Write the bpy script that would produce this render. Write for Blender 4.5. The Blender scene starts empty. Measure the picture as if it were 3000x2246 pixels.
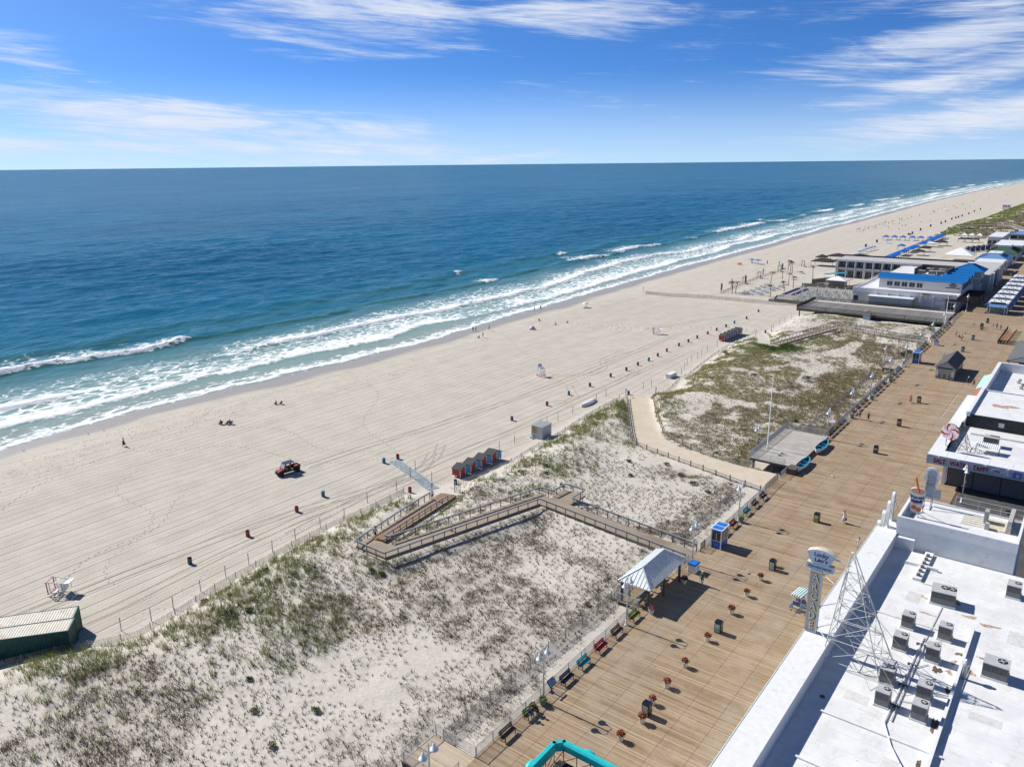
import bpy, bmesh, math, random
import numpy as np
from math import sin, cos, pi, radians, atan2, sqrt, exp
from mathutils import Vector, Matrix
random.seed(7)
SC = bpy.context.scene
COL = SC.collection

# ------------------------------------------------------------------ camera
PITCH, YAW, ROLL = radians(15.75), radians(37.5), radians(0.62)
fh = Vector((-sin(YAW), cos(YAW), 0)); rt = Vector((cos(YAW), sin(YAW), 0)); upv = Vector((0, 0, 1))
fw = fh * cos(PITCH) - upv * sin(PITCH); uu = fh * sin(PITCH) + upv * cos(PITCH)
r2 = rt * cos(ROLL) - uu * sin(ROLL); u2 = uu * cos(ROLL) + rt * sin(ROLL)
cam_d = bpy.data.cameras.new('camera'); cam = bpy.data.objects.new('camera', cam_d); COL.objects.link(cam)
cam_d.sensor_width = 36; cam_d.lens = 36 * 2280 / 3000; cam_d.clip_start = 0.5; cam_d.clip_end = 120000
m3 = Matrix((r2, u2, -fw)).transposed()
cam.matrix_world = Matrix.Translation((0, 0, 50)) @ m3.to_4x4()
SC.camera = cam
SC.cycles.max_bounces = 5; SC.cycles.diffuse_bounces = 3; SC.cycles.glossy_bounces = 3; SC.cycles.transmission_bounces = 3; SC.cycles.caustics_reflective = False; SC.cycles.caustics_refractive = False
SC.render.resolution_x, SC.render.resolution_y = 1024, 766

# ------------------------------------------------------------------ light and sky
SUN_EL = radians(40); SUN_AZ = radians(-91.5)        # azimuth from +Y towards +X
sd = Vector((sin(SUN_AZ) * cos(SUN_EL), cos(SUN_AZ) * cos(SUN_EL), sin(SUN_EL)))
ld = bpy.data.lights.new('sun', 'SUN'); ld.energy = 5.0; ld.angle = radians(0.53); ld.color = (1.0, 0.95, 0.875)
sun = bpy.data.objects.new('sun', ld); COL.objects.link(sun)
sun.rotation_euler = sd.to_track_quat('Z', 'Y').to_euler()
SC.view_settings.view_transform = 'Standard'; SC.view_settings.look = 'None'
SC.view_settings.exposure = 0.34; SC.view_settings.gamma = 1.0; SC.view_settings.use_curve_mapping = False

W = bpy.data.worlds.new('World'); SC.world = W; W.use_nodes = True

class NT:
    """tiny helper round a node tree"""
    def __init__(s, nt): s.nt = nt; nt.nodes.clear()
    def n(s, t, props=None, **ins):
        nd = s.nt.nodes.new(t)
        if props:
            for k, v in props.items(): setattr(nd, k, v)
        for k, v in ins.items():
            key = k.replace('_', ' ') if not k.startswith('i') or not k[1:].isdigit() else int(k[1:])
            s.set(nd, key, v)
        return nd
    def set(s, nd, key, v):
        sock = nd.inputs[key]
        if hasattr(v, 'is_output') or isinstance(v, bpy.types.NodeSocket): s.nt.links.new(v, sock)
        elif isinstance(v, bpy.types.Node): s.nt.links.new(v.outputs[0], sock)
        else: sock.default_value = v
    def math(s, op, a, b=0.0, c=None, clamp=False):
        nd = s.nt.nodes.new('ShaderNodeMath'); nd.operation = op; nd.use_clamp = clamp
        s.set(nd, 0, a); s.set(nd, 1, b)
        if c is not None: s.set(nd, 2, c)
        return nd.outputs[0]
    def mix(s, f, a, b, mode='MIX'):
        nd = s.nt.nodes.new('ShaderNodeMix'); nd.data_type = 'RGBA'; nd.blend_type = mode
        s.set(nd, 0, f); s.set(nd, 6, a); s.set(nd, 7, b)
        return nd.outputs[2]
    def ramp(s, f, lo, hi, a=0.0, b=1.0):
        nd = s.nt.nodes.new('ShaderNodeMapRange'); nd.interpolation_type = 'SMOOTHSTEP'
        s.set(nd, 0, f); nd.inputs[1].default_value = lo; nd.inputs[2].default_value = hi
        nd.inputs[3].default_value = a; nd.inputs[4].default_value = b
        return nd.outputs[0]
    def noise(s, vec, scale, detail=3.0, rough=0.5, dist=0.0, dim='3D'):
        nd = s.nt.nodes.new('ShaderNodeTexNoise'); nd.noise_dimensions = dim
        if vec is not None: s.set(nd, 'Vector', vec)
        nd.inputs['Scale'].default_value = scale; nd.inputs['Detail'].default_value = detail
        nd.inputs['Roughness'].default_value = rough; nd.inputs['Distortion'].default_value = dist
        return nd.outputs[0]
    def vmul(s, vec, xyz):
        nd = s.nt.nodes.new('ShaderNodeVectorMath'); nd.operation = 'MULTIPLY'
        s.set(nd, 0, vec); nd.inputs[1].default_value = xyz
        return nd.outputs[0]

def build_world():
    t = NT(W.node_tree)
    sky = t.n('ShaderNodeTexSky', {'sky_type': 'NISHITA', 'sun_disc': False})
    sky.sun_elevation = SUN_EL; sky.sun_rotation = SUN_AZ
    sky.altitude = 50; sky.air_density = 1.0; sky.dust_density = 0.3; sky.ozone_density = 2.0
    tc = t.n('ShaderNodeTexCoord'); sep = t.n('ShaderNodeSeparateXYZ', i0=tc.outputs['Generated'])
    x, y, z = sep.outputs
    # clear dry air: the deep blue of the upper sky reaches low down
    lift = t.n('ShaderNodeCombineXYZ', i0=x, i1=y, i2=t.math('ADD', t.math('MULTIPLY', z, 2.6), 0.10))
    nrm = t.n('ShaderNodeVectorMath', {'operation': 'NORMALIZE'}, i0=lift.outputs[0]); t.set(sky, 'Vector', nrm.outputs[0])
    # deep polarised blue: more saturation, stronger falloff from the horizon
    hsv = t.n('ShaderNodeHueSaturation', Hue=0.505, Saturation=1.22, Value=1.15, Color=sky.outputs[0])
    el = t.math('MULTIPLY', t.math('ARCSINE', z), 57.2958)
    az = t.math('MULTIPLY', t.math('ARCTAN2', t.math('MULTIPLY', x, -1.0), y), 57.2958)
    # cirrus: noise stretched along gently tilted streaks, on an az/el sheet
    comb = t.n('ShaderNodeCombineXYZ')
    t.set(comb, 0, t.math('ADD', t.math('MULTIPLY', az, 0.085), t.math('MULTIPLY', el, 0.10)))
    t.set(comb, 1, t.math('SUBTRACT', t.math('MULTIPLY', el, 0.62), t.math('MULTIPLY', az, 0.045)))
    comb.inputs[2].default_value = 3.7
    big = t.noise(comb.outputs[0], 0.55, 2.0, 0.5)
    wisp = t.noise(comb.outputs[0], 1.05, 11.0, 0.60, 0.9)
    fine = t.noise(t.vmul(comb.outputs[0], (1.0, 2.6, 1.0)), 3.4, 9.0, 0.66, 0.6)
    def blob(a0, e0, ra, re, tilt, amp):
        da = t.math('SUBTRACT', az, a0); de = t.math('SUBTRACT', el, e0)
        de2 = t.math('ADD', de, t.math('MULTIPLY', da, -tilt))
        q = t.math('ADD', t.math('POWER', t.math('DIVIDE', da, ra), 2.0), t.math('POWER', t.math('DIVIDE', de2, re), 2.0))
        return t.math('MULTIPLY', t.math('POWER', 2.718, t.math('MULTIPLY', q, -1.0)), amp)
    M = None
    for b in [(48, 9.7, 11, 2.0, 0.03, 0.50), (34, 9.6, 8, 1.6, 0.05, 0.44), (42, 7.6, 5, 0.7, -0.10, 0.24), (68, 6.9, 3.5, 1.0, 0.10, 0.33),
              (60, 3.0, 13, 1.3, 0.07, 0.56), (69, 1.2, 16, 1.1, 0.02, 0.46), (46.5, 2.3, 5.0, 0.85, 0.03, 0.44), (50, 1.1, 13, 0.9, 0.03, 0.48), (46, 0.3, 12, 0.8, 0.0, 0.40), (68, 0.0, 12, 0.7, 0.0, 0.3),
              (9, 7.2, 9, 1.7, -0.17, 0.50), (8, 4.9, 9, 1.0, -0.19, 0.46), (8, 2.4, 12, 1.3, -0.10, 0.52), (18, 9.0, 8, 0.8, -0.05, 0.26), (28, 8.7, 3, 0.6, 0.0, 0.22)]:
        v = blob(*b); M = v if M is None else t.math('MAXIMUM', M, v)
    # the same kind of cloud goes on outside the frame
    outer = t.math('MULTIPLY', t.ramp(t.math('ABSOLUTE', t.math('SUBTRACT', az, 37.0)), 36, 50), t.ramp(big, 0.45, 0.7, 0.0, 0.36))
    upper = t.math('MULTIPLY', t.ramp(el, 10.5, 16.0), t.ramp(big, 0.5, 0.74, 0.0, 0.24))
    M = t.math('MAXIMUM', M, t.math('MAXIMUM', outer, upper))
    dens = t.math('ADD', t.math('ADD', M, t.math('MULTIPLY', t.math('SUBTRACT', wisp, 0.5), 1.15)), t.math('MULTIPLY', t.math('SUBTRACT', fine, 0.5), 0.62))
    cl = t.ramp(dens, 0.08, 0.62, 0.0, 0.88)
    cl = t.math('MULTIPLY', cl, t.ramp(el, -0.3, 0.15))
    haze = t.ramp(el, -0.5, 6.5, 0.64, 0.0)
    deep = t.mix(1.0, hsv.outputs[0], (0.92, 1.36, 1.74, 1), 'MULTIPLY')
    zen = t.ramp(el, 7.0, 60.0, 1.0, 0.45)      # blue deepens toward the zenith: unseen upper sky dimmed to darken the shadows
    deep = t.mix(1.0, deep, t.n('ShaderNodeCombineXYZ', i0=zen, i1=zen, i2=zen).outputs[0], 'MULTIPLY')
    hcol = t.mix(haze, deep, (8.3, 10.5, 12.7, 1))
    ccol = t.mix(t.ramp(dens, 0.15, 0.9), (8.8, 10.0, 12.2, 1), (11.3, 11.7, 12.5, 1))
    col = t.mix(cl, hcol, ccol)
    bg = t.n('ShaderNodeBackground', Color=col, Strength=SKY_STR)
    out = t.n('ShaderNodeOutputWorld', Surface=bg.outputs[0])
SKY_STR = 0.06
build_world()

# ------------------------------------------------------------------ numpy noise
def vnoise(x, y, seed=0):
    x = np.asarray(x, float); y = np.asarray(y, float)
    xi = np.floor(x).astype(np.int64); yi = np.floor(y).astype(np.int64)
    fx = x - xi; fy = y - yi
    fx = fx * fx * (3 - 2 * fx); fy = fy * fy * (3 - 2 * fy)
    def h(a, b):
        n = (a * 374761393 + b * 668265263 + seed * 2147483647) & 0xffffffff
        n = ((n ^ (n >> 13)) * 1274126177) & 0xffffffff
        return ((n ^ (n >> 16)) & 0xffff) / 65535.0
    return (h(xi, yi) * (1 - fx) + h(xi + 1, yi) * fx) * (1 - fy) + (h(xi, yi + 1) * (1 - fx) + h(xi + 1, yi + 1) * fx) * fy
def fbm(x, y, seed=0, o=3):
    v = 0; a = 0.5; s = 0
    for i in range(o):
        v = v + a * vnoise(np.asarray(x) * 2 ** i, np.asarray(y) * 2 ** i, seed + i); s += a; a *= 0.5
    return v / s
def sstep(a, b, x):
    t = np.clip((np.asarray(x, float) - a) / (b - a), 0, 1); return t * t * (3 - 2 * t)

# ------------------------------------------------------------------ materials
MATS = {}
def new_mat(name):
    m = bpy.data.materials.new(name); m.use_nodes = True
    return m, NT(m.node_tree)
def finish(t, bsdf):
    t.n('ShaderNodeOutputMaterial', Surface=bsdf.outputs[0])
def mat(name, col, rough=0.6, metal=0.0, var=0.12, scale=3.0, bump=0.0, spec=0.4, dirt=None, dirt_amt=0.0, dirt_scale=1.0):
    """principled paint/wood/stone with soft colour variation and optional stains"""
    if name in MATS: return MATS[name]
    m, t = new_mat(name)
    tc = t.n('ShaderNodeTexCoord')
    geo = t.n('ShaderNodeNewGeometry')
    nz = t.noise(geo.outputs['Position'], scale, 5.0, 0.6)
    f = t.ramp(nz, 0.3, 0.7)
    a = tuple(max(0, c * (1 - var)) for c in col) + (1,); b = tuple(min(1, c * (1 + var)) for c in col) + (1,)
    c = t.mix(f, a, b)
    if dirt:
        dn = t.noise(geo.outputs['Position'], dirt_scale, 7.0, 0.68, 0.3)
        c = t.mix(t.ramp(dn, 0.62 - dirt_amt, 0.74 - dirt_amt * 0.6, 0, 0.85), c, tuple(dirt) + (1,))
    bs = t.n('ShaderNodeBsdfPrincipled', Base_Color=c, Roughness=rough, Metallic=metal)
    bs.inputs['Specular IOR Level'].default_value = spec
    if bump:
        bn = t.n('ShaderNodeBump', Strength=bump, Distance=0.02, Height=t.noise(geo.outputs['Position'], scale * 6, 4.0))
        t.set(bs, 'Normal', bn.outputs[0])
    finish(t, bs)
    MATS[name] = m
    return m

# ------------------------------------------------------------------ mesh builder
class MB:
    def __init__(s): s.v = []; s.f = []; s.mi = []; s.m = 0; s.xf = None
    def _add(s, vs, fs):
        o = len(s.v)
        if s.xf is not None: vs = [s.xf @ Vector(v) for v in vs]
        s.v += [tuple(v) for v in vs]; s.f += [tuple(i + o for i in f) for f in fs]; s.mi += [s.m] * len(fs)
        return s
    def box(s, x0, x1, y0, y1, z0, z1):
        if x0 > x1: x0, x1 = x1, x0
        if y0 > y1: y0, y1 = y1, y0
        if z0 > z1: z0, z1 = z1, z0
        return s._add([(x0, y0, z0), (x1, y0, z0), (x1, y1, z0), (x0, y1, z0), (x0, y0, z1), (x1, y0, z1), (x1, y1, z1), (x0, y1, z1)],
                      [(0, 3, 2, 1), (4, 5, 6, 7), (0, 1, 5, 4), (1, 2, 6, 5), (2, 3, 7, 6), (3, 0, 4, 7)])
    def cbox(s, c, sz): return s.box(c[0] - sz[0] / 2, c[0] + sz[0] / 2, c[1] - sz[1] / 2, c[1] + sz[1] / 2, c[2] - sz[2] / 2, c[2] + sz[2] / 2)
    def rbox(s, x0, x1, y0, y1, z0, z1, b=0.03):
        """box with chamfered vertical edges and top"""
        pts = [(x0 + b, y0), (x1 - b, y0), (x1, y0 + b), (x1, y1 - b), (x1 - b, y1), (x0 + b, y1), (x0, y1 - b), (x0, y0 + b)]
        cx, cy = (x0 + x1) / 2, (y0 + y1) / 2
        ins = [(cx + (px - cx) * (1 - 2 * b / (x1 - x0)), cy + (py - cy) * (1 - 2 * b / (y1 - y0))) for px, py in pts]
        vs = [(px, py, z0) for px, py in pts] + [(px, py, z1 - b) for px, py in pts] + [(px, py, z1) for px, py in ins]
        fs = [tuple(range(7, -1, -1)), tuple(range(16, 24))]
        for k in range(2):
            for i in range(8): j = (i + 1) % 8; fs.append((k * 8 + i, k * 8 + j, k * 8 + 8 + j, k * 8 + 8 + i))
        return s._add(vs, fs)
    def bar(s, p, q, w, h=None, up=(0, 0, 1)):
        """rectangular bar from p to q"""
        p, q = Vector(p), Vector(q); d = (q - p)
        if d.length < 1e-6: return s
        d.normalize(); u = Vector(up)
        if abs(d.dot(u)) > 0.98: u = Vector((1, 0, 0))
        r = d.cross(u).normalized(); u = r.cross(d); h = w if h is None else h
        a, b = r * w / 2, u * h / 2
        vs = [p - a - b, p + a - b, p + a + b, p - a + b, q - a - b, q + a - b, q + a + b, q - a + b]
        return s._add(vs, [(0, 1, 2, 3), (7, 6, 5, 4), (0, 4, 5, 1), (1, 5, 6, 2), (2, 6, 7, 3), (3, 7, 4, 0)])
    def tube(s, pts, r, n=8, caps=True):
        pts = [Vector(p) for p in pts]; rs = r if isinstance(r, (list, tuple)) else [r] * len(pts)
        vs = []; fs = []; pu = None
        for i, p in enumerate(pts):
            d = (pts[min(i + 1, len(pts) - 1)] - pts[max(i - 1, 0)]).normalized()
            u = pu if pu is not None else (Vector((0, 0, 1)) if abs(d.z) < 0.9 else Vector((1, 0, 0)))
            a = d.cross(u).normalized(); b = a.cross(d).normalized(); pu = b
            for k in range(n):
                t = 2 * pi * k / n; vs.append(p + (a * cos(t) + b * sin(t)) * rs[i])
        for i in range(len(pts) - 1):
            for k in range(n):
                j = (k + 1) % n; fs.append((i * n + k, (i + 1) * n + k, (i + 1) * n + j, i * n + j))
        if caps:
            fs.append(tuple(range(n))); fs.append(tuple(range(len(pts) * n - 1, (len(pts) - 1) * n - 1, -1)))
        return s._add(vs, fs)
    def lathe(s, prof, n=12, c=(0, 0, 0)):
        vs = []; fs = []
        for r, z in prof:
            for k in range(n):
                t = 2 * pi * k / n; vs.append((c[0] + r * cos(t), c[1] + r * sin(t), c[2] + z))
        for i in range(len(prof) - 1):
            for k in range(n):
                j = (k + 1) % n; fs.append((i * n + k, i * n + j, (i + 1) * n + j, (i + 1) * n + k))
        if prof[0][0] > 1e-4: fs.append(tuple(range(n - 1, -1, -1)))
        if prof[-1][0] > 1e-4: fs.append(tuple(range((len(prof) - 1) * n, len(prof) * n)))
        return s._add(vs, fs)
    def poly(s, pts): return s._add(pts, [tuple(range(len(pts)))])
    def prism(s, pts, off):
        """extrude planar outline pts by vector off"""
        n = len(pts); o = Vector(off); vs = [Vector(p) for p in pts] + [Vector(p) + o for p in pts]
        fs = [tuple(range(n - 1, -1, -1)), tuple(range(n, 2 * n))] + [(i, (i + 1) % n, n + (i + 1) % n, n + i) for i in range(n)]
        return s._add(vs, fs)
    def mesh(s, name, mats):
        me = bpy.data.meshes.new(name); me.from_pydata(s.v, [], s.f); me.update()
        for m in (mats if isinstance(mats, (list, tuple)) else [mats]): me.materials.append(m)
        if any(s.mi): me.polygons.foreach_set('material_index', s.mi)
        bm = bmesh.new(); bm.from_mesh(me); bmesh.ops.recalc_face_normals(bm, faces=bm.faces); bm.to_mesh(me); bm.free()
        return me
    def build(s, name, mats, parent=None, smooth=False, loc=None, rz=None):
        me = s.mesh(name, mats)
        if smooth:
            me.polygons.foreach_set('use_smooth', [True] * len(me.polygons))
        return link(name, me, parent, loc, rz)
def link(name, me, parent=None, loc=None, rz=None):
    o = bpy.data.objects.new(name, me); COL.objects.link(o)
    if parent is not None: o.parent = parent
    if loc is not None: o.location = loc
    if rz is not None: o.rotation_euler = (0, 0, rz)
    return o
def smooth_by_angle(o, ang=35):
    me = o.data; me.polygons.foreach_set('use_smooth', [True] * len(me.polygons))
    try: me.set_sharp_from_angle(angle=radians(ang))
    except Exception: pass
def tag(o, label=None, cat=None, group=None, kind=None):
    if label: o['label'] = label
    if cat: o['category'] = cat
    if group: o['group'] = group
    if kind: o['kind'] = kind
    return o
def empty(name, label, cat, loc=(0, 0, 0), rz=0.0, group=None):
    o = bpy.data.objects.new(name, None); COL.objects.link(o); o.location = loc; o.rotation_euler = (0, 0, rz)
    o.empty_display_size = 0.2
    return tag(o, label, cat, group)
def copy_tree(o, parent=None):
    c = o.copy(); COL.objects.link(c)
    if parent is not None: c.parent = parent
    for ch in o.children: copy_tree(ch, c)
    return c
def put(proto, used, loc, rz=0.0, label=None, group=None, scale=None):
    """first call moves the prototype itself, later ones copy it"""
    o = copy_tree(proto) if used[0] else proto
    used[0] = True
    o.location = loc; o.rotation_euler = (0, 0, rz)
    if scale: o.scale = (scale,) * 3 if not isinstance(scale, tuple) else scale
    if label: o['label'] = label
    if group: o['group'] = group
    return o
ORD = ['nearest', 'second', 'third', 'fourth', 'fifth', 'sixth', 'seventh', 'eighth', 'ninth', 'tenth', 'eleventh', 'twelfth', 'thirteenth', 'fourteenth', 'fifteenth', 'sixteenth', 'seventeenth', 'eighteenth', 'nineteenth', 'twentieth',
       'twenty-first', 'twenty-second', 'twenty-third', 'twenty-fourth', 'twenty-fifth', 'twenty-sixth', 'twenty-seventh', 'twenty-eighth', 'twenty-ninth', 'thirtieth', 'thirty-first', 'thirty-second', 'thirty-third', 'thirty-fourth', 'thirty-fifth', 'thirty-sixth', 'thirty-seventh', 'thirty-eighth', 'thirty-ninth', 'fortieth'] + ['%d-th' % i for i in range(41, 90)]
def mesh_np(name, v, f4, mats, attrs=None, fmi=None, smooth=True):
    """fast mesh from arrays: v (n,3), f4 (m,k) with k = 3 or 4"""
    me = bpy.data.meshes.new(name); k = f4.shape[1]
    me.vertices.add(len(v)); me.vertices.foreach_set('co', np.ascontiguousarray(v, np.float32).ravel())
    me.loops.add(f4.size); me.loops.foreach_set('vertex_index', np.ascontiguousarray(f4, np.int32).ravel())
    me.polygons.add(len(f4)); me.polygons.foreach_set('loop_start', np.arange(0, f4.size, k, dtype=np.int32))
    try: me.polygons.foreach_set('loop_total', np.full(len(f4), k, np.int32))
    except Exception: pass
    for m in mats: me.materials.append(m)
    if fmi is not None: me.polygons.foreach_set('material_index', fmi.astype(np.int32))
    me.polygons.foreach_set('use_smooth', np.full(len(f4), smooth))
    if attrs:
        for an, (typ, arr) in attrs.items():
            a = me.attributes.new(an, typ, 'POINT')
            if typ == 'FLOAT': a.data.foreach_set('value', np.ascontiguousarray(arr, np.float32).ravel())
            else: a.data.foreach_set('color', np.ascontiguousarray(arr, np.float32).ravel())
    me.update(calc_edges=True); me.validate()
    return me
def grid_faces(nx, ny):
    i = np.arange((ny - 1) * nx).reshape(ny - 1, nx)[:, :-1].ravel()
    return np.stack([i, i + 1, i + 1 + nx, i + nx], 1)

# ------------------------------------------------------------------ terrain
SEA_Z = -1.0
SHY = np.array([-500, 0, 50, 79, 110, 156, 208, 290, 340, 527, 617, 900, 1092, 1500, 1900, 2600, 5000, 60000.])
SHX = np.array([-158, -159, -161, -164, -159.5, -158.5, -161, -166.5, -168.5, -175, -179, -186, -192, -192, -182, -160, -60, 2500.])
def shore_x(y):
    y = np.asarray(y, float)
    return np.interp(y, SHY, SHX) + 2.2 * (vnoise(y / 17.0, y * 0 + 3.3, 5) - 0.5) + 1.0 * (vnoise(y / 6.0, y * 0 + 8.3, 6) - 0.5)
LAMP_X = -34.6
DECK = 3.0
# sand path from the beach up to the boardwalk, as left and right borders
PATH_L = [(-82, 148), (-75.3, 137.3), (-62.4, 116.3), (-59.1, 115.2), (-55.4, 114.6), (-51.1, 112.9), (-43.6, 110.5), (-35.6, 109.6)]
PATH_R = [(-74, 146), (-67.7, 135.3), (-60.9, 124.7), (-57.7, 122.5), (-54.6, 120.6), (-51.2, 118.7), (-47.3, 117.2), (-35.6, 116.0)]
def resample(p, n):
    p = np.array(p, float); d = np.r_[0, np.cumsum(np.hypot(*(p[1:] - p[:-1]).T))]
    t = np.linspace(0, d[-1], n); return np.stack([np.interp(t, d, p[:, i]) for i in range(p.shape[1])], 1)
_pl, _pr = resample(PATH_L, 60), resample(PATH_R, 60)
PATH_C = (_pl + _pr) / 2; PATH_W = np.hypot(*(_pl - _pr).T) / 2
PATH_Z = np.interp(np.linspace(0, 1, 60), [0, 0.25, 0.7, 1], [0.1, 0.7, 1.9, 2.85])
# dune ramp: centreline (x, y, z), half width
RAMP1 = [(-35.2, 82.5, 2.98), (-48, 84.0, 2.95), (-60.7, 85.7, 2.9), (-64.0, 74.0, 2.8), (-67.3, 61.2, 2.75), (-70.6, 61.5, 2.7), (-73.4, 72.0, 1.7), (-75.6, 80.2, 0.75), (-77.2, 83.5, 0.3), (-81, 84.4, 0.05)]
RAMP2 = [(-35.2, 228.4, 2.98), (-48, 231.6, 2.95), (-57.8, 235.2, 2.9), (-61.2, 236.4, 2.85), (-65, 221, 2.6), (-68.8, 206.3, 2.3), (-71.8, 209.0, 1.5), (-75.5, 217.5, 0.6), (-79, 226, 0.15)]
def seg_field(x, y, pts, n=120):
    """distance to polyline and interpolated z there"""
    p = resample(pts, n); sh = x.shape; X = x.ravel(); Y = y.ravel(); best = np.full(X.shape, 1e9); zz = np.zeros(X.shape)
    lo = p.min(0) - 12; hi = p.max(0) + 12
    sel = np.where((X > lo[0]) & (X < hi[0]) & (Y > lo[1]) & (Y < hi[1]))[0]
    xs, ys = X[sel], Y[sel]; b = np.full(xs.shape, 1e9); z = np.zeros(xs.shape)
    for q in p:
        d = (xs - q[0]) ** 2 + (ys - q[1]) ** 2; m = d < b; b[m] = d[m]; z[m] = q[2]
    best[sel] = np.sqrt(b); zz[sel] = z
    return best.reshape(sh), zz.reshape(sh)
def path_field(x, y):
    return seg_field(x, y, np.c_[PATH_C, PATH_Z], 90)
FENCE_Y = np.array([-200, 20, 27, 31, 34.4, 42, 53, 63, 73, 84, 89, 100, 113, 130, 146, 150, 157, 166, 171, 184, 197, 210, 226, 237, 262, 300, 590, 690, 790, 900, 2600, 9000.])
FENCE_X = np.array([-86, -86, -83.7, -80.9, -79.1, -80.4, -82, -83, -82.9, -81, -77.8, -77.5, -78.5, -80.5, -81.2, -76, -73.5, -77.0, -77.2, -79, -80.5, -82, -80, -78.5, -80, -80, -97, -99, -92, -91, -60, 200.])
def dune_edge(y): return np.interp(y, FENCE_Y, FENCE_X)
def terrain(x, y):
    x = np.asarray(x, float); y = np.asarray(y, float)
    xs = shore_x(y)
    u = x - xs                                           # metres landward of the water line
    beach = np.interp(u, [-60, -8, 0, 6, 14, 30, 60], [-6, -1.9, -1.0, -0.62, -0.22, 0.0, 0.0])
    beach = beach + 0.05 * (fbm(x / 5, y / 9, 11) - 0.5) + 0.10 * sstep(10, 15, u) * (1 - sstep(19, 26, u)) * (fbm(x / 1.2, y / 1.2, 12) - 0.2)
    e = dune_edge(y)
    d = x - e                                            # metres landward of the dune foot
    prof = np.interp(d, [-1.5, 0, 2.5, 5.5, 9, 14, 20, 30, 40, 46], [0, 0.12, 0.95, 1.75, 2.15, 2.05, 1.8, 1.65, 1.6, 1.55])
    und = 0.75 * (fbm(x / 9, y / 11, 21, 4) - 0.5) + 0.22 * (fbm(x / 2.3, y / 2.3, 22, 3) - 0.5)
    dune = np.where(d > -1.5, prof + und * sstep(0, 5, d) * 1.0, 0)
    # open, level sand yard round the beach club behind the grey deck, dunes again far beyond
    club = sstep(261, 267, y) * (1 - sstep(575, 600, y))
    dune = dune * (1 - club) + club * 0.1
    z = beach + dune
    dp, pz = path_field(x, y)
    w = 1 - sstep(2.2, 4.6, dp); z = z * (1 - w) + (pz + 0.05 * (fbm(x / 2, y / 2, 31) - 0.5)) * w
    for rp in (RAMP1, RAMP2):
        dr, rz = seg_field(x, y, rp)
        w = 1 - sstep(1.7, 5.5, dr); z = np.where(w > 0, z * (1 - w) + (rz - 0.32) * w, z)
    land = sstep(-35.8, -34.0, x) * (1 - sstep(560, 700, y))
    z = z * (1 - land) + land * 0.8
    return z
_tz = {}
def gz(x, y):
    return float(terrain(np.array([[x]]), np.array([[y]]))[0, 0])
def ax(*segs):
    out = [segs[0][0]]
    for a, b, st in segs:
        n = max(1, int(round((b - a) / st))); out += list(np.linspace(a, b, n + 1)[1:])
    return np.array(out)
def grow(a, b, st, g):
    out = [a]
    while out[-1] < b: out.append(out[-1] + st); st *= g
    return out

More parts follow.
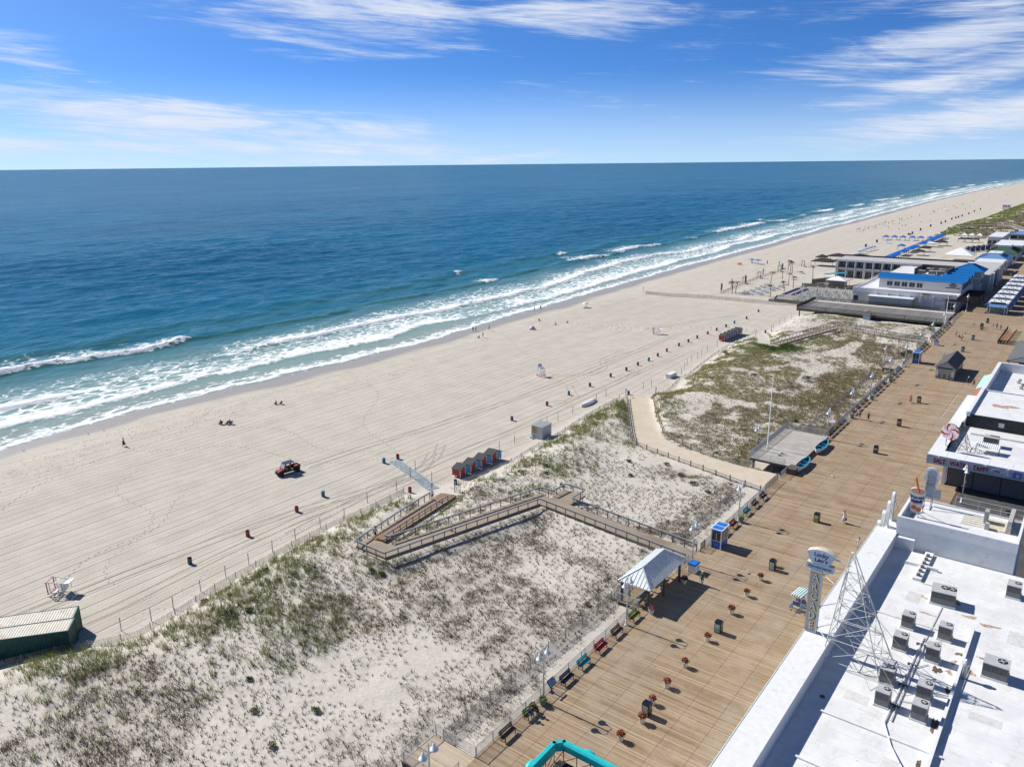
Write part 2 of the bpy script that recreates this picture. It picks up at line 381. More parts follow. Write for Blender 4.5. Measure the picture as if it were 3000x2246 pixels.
def sand_material():
    m, t = new_mat('sand')
    geo = t.n('ShaderNodeNewGeometry'); P = geo.outputs['Position']
    sep = t.n('ShaderNodeSeparateXYZ', i0=P); x, y, z = sep.outputs
    A = lambda n: t.n('ShaderNodeAttribute', {'attribute_name': n}).outputs['Fac']
    dune, wet, path, rows = A('dune'), A('wet'), A('path'), A('rake')
    n1 = t.noise(P, 0.22, 4.0, 0.6); n2 = t.noise(P, 2.6, 4.0, 0.65); n3 = t.noise(P, 9.0, 3.0, 0.6)
    c = t.mix(t.ramp(n1, 0.3, 0.7), (0.438, 0.402, 0.340, 1), (0.502, 0.463, 0.394, 1))
    # soft long bands left by the rake
    bands = t.noise(t.vmul(P, (0.55, 0.012, 0.0)), 1.0, 2.0, 0.6)
    c = t.mix(t.math('MULTIPLY', t.ramp(bands, 0.4, 0.65), 0.35), c, (0.555, 0.512, 0.437, 1))
    dcol = t.mix(t.ramp(n2, 0.3, 0.75), (0.48, 0.448, 0.392, 1), (0.585, 0.552, 0.492, 1))
    c = t.mix(dune, c, dcol)
    pcol = t.mix(t.ramp(t.noise(P, 0.5, 5.0, 0.65), 0.35, 0.65), (0.50, 0.415, 0.31, 1), (0.52, 0.465, 0.385, 1))
    c = t.mix(t.math('MULTIPLY', A('litter'), t.ramp(n2, 0.25, 0.6, 0.35, 1.0)), c, (0.26, 0.225, 0.165, 1))
    c = t.mix(t.math('MULTIPLY', path, t.ramp(n1, 0.2, 0.6, 0.45, 1.0)), c, pcol)
    # rake lines: shallow grooves running along the shore
    wob = t.math('ADD', t.math('MULTIPLY', t.noise(t.vmul(P, (0.05, 0.011, 0)), 1.0, 2.0), 9.0), t.math('MULTIPLY', t.noise(t.vmul(P, (0.3, 0.05, 0)), 1.0, 2.0), 0.9))
    xx = t.math('ADD', rows, wob)
    def groove(period, width, off):
        fr = t.math('FRACT', t.math('DIVIDE', t.math('ADD', xx, off), period))
        tri = t.math('ABSOLUTE', t.math('SUBTRACT', fr, 0.5))
        return t.ramp(tri, 0.0, width)
    g1 = groove(1.9, 0.085, 0.0); g2 = groove(1.13, 0.09, 0.4)
    mask = t.math('MULTIPLY', A('rakemask'), t.ramp(t.noise(t.vmul(P, (0.4, 0.03, 0)), 1.0, 3.0, 0.6), 0.26, 0.50))
    g = t.math('MULTIPLY', t.math('ADD', t.math('MULTIPLY', t.math('SUBTRACT', 1.0, g1), 1.0), t.math('MULTIPLY', t.math('SUBTRACT', 1.0, g2), 0.35)), mask)
    c = t.mix(t.math('MULTIPLY', g, 0.46, clamp=True), c, (0.29, 0.262, 0.22, 1))
    # tracked, trampled sand: pits
    vor = t.n('ShaderNodeTexVoronoi', {'feature': 'F1'}, Vector=P, Scale=1.7)
    pit = t.math('MULTIPLY', t.ramp(vor.outputs['Distance'], 0.05, 0.30, 1.0, 0.0), t.ramp(t.noise(P, 0.2, 3.0, 0.6), 0.40, 0.55))
    tramp = A('tramp')
    pit = t.math('MULTIPLY', pit, tramp)
    c = t.mix(t.math('MULTIPLY', pit, 0.6), c, (0.27, 0.245, 0.205, 1))
    c = t.mix(t.ramp(n3, 0.55, 0.8, 0.0, 0.10), c, (0.30, 0.27, 0.24, 1))
    c = t.mix(wet, c, (0.32, 0.288, 0.248, 1))
    bs = t.n('ShaderNodeBsdfPrincipled', Base_Color=c)
    t.set(bs, 'Roughness', t.math('SUBTRACT', 0.95, t.math('MULTIPLY', wet, 0.62)))
    bs.inputs['Specular IOR Level'].default_value = 0.25
    hgt = t.math('SUBTRACT', t.math('ADD', t.math('MULTIPLY', n2, 0.22), t.math('MULTIPLY', n3, 0.10)), t.math('ADD', t.math('MULTIPLY', g, 0.22), t.math('MULTIPLY', pit, 0.22)))
    bn = t.n('ShaderNodeBump', Strength=0.65, Distance=0.5, Height=hgt)
    t.set(bs, 'Normal', bn.outputs[0])
    finish(t, bs)
    return m

def mat_field(x, y):
    """where dead grass has matted on the near dune"""
    m1 = sstep(0.45, 0.57, fbm(x * 0.8 / 10, y / 10, 121, 4) + 0.10 * np.exp(-((x + 51) / 10) ** 2 - ((y - 58) / 18) ** 2) + 0.08 * np.exp(-((x + 60) / 12) ** 2 - ((y - 28) / 9) ** 2) - 0.10 * np.exp(-((x + 71) / 6) ** 2 - ((y - 50) / 9) ** 2)); edge = np.exp(-((x + 41.5) / 2.2) ** 2)
    return np.clip(m1 * (1 - sstep(82, 90, y) * (1 - sstep(-56, -50, x))) + 0.8 * edge, 0, 1) * (1 - sstep(108, 114, y)) * sstep(5, 9, x - dune_edge(y))
def cover_field(x, y):
    """grass cover of the dunes beyond the sand path, with bald planted squares"""
    bald = sstep(0.55, 0.63, fbm(x * 1.4 / 8, y * 0.8 / 8, 141, 2))
    return sstep(0.30, 0.50, fbm(x / 3.2, y / 3.2, 142, 3)) * (0.55 + 0.45 * sstep(0.35, 0.55, fbm(x / 14, y / 14, 143, 3))) * (1 - bald * 0.93)
def litter_field(x, y):
    far = sstep(112, 118, y) * (1 - sstep(262, 266, y))
    return np.clip(0.20 * mat_field(x, y) + 0.24 * far * cover_field(x, y) * sstep(2, 6, x - dune_edge(y)), 0, 1)
def build_beach():
    xa = ax((-230, -172, 4), (-172, -130, 1.0), (-130, -96, 1.6), (-96, -36, 0.5), (-36, -30, 2), (-30, 60, 15), (60, 900, 120), (900, 6000, 1700))
    ya = np.array(list(ax((-250, -30, 20), (-30, 14, 4), (14, 150, 0.5), (150, 262, 0.8), (262, 300, 1.6))) + grow(303, 9000, 3.0, 1.035))
    X, Y = np.meshgrid(xa, ya)
    # bend the far columns with the shore so the strip stays well sampled
    sh = shore_x(Y) + 160.0
    X = X + sh * (1 - sstep(-150, -100, X)) * sstep(300, 600, Y) + 0 * X
    Z = terrain(X, Y)
    d = X - dune_edge(Y); u = X - shore_x(Y)
    dp, _ = path_field(X, Y)
    club = sstep(261, 267, Y) * (1 - sstep(575, 600, Y))
    dune = sstep(-3.5, 0.5, d) * (1 - club)
    wet = (1 - sstep(5.0, 9.5, u + 2.5 * (vnoise(X / 3, Y / 14, 44) - 0.5)))
    path = 1 - sstep(2.2, 3.4, dp)
    # rake coordinate: straight along the beach, curling round at the far end before the cross fence
    curl = sstep(205, 262, Y)
    rc = np.hypot(X + 100, (Y - 222) * 1.0)
    rake = X * (1 - curl) + curl * (-100 + rc)
    rm = sstep(14, 24, u) * (1 - sstep(-3.0, -1.0, d)) * (1 - sstep(262, 270, Y)) 
    tramp = np.clip(sstep(-8, -2, d) * (1 - dune) + (sstep(7, 12, u) * (1 - sstep(20, 30, u))) + 0.25 * sstep(24, 30, u), 0, 1)
    tramp = np.maximum(tramp, sstep(262, 270, Y) * 0.8) * (1 - dune * 0.7)
    litter = litter_field(X, Y) * dune * (1 - path)
    v = np.stack([X.ravel(), Y.ravel(), Z.ravel()], 1)
    me = mesh_np('beach', v, grid_faces(len(xa), len(ya)), [sand_material()],
                 {k: ('FLOAT', a.ravel()) for k, a in dict(dune=dune, wet=wet, path=path, rake=rake, rakemask=rm, tramp=tramp, litter=litter).items()})
    tag(link('beach', me), kind='structure')
build_beach()

# ------------------------------------------------------------------ sea
def sea_material():
    m, t = new_mat('sea_water')
    geo = t.n('ShaderNodeNewGeometry'); P = geo.outputs['Position']
    A = lambda n: t.n('ShaderNodeAttribute', {'attribute_name': n}).outputs['Fac']
    u, foam = A('offshore'), A('foam')
    patch = t.noise(t.vmul(P, (0.006, 0.004, 0)), 1.0, 3.0)
    uu_ = t.math('ADD', u, t.math('MULTIPLY', t.math('SUBTRACT', patch, 0.5), 40.0))
    deep = t.mix(t.ramp(patch, 0.35, 0.65), (0.006, 0.076, 0.142, 1), (0.010, 0.104, 0.178, 1))
    c = t.mix(t.ramp(uu_, 45, 130), (0.024, 0.130, 0.175, 1), deep)
    c = t.mix(t.ramp(u, 16, 68), (0.20, 0.30, 0.265, 1), c)
    c = t.mix(t.ramp(u, 1, 16), (0.27, 0.30, 0.26, 1), c)
    c = t.mix(A('green'), c, (0.04, 0.13, 0.12, 1))
    # lace and streaks
    Ps = t.vmul(P, (1.0, 0.5, 1.0))
    wv = t.n('ShaderNodeVectorMath', {'operation': 'ADD'}, i0=Ps)
    nv = t.n('ShaderNodeTexNoise', Vector=Ps, Scale=0.3, Detail=4.0); off = t.n('ShaderNodeVectorMath', {'operation': 'SCALE'}, i0=nv.outputs['Color']); off.inputs['Scale'].default_value = 5.0
    t.set(wv, 1, off.outputs[0])
    v2 = t.n('ShaderNodeTexVoronoi', {'feature': 'DISTANCE_TO_EDGE'}, Vector=wv.outputs[0], Scale=0.42)
    lace = t.ramp(v2.outputs['Distance'], 0.0, 0.22, 1.0, 0.0)
    nn = t.noise(wv.outputs[0], 0.6, 7.0, 0.72); n2 = t.noise(Ps, 3.0, 5.0, 0.7)
    val = t.math('ADD', foam, t.math('ADD', t.math('MULTIPLY', t.math('SUBTRACT', nn, 0.5), 1.25), t.math('MULTIPLY', t.math('SUBTRACT', n2, 0.5), 0.5)))
    val = t.math('ADD', val, t.math('MULTIPLY', t.math('SUBTRACT', lace, 0.42), t.math('MULTIPLY', t.ramp(foam, 0.02, 0.35), 0.42)))
    f = t.ramp(val, 0.42, 0.68)
    f = t.math('MULTIPLY', f, t.ramp(foam, 0.0, 0.08))
    mist = t.math('MULTIPLY', t.ramp(foam, 0.1, 0.9), 0.30)          # aerated, milky water between the foam
    c = t.mix(mist, c, (0.33, 0.47, 0.44, 1))
    # wind chop: bump fading with distance from the camera is left to the sampler
    # slopes by finite differences, so that far water keeps its roughness
    def height(off):
        nd = t.n('ShaderNodeVectorMath', {'operation': 'ADD'}, i0=P); nd.inputs[1].default_value = off
        return t.noise(t.vmul(nd.outputs[0], (0.105, 0.058, 0.0)), 1.0, 6.0, 0.62)
    h0, hx, hy = height((0, 0, 0)), height((0.5, 0, 0)), height((0, 0.5, 0))
    amp = t.math('MULTIPLY', t.ramp(u, 2, 45, 0.25, 1.0), 3.4)
    sl = t.n('ShaderNodeCombineXYZ', i0=t.math('MULTIPLY', t.math('SUBTRACT', h0, hx), amp), i1=t.math('MULTIPLY', t.math('SUBTRACT', h0, hy), amp), i2=0.0)
    ad = t.n('ShaderNodeVectorMath', {'operation': 'ADD'}, i0=geo.outputs['Normal'], i1=sl.outputs[0])
    bn = t.n('ShaderNodeVectorMath', {'operation': 'NORMALIZE'}, i0=ad.outputs[0])
    # rough sea: waves hide one another, so the grazing reflection stays well below a mirror's
    fr = t.n('ShaderNodeFresnel', IOR=1.333, Normal=bn.outputs[0])
    kr = t.n('ShaderNodeMapRange', i0=fr.outputs[0], i1=0.02, i2=1.0, i3=0.02, i4=0.40)
    dif = t.n('ShaderNodeBsdfDiffuse', Color=c, Normal=bn.outputs[0]); glo = t.n('ShaderNodeBsdfGlossy', Color=(0.86, 0.96, 1.0, 1), Roughness=0.12, Normal=bn.outputs[0])
    w = t.n('ShaderNodeMixShader', i0=kr.outputs[0], i1=dif.outputs[0], i2=glo.outputs[0])
    fb = t.n('ShaderNodeBump', Strength=0.5, Distance=0.6, Height=t.math('ADD', val, t.math('MULTIPLY', n2, 0.6)))
    fo = t.n('ShaderNodeBsdfPrincipled', Base_Color=(0.80, 0.83, 0.84, 1), Roughness=0.9, Normal=fb.outputs[0])
    mx = t.n('ShaderNodeMixShader', i0=f, i1=w.outputs[0], i2=fo.outputs[0])
    t.n('ShaderNodeOutputMaterial', Surface=mx.outputs[0])
    return m
def build_sea():
    ua = np.array(sorted(set(list(-ax((0, 4, 1.0))) + list(ax((0, 72, 0.6), (72, 300, 2.0), (300, 460, 4), (460, 1000, 9))) + grow(1000, 60000, 12.0, 1.16)[1:])))
    ya = np.array([-60000, -20000, -6000, -2000, -800, -400] + list(ax((-250, 20, 10), (20, 330, 1.0))) + grow(332, 60000, 1.6, 1.022))
    U, Y = np.meshgrid(ua, ya)
    X = shore_x(Y) - U
    far = sstep(3000, 9000, Y); 
    yy = np.abs(Y)
    wv = lambda p, s: vnoise(Y / p, Y * 0 + s, s) + 0.35 * vnoise(Y / (p * 0.3), Y * 0 + s, s + 50) - 0.67
    near = 1 - sstep(1500, 3000, Y)
    # bores and breakers: sharp shoreward front, foam trailing seaward; each comes and goes along the shore
    p0 = 2.2 + 3.0 * wv(23, 1)
    p1 = 13 + 8.0 * wv(60, 2) + 3.5 * wv(15, 12); p2 = 31 + 11 * wv(75, 3) + 5 * wv(19, 13); p3 = 55 + 11 * wv(90, 4) + 7 * wv(22, 14); p4 = 84 + 18 * wv(120, 9) + 9 * wv(26, 19)
    g1 = sstep(0.12, 0.45, vnoise(Y / 55, Y * 0, 71)); g2 = sstep(0.25, 0.5, vnoise(Y / 48, Y * 0, 72)); g3 = sstep(0.42, 0.58, fbm(Y / 34, Y * 0, 73, 2)); g4 = sstep(0.80, 0.90, vnoise(Y / 19, Y * 0, 79))
    def front(p, tail, sharp=0.9):
        s = U - p; return np.where(s < 0, np.exp(-(s / sharp) ** 2), np.exp(-np.clip(s, 0, None) / tail))
    foam = np.maximum(0.92 * front(p0, 5.0, 1.2), 0.30 * (1 - sstep(10, 18, U)))
    foam = np.maximum(foam, (0.68 + 0.32 * g1) * front(p1, 17))
    foam = np.maximum(foam, (0.55 + 0.42 * g2) * front(p2, 14))
    foam = np.maximum(foam, 0.97 * g3 * front(p3, 15))
    foam = np.maximum(foam, 0.85 * g4 * front(p4, 4))
    lump = 0.45 + 0.95 * fbm(X / 9, Y / 16, 61, 3); foam = np.where(U > 9, foam * np.clip(lump, 0.3, 1.12), foam)
    body = 0.37 * sstep(12, 20, U) * (1 - sstep(40, 62, U + 22 * wv(80, 8)))
    foam = np.clip(np.maximum(foam, body) - 0.04, 0, 1) * (U > -1.5)
    cr = lambda p, a, b: np.where(U < p, np.exp(-((U - p) / a) ** 2), np.exp(-((U - p) / b) ** 2))
    crest = 0.35 * g1 * np.exp(-((U - p1 - 0.8) / 1.4) ** 2) + 0.75 * g2 * cr(p2 + 0.8, 1.1, 4.0) + 1.25 * cr(p3 + 1.2, 1.5, 5.5) * (0.40 + 0.60 * g3) + 1.1 * cr(p4 + 2.0, 2.6, 8.0) * (0.5 + 0.5 * g4)
    green = np.clip(0.8 * np.exp(-((U - p3 + 0.6) / 1.7) ** 2) + 0.7 * np.exp(-((U - p2 + 0.9) / 1.2) ** 2) * (1 - g2) + 0.6 * np.exp(-((U - p4 + 2.0) / 2.6) ** 2), 0, 1) * near
    swell = 0.22 * np.sin(U / 6.5 + 3 * vnoise(X / 40, Y / 60, 91)) * sstep(60, 110, U) * (1 - sstep(400, 900, U)) * vnoise(X / 25, Y / 50, 92)
    chop = (1.5 * (fbm(X / 7, Y / 12, 93, 3) - 0.5)) * sstep(25, 70, U) * (1 - sstep(300, 460, U)) + 1.3 * (fbm(X / 26, Y / 34, 95, 2) - 0.5) * sstep(70, 160, U) * (1 - sstep(700, 1100, U))
    Z = SEA_Z + (crest + swell + chop) * near - 0.02 - 0.2 * (U < -1)
    Z = Z + 0.06 * (1 - sstep(0, 6, U)) * 0
    v = np.stack([X.ravel(), Y.ravel(), Z.ravel()], 1)
    me = mesh_np('sea', v, grid_faces(len(ua), len(ya))[:, ::-1], [sea_material()], {'offshore': ('FLOAT', U.ravel()), 'foam': ('FLOAT', (foam * (0.35 + 0.65 * near)).ravel()), 'green': ('FLOAT', green.ravel())})
    tag(link('sea', me), kind='structure')
build_sea()

# ------------------------------------------------------------------ boardwalk
def plank_material(name, c0, c1, c2, grain=1.0, axis=0):
    m, t = new_mat(name)
    geo = t.n('ShaderNodeNewGeometry'); P = geo.outputs['Position']
    r = geo.outputs['Random Per Island']
    c = t.mix(r, c0 + (1,), c1 + (1,))
    fresh = t.ramp(t.math('FRACT', t.math('MULTIPLY', r, 7.13)), 0.90, 0.93)
    c = t.mix(t.math('MULTIPLY', fresh, 0.45), c, tuple(min(1, x * 1.25) for x in c2) + (1,))
    old = t.ramp(t.math('FRACT', t.math('MULTIPLY', r, 13.7)), 0.90, 0.93)
    c = t.mix(t.math('MULTIPLY', old, 0.5), c, tuple(x * 0.6 for x in c0) + (1,))
    worn = t.noise(t.vmul(P, (0.22, 0.02, 0.0)), 1.0, 3.0, 0.6)            # grey worn walking lanes
    c = t.mix(t.ramp(worn, 0.45, 0.7, 0.0, 0.38), c, (c1[2] * 1.75, c1[2] * 1.62, c1[2] * 1.4, 1))
    lots = t.noise(t.vmul(P, (0.33, 0.55, 0.0)), 1.0, 3.0, 0.6)        # boards laid from different lots
    c = t.mix(t.math('MULTIPLY', t.ramp(lots, 0.42, 0.66), 0.55), c, c2 + (1,))
    gv = (1.2, 26.0, 1.0) if axis == 0 else (26.0, 1.2, 1.0)
    gr = t.noise(t.vmul(P, gv), 1.0, 4.0, 0.65)
    c = t.mix(t.ramp(gr, 0.45, 0.75, 0.0, 0.35 * grain), c, tuple(x * 0.45 for x in c0) + (1,))
    st = t.noise(P, 0.28, 6.0, 0.7)
    c = t.mix(t.ramp(st, 0.55, 0.75, 0.0, 0.4), c, tuple(x * 0.72 for x in c0) + (1,))
    sp = t.noise(P, 2.2, 2.0, 0.5)
    c = t.mix(t.ramp(sp, 0.70, 0.78, 0.0, 0.45), c, tuple(x * 0.5 for x in c0) + (1,))
    bs = t.n('ShaderNodeBsdfPrincipled', Base_Color=c, Roughness=0.8)
    bs.inputs['Specular IOR Level'].default_value = 0.25
    bn = t.n('ShaderNodeBump', Strength=0.3, Distance=0.01, Height=gr); t.set(bs, 'Normal', bn.outputs[0])
    finish(t, bs); MATS[name] = m
    return m
M_PLANK = plank_material('boardwalk_planks', (0.255, 0.180, 0.108), (0.375, 0.276, 0.178), (0.42, 0.335, 0.24))
M_GREYPLANK = plank_material('weathered_planks', (0.34, 0.315, 0.285), (0.48, 0.45, 0.41), (0.54, 0.51, 0.47))
M_RAMP = plank_material('ramp_composite', (0.255, 0.205, 0.150), (0.30, 0.245, 0.185), (0.33, 0.275, 0.21), 0.5)
M_DARKWOOD = mat('joist_wood', (0.10, 0.08, 0.06), 0.85, var=0.3, scale=4)
M_GALV = mat('galvanised_rail', (0.52, 0.54, 0.55), 0.42, metal=0.35, var=0.1, scale=5)
M_WHITE = mat('white_paint', (0.71, 0.72, 0.72), 0.45, var=0.05, scale=2, dirt=(0.5, 0.49, 0.46), dirt_amt=0.05, dirt_scale=0.8)
M_WOOD = mat('grey_timber', (0.27, 0.24, 0.20), 0.85, var=0.28, scale=5, bump=0.3)
M_WOODL = mat('pale_timber', (0.42, 0.40, 0.37), 0.8, var=0.2, scale=5, bump=0.3)

def planks(name, x0, x1, y0, y1, z, pitch=0.152, gap=0.011, m=None, parent=None, along='x', jit=0.004, zfun=None):
    """boards lying along x (or y), each its own little slab, joined into one sheet"""
    n = int((y1 - y0) / pitch) if along == 'x' else int((x1 - x0) / pitch)
    rng = np.random.default_rng(abs(hash(name)) % 1000 if False else len(name) * 31 + int(abs(x0 * 10)))
    i = np.arange(n); a = i * pitch + gap / 2; b = a + pitch - gap
    zz = z + rng.uniform(-jit, jit, n); th = 0.05
    V = np.zeros((n, 8, 3))
    if along == 'x':
        V[:, [0, 3, 4, 7], 0] = x0; V[:, [1, 2, 5, 6], 0] = x1
        for k in (0, 1, 4, 5): V[:, k, 1] = y0 + a
        for k in (2, 3, 6, 7): V[:, k, 1] = y0 + b
    else:
        for k in (0, 3, 4, 7): V[:, k, 0] = x0 + a
        for k in (1, 2, 5, 6): V[:, k, 0] = x0 + b
        V[:, [0, 1, 4, 5], 1] = y0; V[:, [2, 3, 6, 7], 1] = y1
    for k in range(4): V[:, k, 2] = zz - th
    for k in range(4, 8): V[:, k, 2] = zz
    F = np.array([(4, 5, 6, 7), (0, 1, 5, 4), (1, 2, 6, 5), (2, 3, 7, 6), (3, 0, 4, 7)])
    f = (F[None] + (np.arange(n) * 8)[:, None, None]).reshape(-1, 4)
    me = mesh_np(name, V.reshape(-1, 3), f, [m], smooth=False)
    o = link(name, me, parent); tag(o, kind='stuff')
    return o
LANES = [-35.25, -32.25, -29.4, -26.6, -23.8, -21.0, -18.2, -15.4, -12.6]
def build_boardwalk():
    mb = MB(); mb.box(-35.2, -12.0, 20, 700, 2.35, DECK - 0.06)
    bw = tag(mb.build('boardwalk', M_DARKWOOD), kind='structure')
    for a, b in zip(LANES[:-1], LANES[1:]):
        planks('plank_run', a + 0.012, b - 0.012, 22, 320, DECK, m=M_PLANK, parent=bw)
        planks('plank_run', a + 0.02, b - 0.02, 320, 690, DECK, pitch=0.6, gap=0.02, m=M_PLANK, parent=bw)
    mb = MB()
    for y in np.arange(24, 300, 4.0): mb.box(-35.1, -34.8, y, y + 0.3, -0.5, 2.35)
    mb.box(-35.28, -35.2, 22, 690, 2.3, DECK - 0.02)
    tag(mb.build('fascia_and_piles', M_DARKWOOD, bw), kind='stuff')
    # town ground behind the boardwalk buildings
    mb = MB(); mb.box(-12.0, 900, -60, 700, 2.0, 2.9)
    tag(mb.build('pavement', mat('asphalt', (0.07, 0.07, 0.07), 0.9, var=0.2, scale=0.5)), kind='structure')
    return bw
BW = build_boardwalk()

# ------------------------------------------------------------------ dune vegetation
def grass_material():
    m, t = new_mat('dune_grass')
    a = t.n('ShaderNodeAttribute', {'attribute_name': 'tint'})
    bs = t.n('ShaderNodeBsdfPrincipled', Base_Color=a.outputs['Color'], Roughness=0.75)
    bs.inputs['Specular IOR Level'].default_value = 0.2
    tr = t.n('ShaderNodeBsdfTranslucent', Color=a.outputs['Color'])
    mx = t.n('ShaderNodeMixShader', i0=0.25, i1=bs.outputs[0], i2=tr.outputs[0])
    t.n('ShaderNodeOutputMaterial', Surface=mx.outputs[0])
    return m
M_GRASS = grass_material()
RNG = np.random.default_rng(11)
def blades(px, py, pz, col, n, h, spread, width, lean=0.35, wind=(0.25, -0.1)):
    """n single-triangle blades for every clump; returns verts, faces, colours"""
    k = len(px)
    P = np.stack([px, py, pz], 1)[:, None, :].repeat(n, 1)
    ang = RNG.uniform(0, 2 * pi, (k, n)); rad = spread[:, None] * np.sqrt(RNG.uniform(0, 1, (k, n)))
    base = P.copy(); base[..., 0] += rad * np.cos(ang); base[..., 1] += rad * np.sin(ang)
    hh = h[:, None] * RNG.uniform(0.55, 1.15, (k, n))
    la = ang + RNG.normal(0, 0.7, (k, n)); lm = hh * lean * RNG.uniform(0.2, 1.3, (k, n))
    tip = base.copy(); tip[..., 0] += lm * np.cos(la) + wind[0] * hh; tip[..., 1] += lm * np.sin(la) + wind[1] * hh; tip[..., 2] += hh
    fa = RNG.uniform(0, pi, (k, n)); w = width[:, None] * RNG.uniform(0.7, 1.3, (k, n)) / 2
    dx, dy = np.cos(fa) * w, np.sin(fa) * w
    A = base.copy(); B = base.copy(); A[..., 0] -= dx; A[..., 1] -= dy; B[..., 0] += dx; B[..., 1] += dy; A[..., 2] -= 0.06; B[..., 2] -= 0.06
    V = np.stack([A, B, tip], 2).reshape(-1, 3)
    sh = RNG.uniform(0.75, 1.25, (k, n))[..., None]
    C = np.clip(col[:, None, :] * sh, 0, 1)
    C = np.concatenate([C, np.ones((k, n, 1))], 2)[:, :, None, :].repeat(3, 2).reshape(-1, 4)
    return V, C
def grass_object(name, label, parts):
    V = np.concatenate([p[0] for p in parts]); C = np.concatenate([p[1] for p in parts])
    me = mesh_np(name, V, np.arange(len(V)).reshape(-1, 3), [M_GRASS], {'tint': ('FLOAT_COLOR', C)}, smooth=False)
    return tag(link(name, me), label, 'grass', kind='stuff')
def scatter(x0, x1, y0, y1, dens):
    n = int((x1 - x0) * (y1 - y0) * dens)
    return RNG.uniform(x0, x1, n), RNG.uniform(y0, y1, n)
def free(x, y, margin=0.0):
    """False on the path, ramps, and off the dunes"""
    X = np.asarray(x)[None]; Y = np.asarray(y)[None]
    dp = path_field(X, Y)[0][0]; wpath = 2.9
    ok = dp > wpath + margin
    for r in (RAMP1, RAMP2): ok &= seg_field(X, Y, r)[0][0] > 1.9 + margin
    ok &= ~((np.abs(np.asarray(x) + 57.5) < 2.2) & (np.abs(np.asarray(y) - 89) < 2.2))
    ok &= (np.asarray(x) < -36.0) & (np.asarray(x) > dune_edge(y) + 0.6)
    ok &= ~((np.asarray(x) > -42) & (np.asarray(y) > 117) & (np.asarray(y) < 136))
    ok &= ~((np.asarray(x) > -40) & (np.asarray(y) > 36) & (np.asarray(y) < 41))
    ok &= ~((np.asarray(x) > -38) & (np.asarray(y) > 67) & (np.asarray(y) < 79))
    return ok
GREEN = np.array([0.175, 0.205, 0.070]); YGREEN = np.array([0.32, 0.31, 0.135]); STRAW = np.array([0.30, 0.25, 0.15]); BROWN = np.array([0.145, 0.112, 0.075]); DARK = np.array([0.062, 0.052, 0.042]); LUSH = np.array([0.060, 0.125, 0.022]); OLIVE = np.array([0.255, 0.215, 0.095])
def lerp(a, b, t): return a[None] * (1 - t[:, None]) + b[None] * t[:, None]
def prep(x, y, keep):
    x, y = x[keep], y[keep]; z = terrain(x[None], y[None])[0]; return x, y, z
